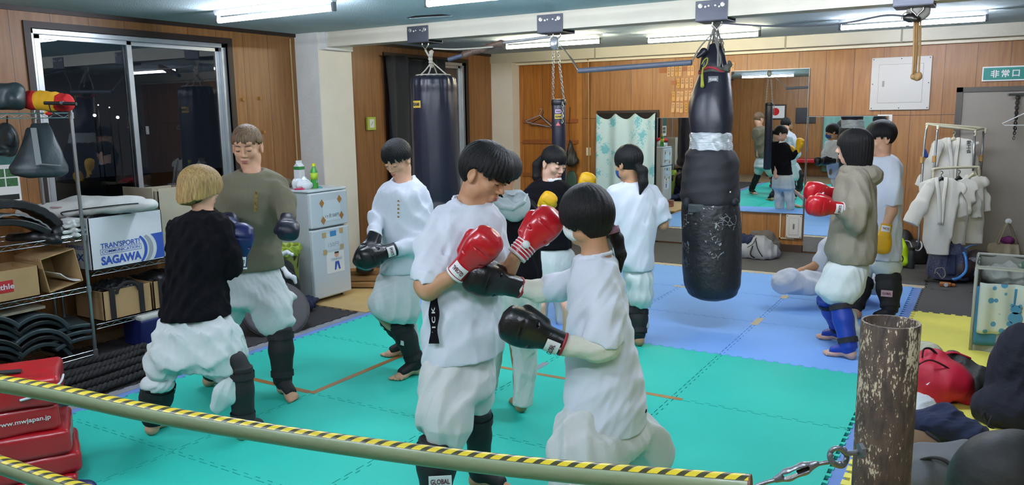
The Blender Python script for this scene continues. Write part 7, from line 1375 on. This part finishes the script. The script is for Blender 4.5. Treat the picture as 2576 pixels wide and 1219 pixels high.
p.chain(p.mid, [(1090, 640, -.05, 24), (1070, 715, -.12, 26), (1078, 728, -.14, 25), (1150, 688, -.20, 19)], .03)
p.chain(p.mid, [(1250, 640, .0, 22), (1258, 708, -.04, 23), (1262, 716, -.05, 23), (1296, 646, -.14, 18)], .03)
p.glove(p.J(1147, 688, -.2), p.J(1212, 620, -.25), redl, label=1, thumb=-p.rt*.3+U3-p.aw*.0, lside=-p.aw-p.rt*.3, sc=1.0)
p.glove(p.J(1302, 640, -.15), p.J(1368, 566, -.13), redl, thumb=-p.rt+U3, white=[(.12, .052, .01), (.05, -.01, .046)], stripes=True, sc=1.0)
p.finish()
# ---- foreground girl with ponytail
p = Person('foreground person with ponytail and face mask in white T-shirt, punching with black gloves', 3.2, (2.25, .33, 0), sk2)
T, R = p.head(1472, 545, 0, -118, 12, 0, 1.0, 'short', hblk, [(0, .0), (50, -.02), (78, -.05), (92, -.028), (104, -.06), (130, -.10), (180, -.12)], .004, 9, neck=(1500, 640, .0, .056), mask=(maskw, 0), hr=(.102, .118, .122), hc=(0, -.012, .016), strand=.0012)
p.hairdone(([p.J(1538, 575, .02), p.J(1552, 600, .03), p.J(1562, 640, .03), p.J(1560, 684, .03)], [.022, .026, .022, .006]), res=.0036)
MB().tube([p.J(1541, 570, .02), p.J(1546, 586, .02)], .026, 14).build('hair_tie', M('hair_tie', '#8a6478', .8), p.t, smooth=True)
s = Sd(); p.chain(s, [(1512, 700, -.08, 40), (1518, 780, -.12, 44), (1520, 850, -.15, 46), (1520, 880, -.15, 46)], .04)
s._op('sub', lambda P, c=p.J(1518, 856, -.15), n=nrm(-U3-p.rt*.12), e=p.J(1520, 900, -.15): np.maximum(-((P-c)@n), np.sqrt((((P-e)/np.array([.11, .11, .2]))**2).sum(-1))*.1-.1), p.J(1520, 880, -.15)-.16, p.J(1520, 880, -.15)+.16, .004)
p.chain(s, [(1440, 700, .08, 30), (1405, 722, .14, 34), (1385, 724, .17, 34)], .04); p.loft(s, [(634, 1462, 1532, 0, .055), (646, 1446, 1546, 0, .085), (664, 1438, 1556, 0, .11), (700, 1432, 1566, 0, .13), (760, 1428, 1578, 0, .14), (830, 1424, 1594, 0, .14), (900, 1423, 1608, 0, .14), (960, 1421, 1620, 0, .145), (1010, 1418, 1624, 0, .15), (1050, 1414, 1624, 0, .15), (1095, 1420, 1618, 0, .14)], .03)
p.collar(s, 1496, 640, 0, -118, 10, .068)
s.fold(.011, 13, 43, (.3, 0, 1)); s.fold(.005, 27, 49, (.4, 0, 1)); s._op('sub', lambda P, c=p.J(1517, 1080, 0): np.maximum(-((P-c)@nrm(-U3+p.rt*.12)), -9.), p.J(1517, 1100, 0)-.3, p.J(1517, 1100, 0)+.3, .004)
p.hem = 1060; p.cloth(s, 't_shirt', white, .0055)
s = Sd(); p.chain(s, [(1530, 800, -.14, 28), (1528, 872, -.17, 30), (1500, 878, -.17, 29), (1412, 866, -.17, 26)], .03); p.chain(s, [(1425, 722, .12, 24), (1360, 732, .17, 26), (1300, 722, .17, 23)], .03)
s.fold(.005, 40, 45, (1, 0, 0)); p.cloth(s, 'undershirt_sleeves', M('cloth_cream', '#cfcfc0', .9, bump=.2, bscale=150))
s = Sd(); p.loft(s, [(1030, 1424, 1616, 0, .13), (1060, 1408, 1630, 0, .14), (1100, 1400, 1640, .02, .15), (1130, 1400, 1620, .02, .12)], .04)
p.chain(s, [(1480, 1080, -.03, 78), (1472, 1150, -.06, 84), (1470, 1230, -.07, 80), (1466, 1290, -.07, 50)], .05); p.chain(s, [(1580, 1060, .08, 48), (1616, 1110, .14, 56), (1634, 1145, .17, 52), (1620, 1160, .17, 38)], .05)
s.fold(.014, 12, 55, (.2, 0, 1)); s.fold(.006, 27, 58, (0, 0, 1)); p.cloth(s, 'trousers', white2)
s = Sd(); p.chain(s, [(1608, 1040, .02, 10), (1612, 1090, .02, 18)], .02); s.fold(.006, 60, 4); p.cloth(s, 'trouser_knot', white2)
a1 = p.foot(onZ(1450, 1400), onZ(1395, 1405)); f1 = p.lastfoot; a2 = p.foot(onZ(1700, 1290), onZ(1640, 1290)); f2 = p.lastfoot
p.guard(p.J(1440, 1240, -.08), a1, f1, r0=.075, r1=.055, fl=p.dir(-90)); p.guard(p.J(1640, 1170, .17), a2, f2, r0=.062, r1=.05, fl=p.dir(-90))
p.glove(p.J(1414, 864, -.17), p.J(1310, 822, -.17), leather, label=-1, thumb=U3+p.aw*.2, cuff=M('cuff_red', '#8f1c26', .6), lside=-p.aw-U3*.6, white=[(.165, 0, .0)] and None, sc=1.02)
p.glove(p.J(1304, 722, .17), p.J(1215, 700, .1), leather, thumb=U3, cuff=M('cuff_red'), sc=1.02)
s = Sd(); s.ell(p.J(1319, 797, -.17), (.016, .03, .014), k=.01); s.build('glove_lining', whl, p.t, res=.004)
p.finish()
# ---- hooded person behind
p = Person('person in black with a light grey hood, back turned, behind the boy with red gloves', 4.55, (1.2, 1.45, 0), sk2)
T, R = p.head(1264, 430, 0, 160, 15, 0, 1.02, 'short', hbrn, [(0, .02), (60, -.01), (90, -.05), (120, -.07), (180, -.085)], .005, 17, neck=(1270, 500, 0, .056), hr=(.115, .118, .105), hc=(0, -.01, .02))
p.hairdone(res=.0045)
s = Sd(); p.loft(s, [(482, 1240, 1300, 0, .06), (496, 1222, 1326, 0, .10), (520, 1214, 1344, 0, .12), (560, 1210, 1354, 0, .13), (640, 1215, 1360, 0, .13), (705, 1222, 1358, 0, .13), (712, 1226, 1354, 0, .12)], .03)
p.chain(s, [(1330, 530, 0, 24), (1340, 600, .08, 22), (1300, 620, .22, 18)], .03); p.chain(s, [(1226, 530, 0, 24), (1222, 600, .08, 22), (1262, 620, .22, 18)], .03)
s.fold(.009, 17, 63, (.2, 0, 1)); p.hem = 705; s.plane(p.J(1290, 705, 0), (0, 0, -1)); p.cloth(s, 'sweatshirt', blackc)
s = Sd(); p.loft(s, [(478, 1250, 1312, -.04, .05), (488, 1238, 1324, -.08, .07), (505, 1236, 1332, -.10, .075), (525, 1246, 1332, -.115, .07), (543, 1264, 1322, -.12, .055), (557, 1284, 1306, -.12, .03)], .02)
p.chain(s, [(1240, 502, -.14, 4), (1262, 520, -.18, 5), (1290, 524, -.19, 5), (1318, 508, -.17, 5), (1326, 488, -.12, 4)], .012); p.chain(s, [(1250, 484, -.08, 14), (1268, 500, -.13, 12), (1296, 504, -.14, 12), (1314, 486, -.1, 12)], .01, op='sub')
s.fold(.004, 16, 66, (0, 0, 1)); p.cloth(s, 'hood', M('cloth_grey_hood', '#a9b2b4', .9, bump=.2, bscale=140), .005)
s = Sd(); p.loft(s, [(695, 1226, 1356, 0, .12), (710, 1222, 1358, 0, .13), (760, 1216, 1356, 0, .14), (790, 1220, 1352, 0, .12), (800, 1235, 1340, 0, .08)], .03)
p.chain(s, [(1320, 770, -.02, 36), (1318, 850, -.05, 33), (1320, 930, -.05, 28), (1317, 1012, -.05, 26)], .03); p.chain(s, [(1248, 770, 0, 34), (1235, 860, .05, 30), (1228, 960, .08, 26)], .03)
s.fold(.010, 15, 65, (0, 0, 1)); s.fold(.006, 36, 68, (0, 0, 1)); p.hem = 1017; s.plane(p.J(1317, 1017, -.05), (0, 0, -1)); p.cloth(s, 'trousers', M('cloth_greywhite', '#c9d2cc', .85, bump=.18, bscale=110))
a1 = p.foot((1314, 1040), (1302, 1020)); p.mid.cap(a1, a1+U3*.12, .036, .042, k=.02); a2 = p.foot((1232, 1000), (1222, 980)); p.mid.cap(a2, a2+U3*.12, .036, .042, k=.02)
p.glove(p.J(1300, 620, .2), p.J(1290, 570, .32), leather); p.glove(p.J(1262, 620, .2), p.J(1268, 570, .32), leather)
p.finish()
# ---- girl in black with yellow gloves
p = Person('person in a black sweatshirt with mask under the chin and yellow gloves, hair tied back', 6.55, (.55, 3.1, 0), sk3)
p.d = 6.55; p.k = CAM_F/6.55
T, R = p.head(1393, 412, 0, 42, 22, 0, 1.15, 'short', hblk, [(0, .03), (30, .03), (50, .045), (70, .02), (90, .01), (110, -.04), (180, -.06)], .006, 21, neck=(1378, 466, .02, .056), mask=(maskw, -.062), hr=(.086, .102, .094))
p.hairdone(([p.J(1364, 398, .08), p.J(1352, 415, .10), p.J(1350, 445, .10), p.J(1352, 470, .10)], [.03, .042, .036, .01]), res=.005)
s = Sd(); p.loft(s, [(446, 1362, 1396, .01, .06), (452, 1348, 1414, .01, .09), (464, 1334, 1430, 0, .12), (490, 1328, 1436, 0, .135), (540, 1328, 1436, 0, .135), (600, 1330, 1436, 0, .14), (622, 1332, 1438, 0, .14), (632, 1336, 1434, 0, .13)], .03)
p.chain(s, [(1334, 485, 0, 16), (1328, 540, -.05, 15), (1348, 548, -.2, 13)], .03); p.chain(s, [(1430, 485, 0, 16), (1446, 530, -.05, 15), (1462, 500, -.15, 12)], .03)
p.collar(s, 1380, 457, 0, 30, 16, .076); s.fold(.008, 17, 73, (.2, 0, 1)); p.hem = 624; s.plane(p.J(1390, 624, 0), (0, 0, -1)); p.cloth(s, 'sweatshirt', blackc)
s = Sd(); p.loft(s, [(615, 1338, 1432, 0, .12), (630, 1334, 1440, 0, .13), (680, 1326, 1450, 0, .15), (700, 1326, 1450, 0, .14), (712, 1340, 1436, 0, .08)], .03)
p.chain(s, [(1416, 690, -.02, 26), (1418, 750, -.03, 24), (1420, 800, -.03, 22)], .03); p.chain(s, [(1360, 690, 0, 26), (1356, 750, 0, 24), (1352, 800, 0, 22)], .03)
s.fold(.010, 15, 75, (0, 0, 1)); s.fold(.005, 36, 78, (0, 0, 1)); p.cloth(s, 'trousers', gi)
for x, y in ((1420, 838), (1352, 832)):
    a1 = p.foot((x, y), (x+18, y+6)); p.mid.cap(a1, a1+U3*.12, .036, .042, k=.02)
p.glove(p.J(1352, 545, -.2), p.J(1376, 508, -.26), yel, sc=.95, cuff=yel); p.glove(p.J(1462, 505, -.15), p.J(1474, 465, -.16), yel, sc=.95, cuff=yel)
p.finish()
# ---- girl facing away, white T-shirt, ponytail
p = Person('person with ponytail and blue mask, white T-shirt, back turned, before the bamboo curtain', 5.91, (1.375, 2.95, 0), sk2)
T, R = p.head(1580, 414, 0, -132, 8, 0, 1.1, 'short', hblk, [(0, .02), (50, -.0), (80, -.02), (100, -.05), (180, -.07)], .004, 31, neck=(1590, 462, 0, .054), mask=(maskb, 0), hr=(.09, .106, .10))
p.hairdone(([p.J(1602, 418, -.08), p.J(1616, 430, -.10), p.J(1618, 460, -.11), p.J(1610, 488, -.12)], [.03, .04, .036, .008]), res=.005)
s = Sd(); p.chain(s, [(1640, 485, 0, 20), (1656, 520, .02, 22), (1666, 552, .04, 22), (1668, 575, .04, 21)], .035)
s._op('sub', lambda P, c=p.J(1667, 556, .04), n=nrm(-U3+p.rt*.3), e=p.J(1668, 585, .04): np.maximum(-((P-c)@n), np.sqrt((((P-e)/np.array([.10, .10, .15]))**2).sum(-1))*.1-.1), p.J(1668, 575, .04)-.13, p.J(1668, 575, .04)+.13, .004)
p.chain(s, [(1548, 485, 0, 20), (1534, 530, .03, 20), (1530, 560, .05, 20)], .035); p.loft(s, [(454, 1570, 1612, 0, .055), (461, 1556, 1630, 0, .09), (474, 1542, 1644, 0, .115), (500, 1536, 1650, 0, .13), (560, 1538, 1647, 0, .135), (620, 1544, 1645, 0, .135), (660, 1550, 1643, 0, .14), (676, 1556, 1641, 0, .135), (684, 1560, 1638, 0, .13)], .03)
p.collar(s, 1591, 463, 0, -132, 8, .072)
s.fold(.010, 15, 83, (.3, 0, 1)); s.fold(.004, 34, 89, (.3, 0, 1)); p.hem = 677; s.plane(p.J(1600, 677, 0), (0, 0, -1)); p.cloth(s, 't_shirt', white)
p.chain(p.mid, [(1660, 540, .04, 12), (1667, 566, .04, 12.5), (1635, 560, .22, 9.5)], .03)
s = Sd(); p.loft(s, [(668, 1560, 1638, 0, .12), (685, 1566, 1641, 0, .13), (720, 1578, 1642, 0, .14), (750, 1580, 1642, 0, .14), (768, 1590, 1634, 0, .09)], .03)
s.fold(.010, 17, 85, (0, 0, 1)); s.fold(.005, 36, 88, (0, 0, 1)); p.cloth(s, 'trousers', gi)
s = Sd(); p.chain(s, [(1608, 792, 0, 17), (1612, 815, 0, 20), (1608, 838, 0, 13)], .02); s.fold(.008, 26, 86, (1, 0, 0)); p.cloth(s, 'trouser_cuff', gi)
a1 = p.foot((1612, 872), (1600, 862)); f1 = p.lastfoot; p.guard(p.J(1607, 776, 0), a1, f1, r0=.065, r1=.05, fl=p.dir(180)); a2 = p.foot((1585, 850), (1578, 842)); f2 = p.lastfoot; p.guard(p.J(1590, 768, .1), a2, f2, r0=.06, r1=.05, fl=p.dir(180))
p.glove(p.J(1636, 562, .2), p.J(1612, 555, .34), leather); p.glove(p.J(1536, 572, .2), p.J(1556, 560, .34), leather)
p.chain(p.mid, [(1532, 545, .04, 12), (1530, 570, .06, 12), (1540, 572, .2, 9.5)], .03)
p.finish()
# ---- brown hoodie
p = Person('person with a black bob in a grey-brown hoodie, red gloves and blue shin guards', 5.6, (2.70, 3.4, 0), sk3)
T, R = p.head(2146, 370, 0, -98, 4, 0, 1.08, 'bob', hblk, [(0, .02), (35, .01), (50, -.06), (70, -.12), (100, -.135), (180, -.14)], .003, 41, neck=(2150, 425, 0, .054), hr=(.092, .112, .098), hc=(0, -.014, .03))
p.hairdone(res=.0048)
s = Sd(); p.loft(s, [(412, 2125, 2190, 0, .07), (422, 2116, 2196, 0, .10), (440, 2110, 2199, 0, .12), (480, 2102, 2200, 0, .14), (540, 2094, 2203, 0, .15), (595, 2086, 2203, 0, .155), (640, 2082, 2200, 0, .155), (655, 2088, 2196, 0, .145), (662, 2092, 2193, 0, .14)], .03)
p.chain(s, [(2160, 452, -.10, 27), (2160, 520, -.14, 29), (2154, 562, -.16, 24), (2122, 532, -.18, 17)], .03); p.chain(s, [(2140, 452, .12, 26), (2130, 520, .14, 24), (2106, 490, .12, 16)], .03)
s.fold(.009, 15, 93, (.2, 0, 1)); s.fold(.003, 34, 99, (.3, 0, 1)); p.hem = 655; s.plane(p.J(2140, 659, 0), (0, 0, -1)); hd = M('cloth_hoodie', '#8a8273', .92, bump=.25, bscale=150)
p.cloth(s, 'hoodie', hd)
s = Sd(); s.ell(p.J(2182, 442, 0), (.105, .13, .085), k=.02); s.ell(p.J(2150, 428, 0), (.10, .11, .05), k=.03); s.fold(.006, 22, 96, (1, 0, 0)); p.cloth(s, 'hood', hd)
s = Sd(); p.loft(s, [(650, 2092, 2188, 0, .13), (665, 2082, 2182, 0, .14), (700, 2066, 2176, 0, .15), (735, 2052, 2164, 0, .15), (752, 2068, 2150, 0, .13), (766, 2085, 2140, 0, .08)], .03)
s.fold(.012, 15, 95, (0, 0, 1)); s.fold(.006, 36, 98, (0, 0, 1)); p.cloth(s, 'trousers', gi)
a1 = p.foot((2152, 905), (2072, 890)); f1 = p.lastfoot; p.guard(p.J(2112, 758, -.05), a1, f1, bluel, r0=.068, r1=.055, fl=p.dir(-80), lab=None); a2 = p.foot((2128, 862), (2072, 852)); f2 = p.lastfoot; p.guard(p.J(2078, 748, .08), a2, f2, bluel, r0=.066, r1=.052, fl=p.dir(-80))
s = Sd(); p.chain(s, [(2140, 786, .0, 12), (2146, 830, .0, 15), (2150, 855, .0, 10)], .02); s.fold(.008, 30, 97, (1, 0, 0)); p.cloth(s, 'trouser_cuff', gi)
p.glove(p.J(2116, 524, -.18), p.J(2045, 516, -.20), redl, label=-1, thumb=U3, lside=-p.aw, txt='SPORTS'); p.glove(p.J(2100, 486, .12), p.J(2040, 480, .06), redl, thumb=-U3, white=[(.15, 0, .05)])
p.finish()
# ---- boy in white with yellow gloves behind the hoodie
p = Person('dark-haired person in a white T-shirt with yellow gloves lowered, standing behind the brown hoodie', 6.55, (2.86, 4.59, 0), sk1)
T, R = p.head(2214, 350, 0, -62, 10, 0, 1.16, 'short', hblk, [(0, .03), (45, .025), (70, .02), (88, .02), (105, -.03), (180, -.065)], .014, 51, neck=(2222, 398, .0, .056), hr=(.094, .11, .10))
p.hairdone(res=.005)
s = Sd(); p.chain(s, [(2244, 416, -.10, 18), (2246, 470, -.12, 21), (2246, 530, -.12, 22)], .03); s._op('sub', lambda P, c=p.J(2245, 516, -.12), e=p.J(2245, 540, -.12): np.maximum(((P-c)[..., 2]), np.sqrt((((P-e)/np.array([.10, .10, .15]))**2).sum(-1))*.1-.1), p.J(2245, 535, -.12)-.15, p.J(2245, 535, -.12)+.15, .004)
p.loft(s, [(388, 2204, 2240, 0, .055), (394, 2194, 2252, 0, .09), (406, 2190, 2262, 0, .12), (450, 2188, 2266, 0, .14), (520, 2190, 2264, 0, .14), (600, 2192, 2264, 0, .145), (650, 2194, 2264, 0, .15), (662, 2196, 2262, 0, .145)], .03); p.collar(s, 2221, 397, 0, -62, 14, .074)
s.fold(.010, 15, 103, (.2, 0, 1)); p.hem = 650; s.plane(p.J(2228, 650, 0), (0, 0, -1)); p.cloth(s, 't_shirt', white)
p.chain(p.mid, [(2244, 490, -.12, 13), (2242, 530, -.12, 13), (2228, 572, -.16, 9.5)], .03)
s = Sd(); p.loft(s, [(640, 2196, 2262, 0, .12), (660, 2190, 2264, 0, .14), (680, 2196, 2264, 0, .13), (692, 2206, 2256, 0, .09)], .03); p.chain(s, [(2180, 650, .1, 14), (2176, 700, .1, 16)], .05)
s.fold(.010, 16, 105, (0, 0, 1)); p.cloth(s, 'trousers', M('cloth_greywhite'))
a1 = p.foot((2252, 806), (2205, 806)); f1 = p.lastfoot; g = p.guard(p.J(2234, 690, -.03), a1, f1, r0=.095, r1=.06, fl=p.dir(-60)); a2 = p.foot((2166, 800), (2130, 800)); f2 = p.lastfoot; p.guard(p.J(2176, 705, .1), a2, f2, r0=.07, r1=.05, fl=p.dir(-60), pad=False)
lc = p.J(2231, 729, -.03)-p.aw*.138; lb = MB().box(lc, (.085, .004, .052), R=np.stack([p.rt, p.aw, U3], 1)).build('guard_label', M('label_pink', '#c9a3ab', .5), g)
text('brand_print', 'GLOBAL', .025, lc-p.aw*.003, p.rt, U3, lblr, lb, ext=.001, bold=.02, width=.065)
p.glove(p.J(2230, 566, -.16), p.J(2216, 630, -.16), yel, label=-1, thumb=-p.rt, cuff=yel, lside=-p.aw, sc=.95)
p.finish()
# ---- seated person
p = Person('seated person in a white uniform with folded legs, mostly hidden behind the brown hoodie', 7.15, (2.5, 5.35, 0), sk2)
T, R = p.head(2138, 520, .05, -100, 15, 0, 1.0, 'short', hblk, None, .006, 61, neck=(2140, 566, .05, .056)); p.hairdone(res=.006)
s = Sd(); p.loft(s, [(560, 2125, 2158, .05, .06), (572, 2108, 2174, .05, .11), (590, 2100, 2182, .05, .13), (640, 2098, 2184, .05, .13), (700, 2098, 2190, .05, .14), (730, 2098, 2192, .05, .14)], .03)
p.chain(s, [(2110, 590, -.08, 17), (2078, 620, -.10, 18), (2064, 655, -.12, 17), (2060, 672, -.12, 15)], .03); s.fold(.010, 15, 113, (.2, 0, 1)); p.cloth(s, 'uniform_jacket', white)
s = Sd(); p.chain(s, [(2150, 712, .05, 26), (2050, 708, -.15, 26), (1985, 706, -.2, 30), (1968, 712, -.2, 27)], .04); p.chain(s, [(1975, 716, -.2, 22), (2040, 722, -.25, 19), (2110, 724, -.22, 17)], .04)
p.chain(s, [(2150, 712, .05, 26), (2190, 712, -.1, 26), (2196, 716, -.2, 22), (2150, 724, -.3, 18)], .04); s.fold(.014, 14, 115, (1, 0, 0)); s.fold(.006, 34, 118, (1, 0, 0)); s.plane((0, 0, .003), (0, 0, -1)); p.cloth(s, 'trousers', white)
p.chain(p.mid, [(2068, 655, -.12, 11), (2050, 668, -.13, 10.5), (2016, 682, -.16, 9), (2006, 688, -.17, 11)], .02)
for i in range(4): p.chain(p.mid, [(2006, 686+i*2, -.17+.02*i, 4), (1994, 692+i*2, -.19+.02*i, 3.4), (1990, 699+i, -.2+.02*i, 3)], .004)
p.chain(p.mid, [(2010, 682, -.19, 4.5), (2000, 684, -.22, 3.8)], .004)
p.finish()
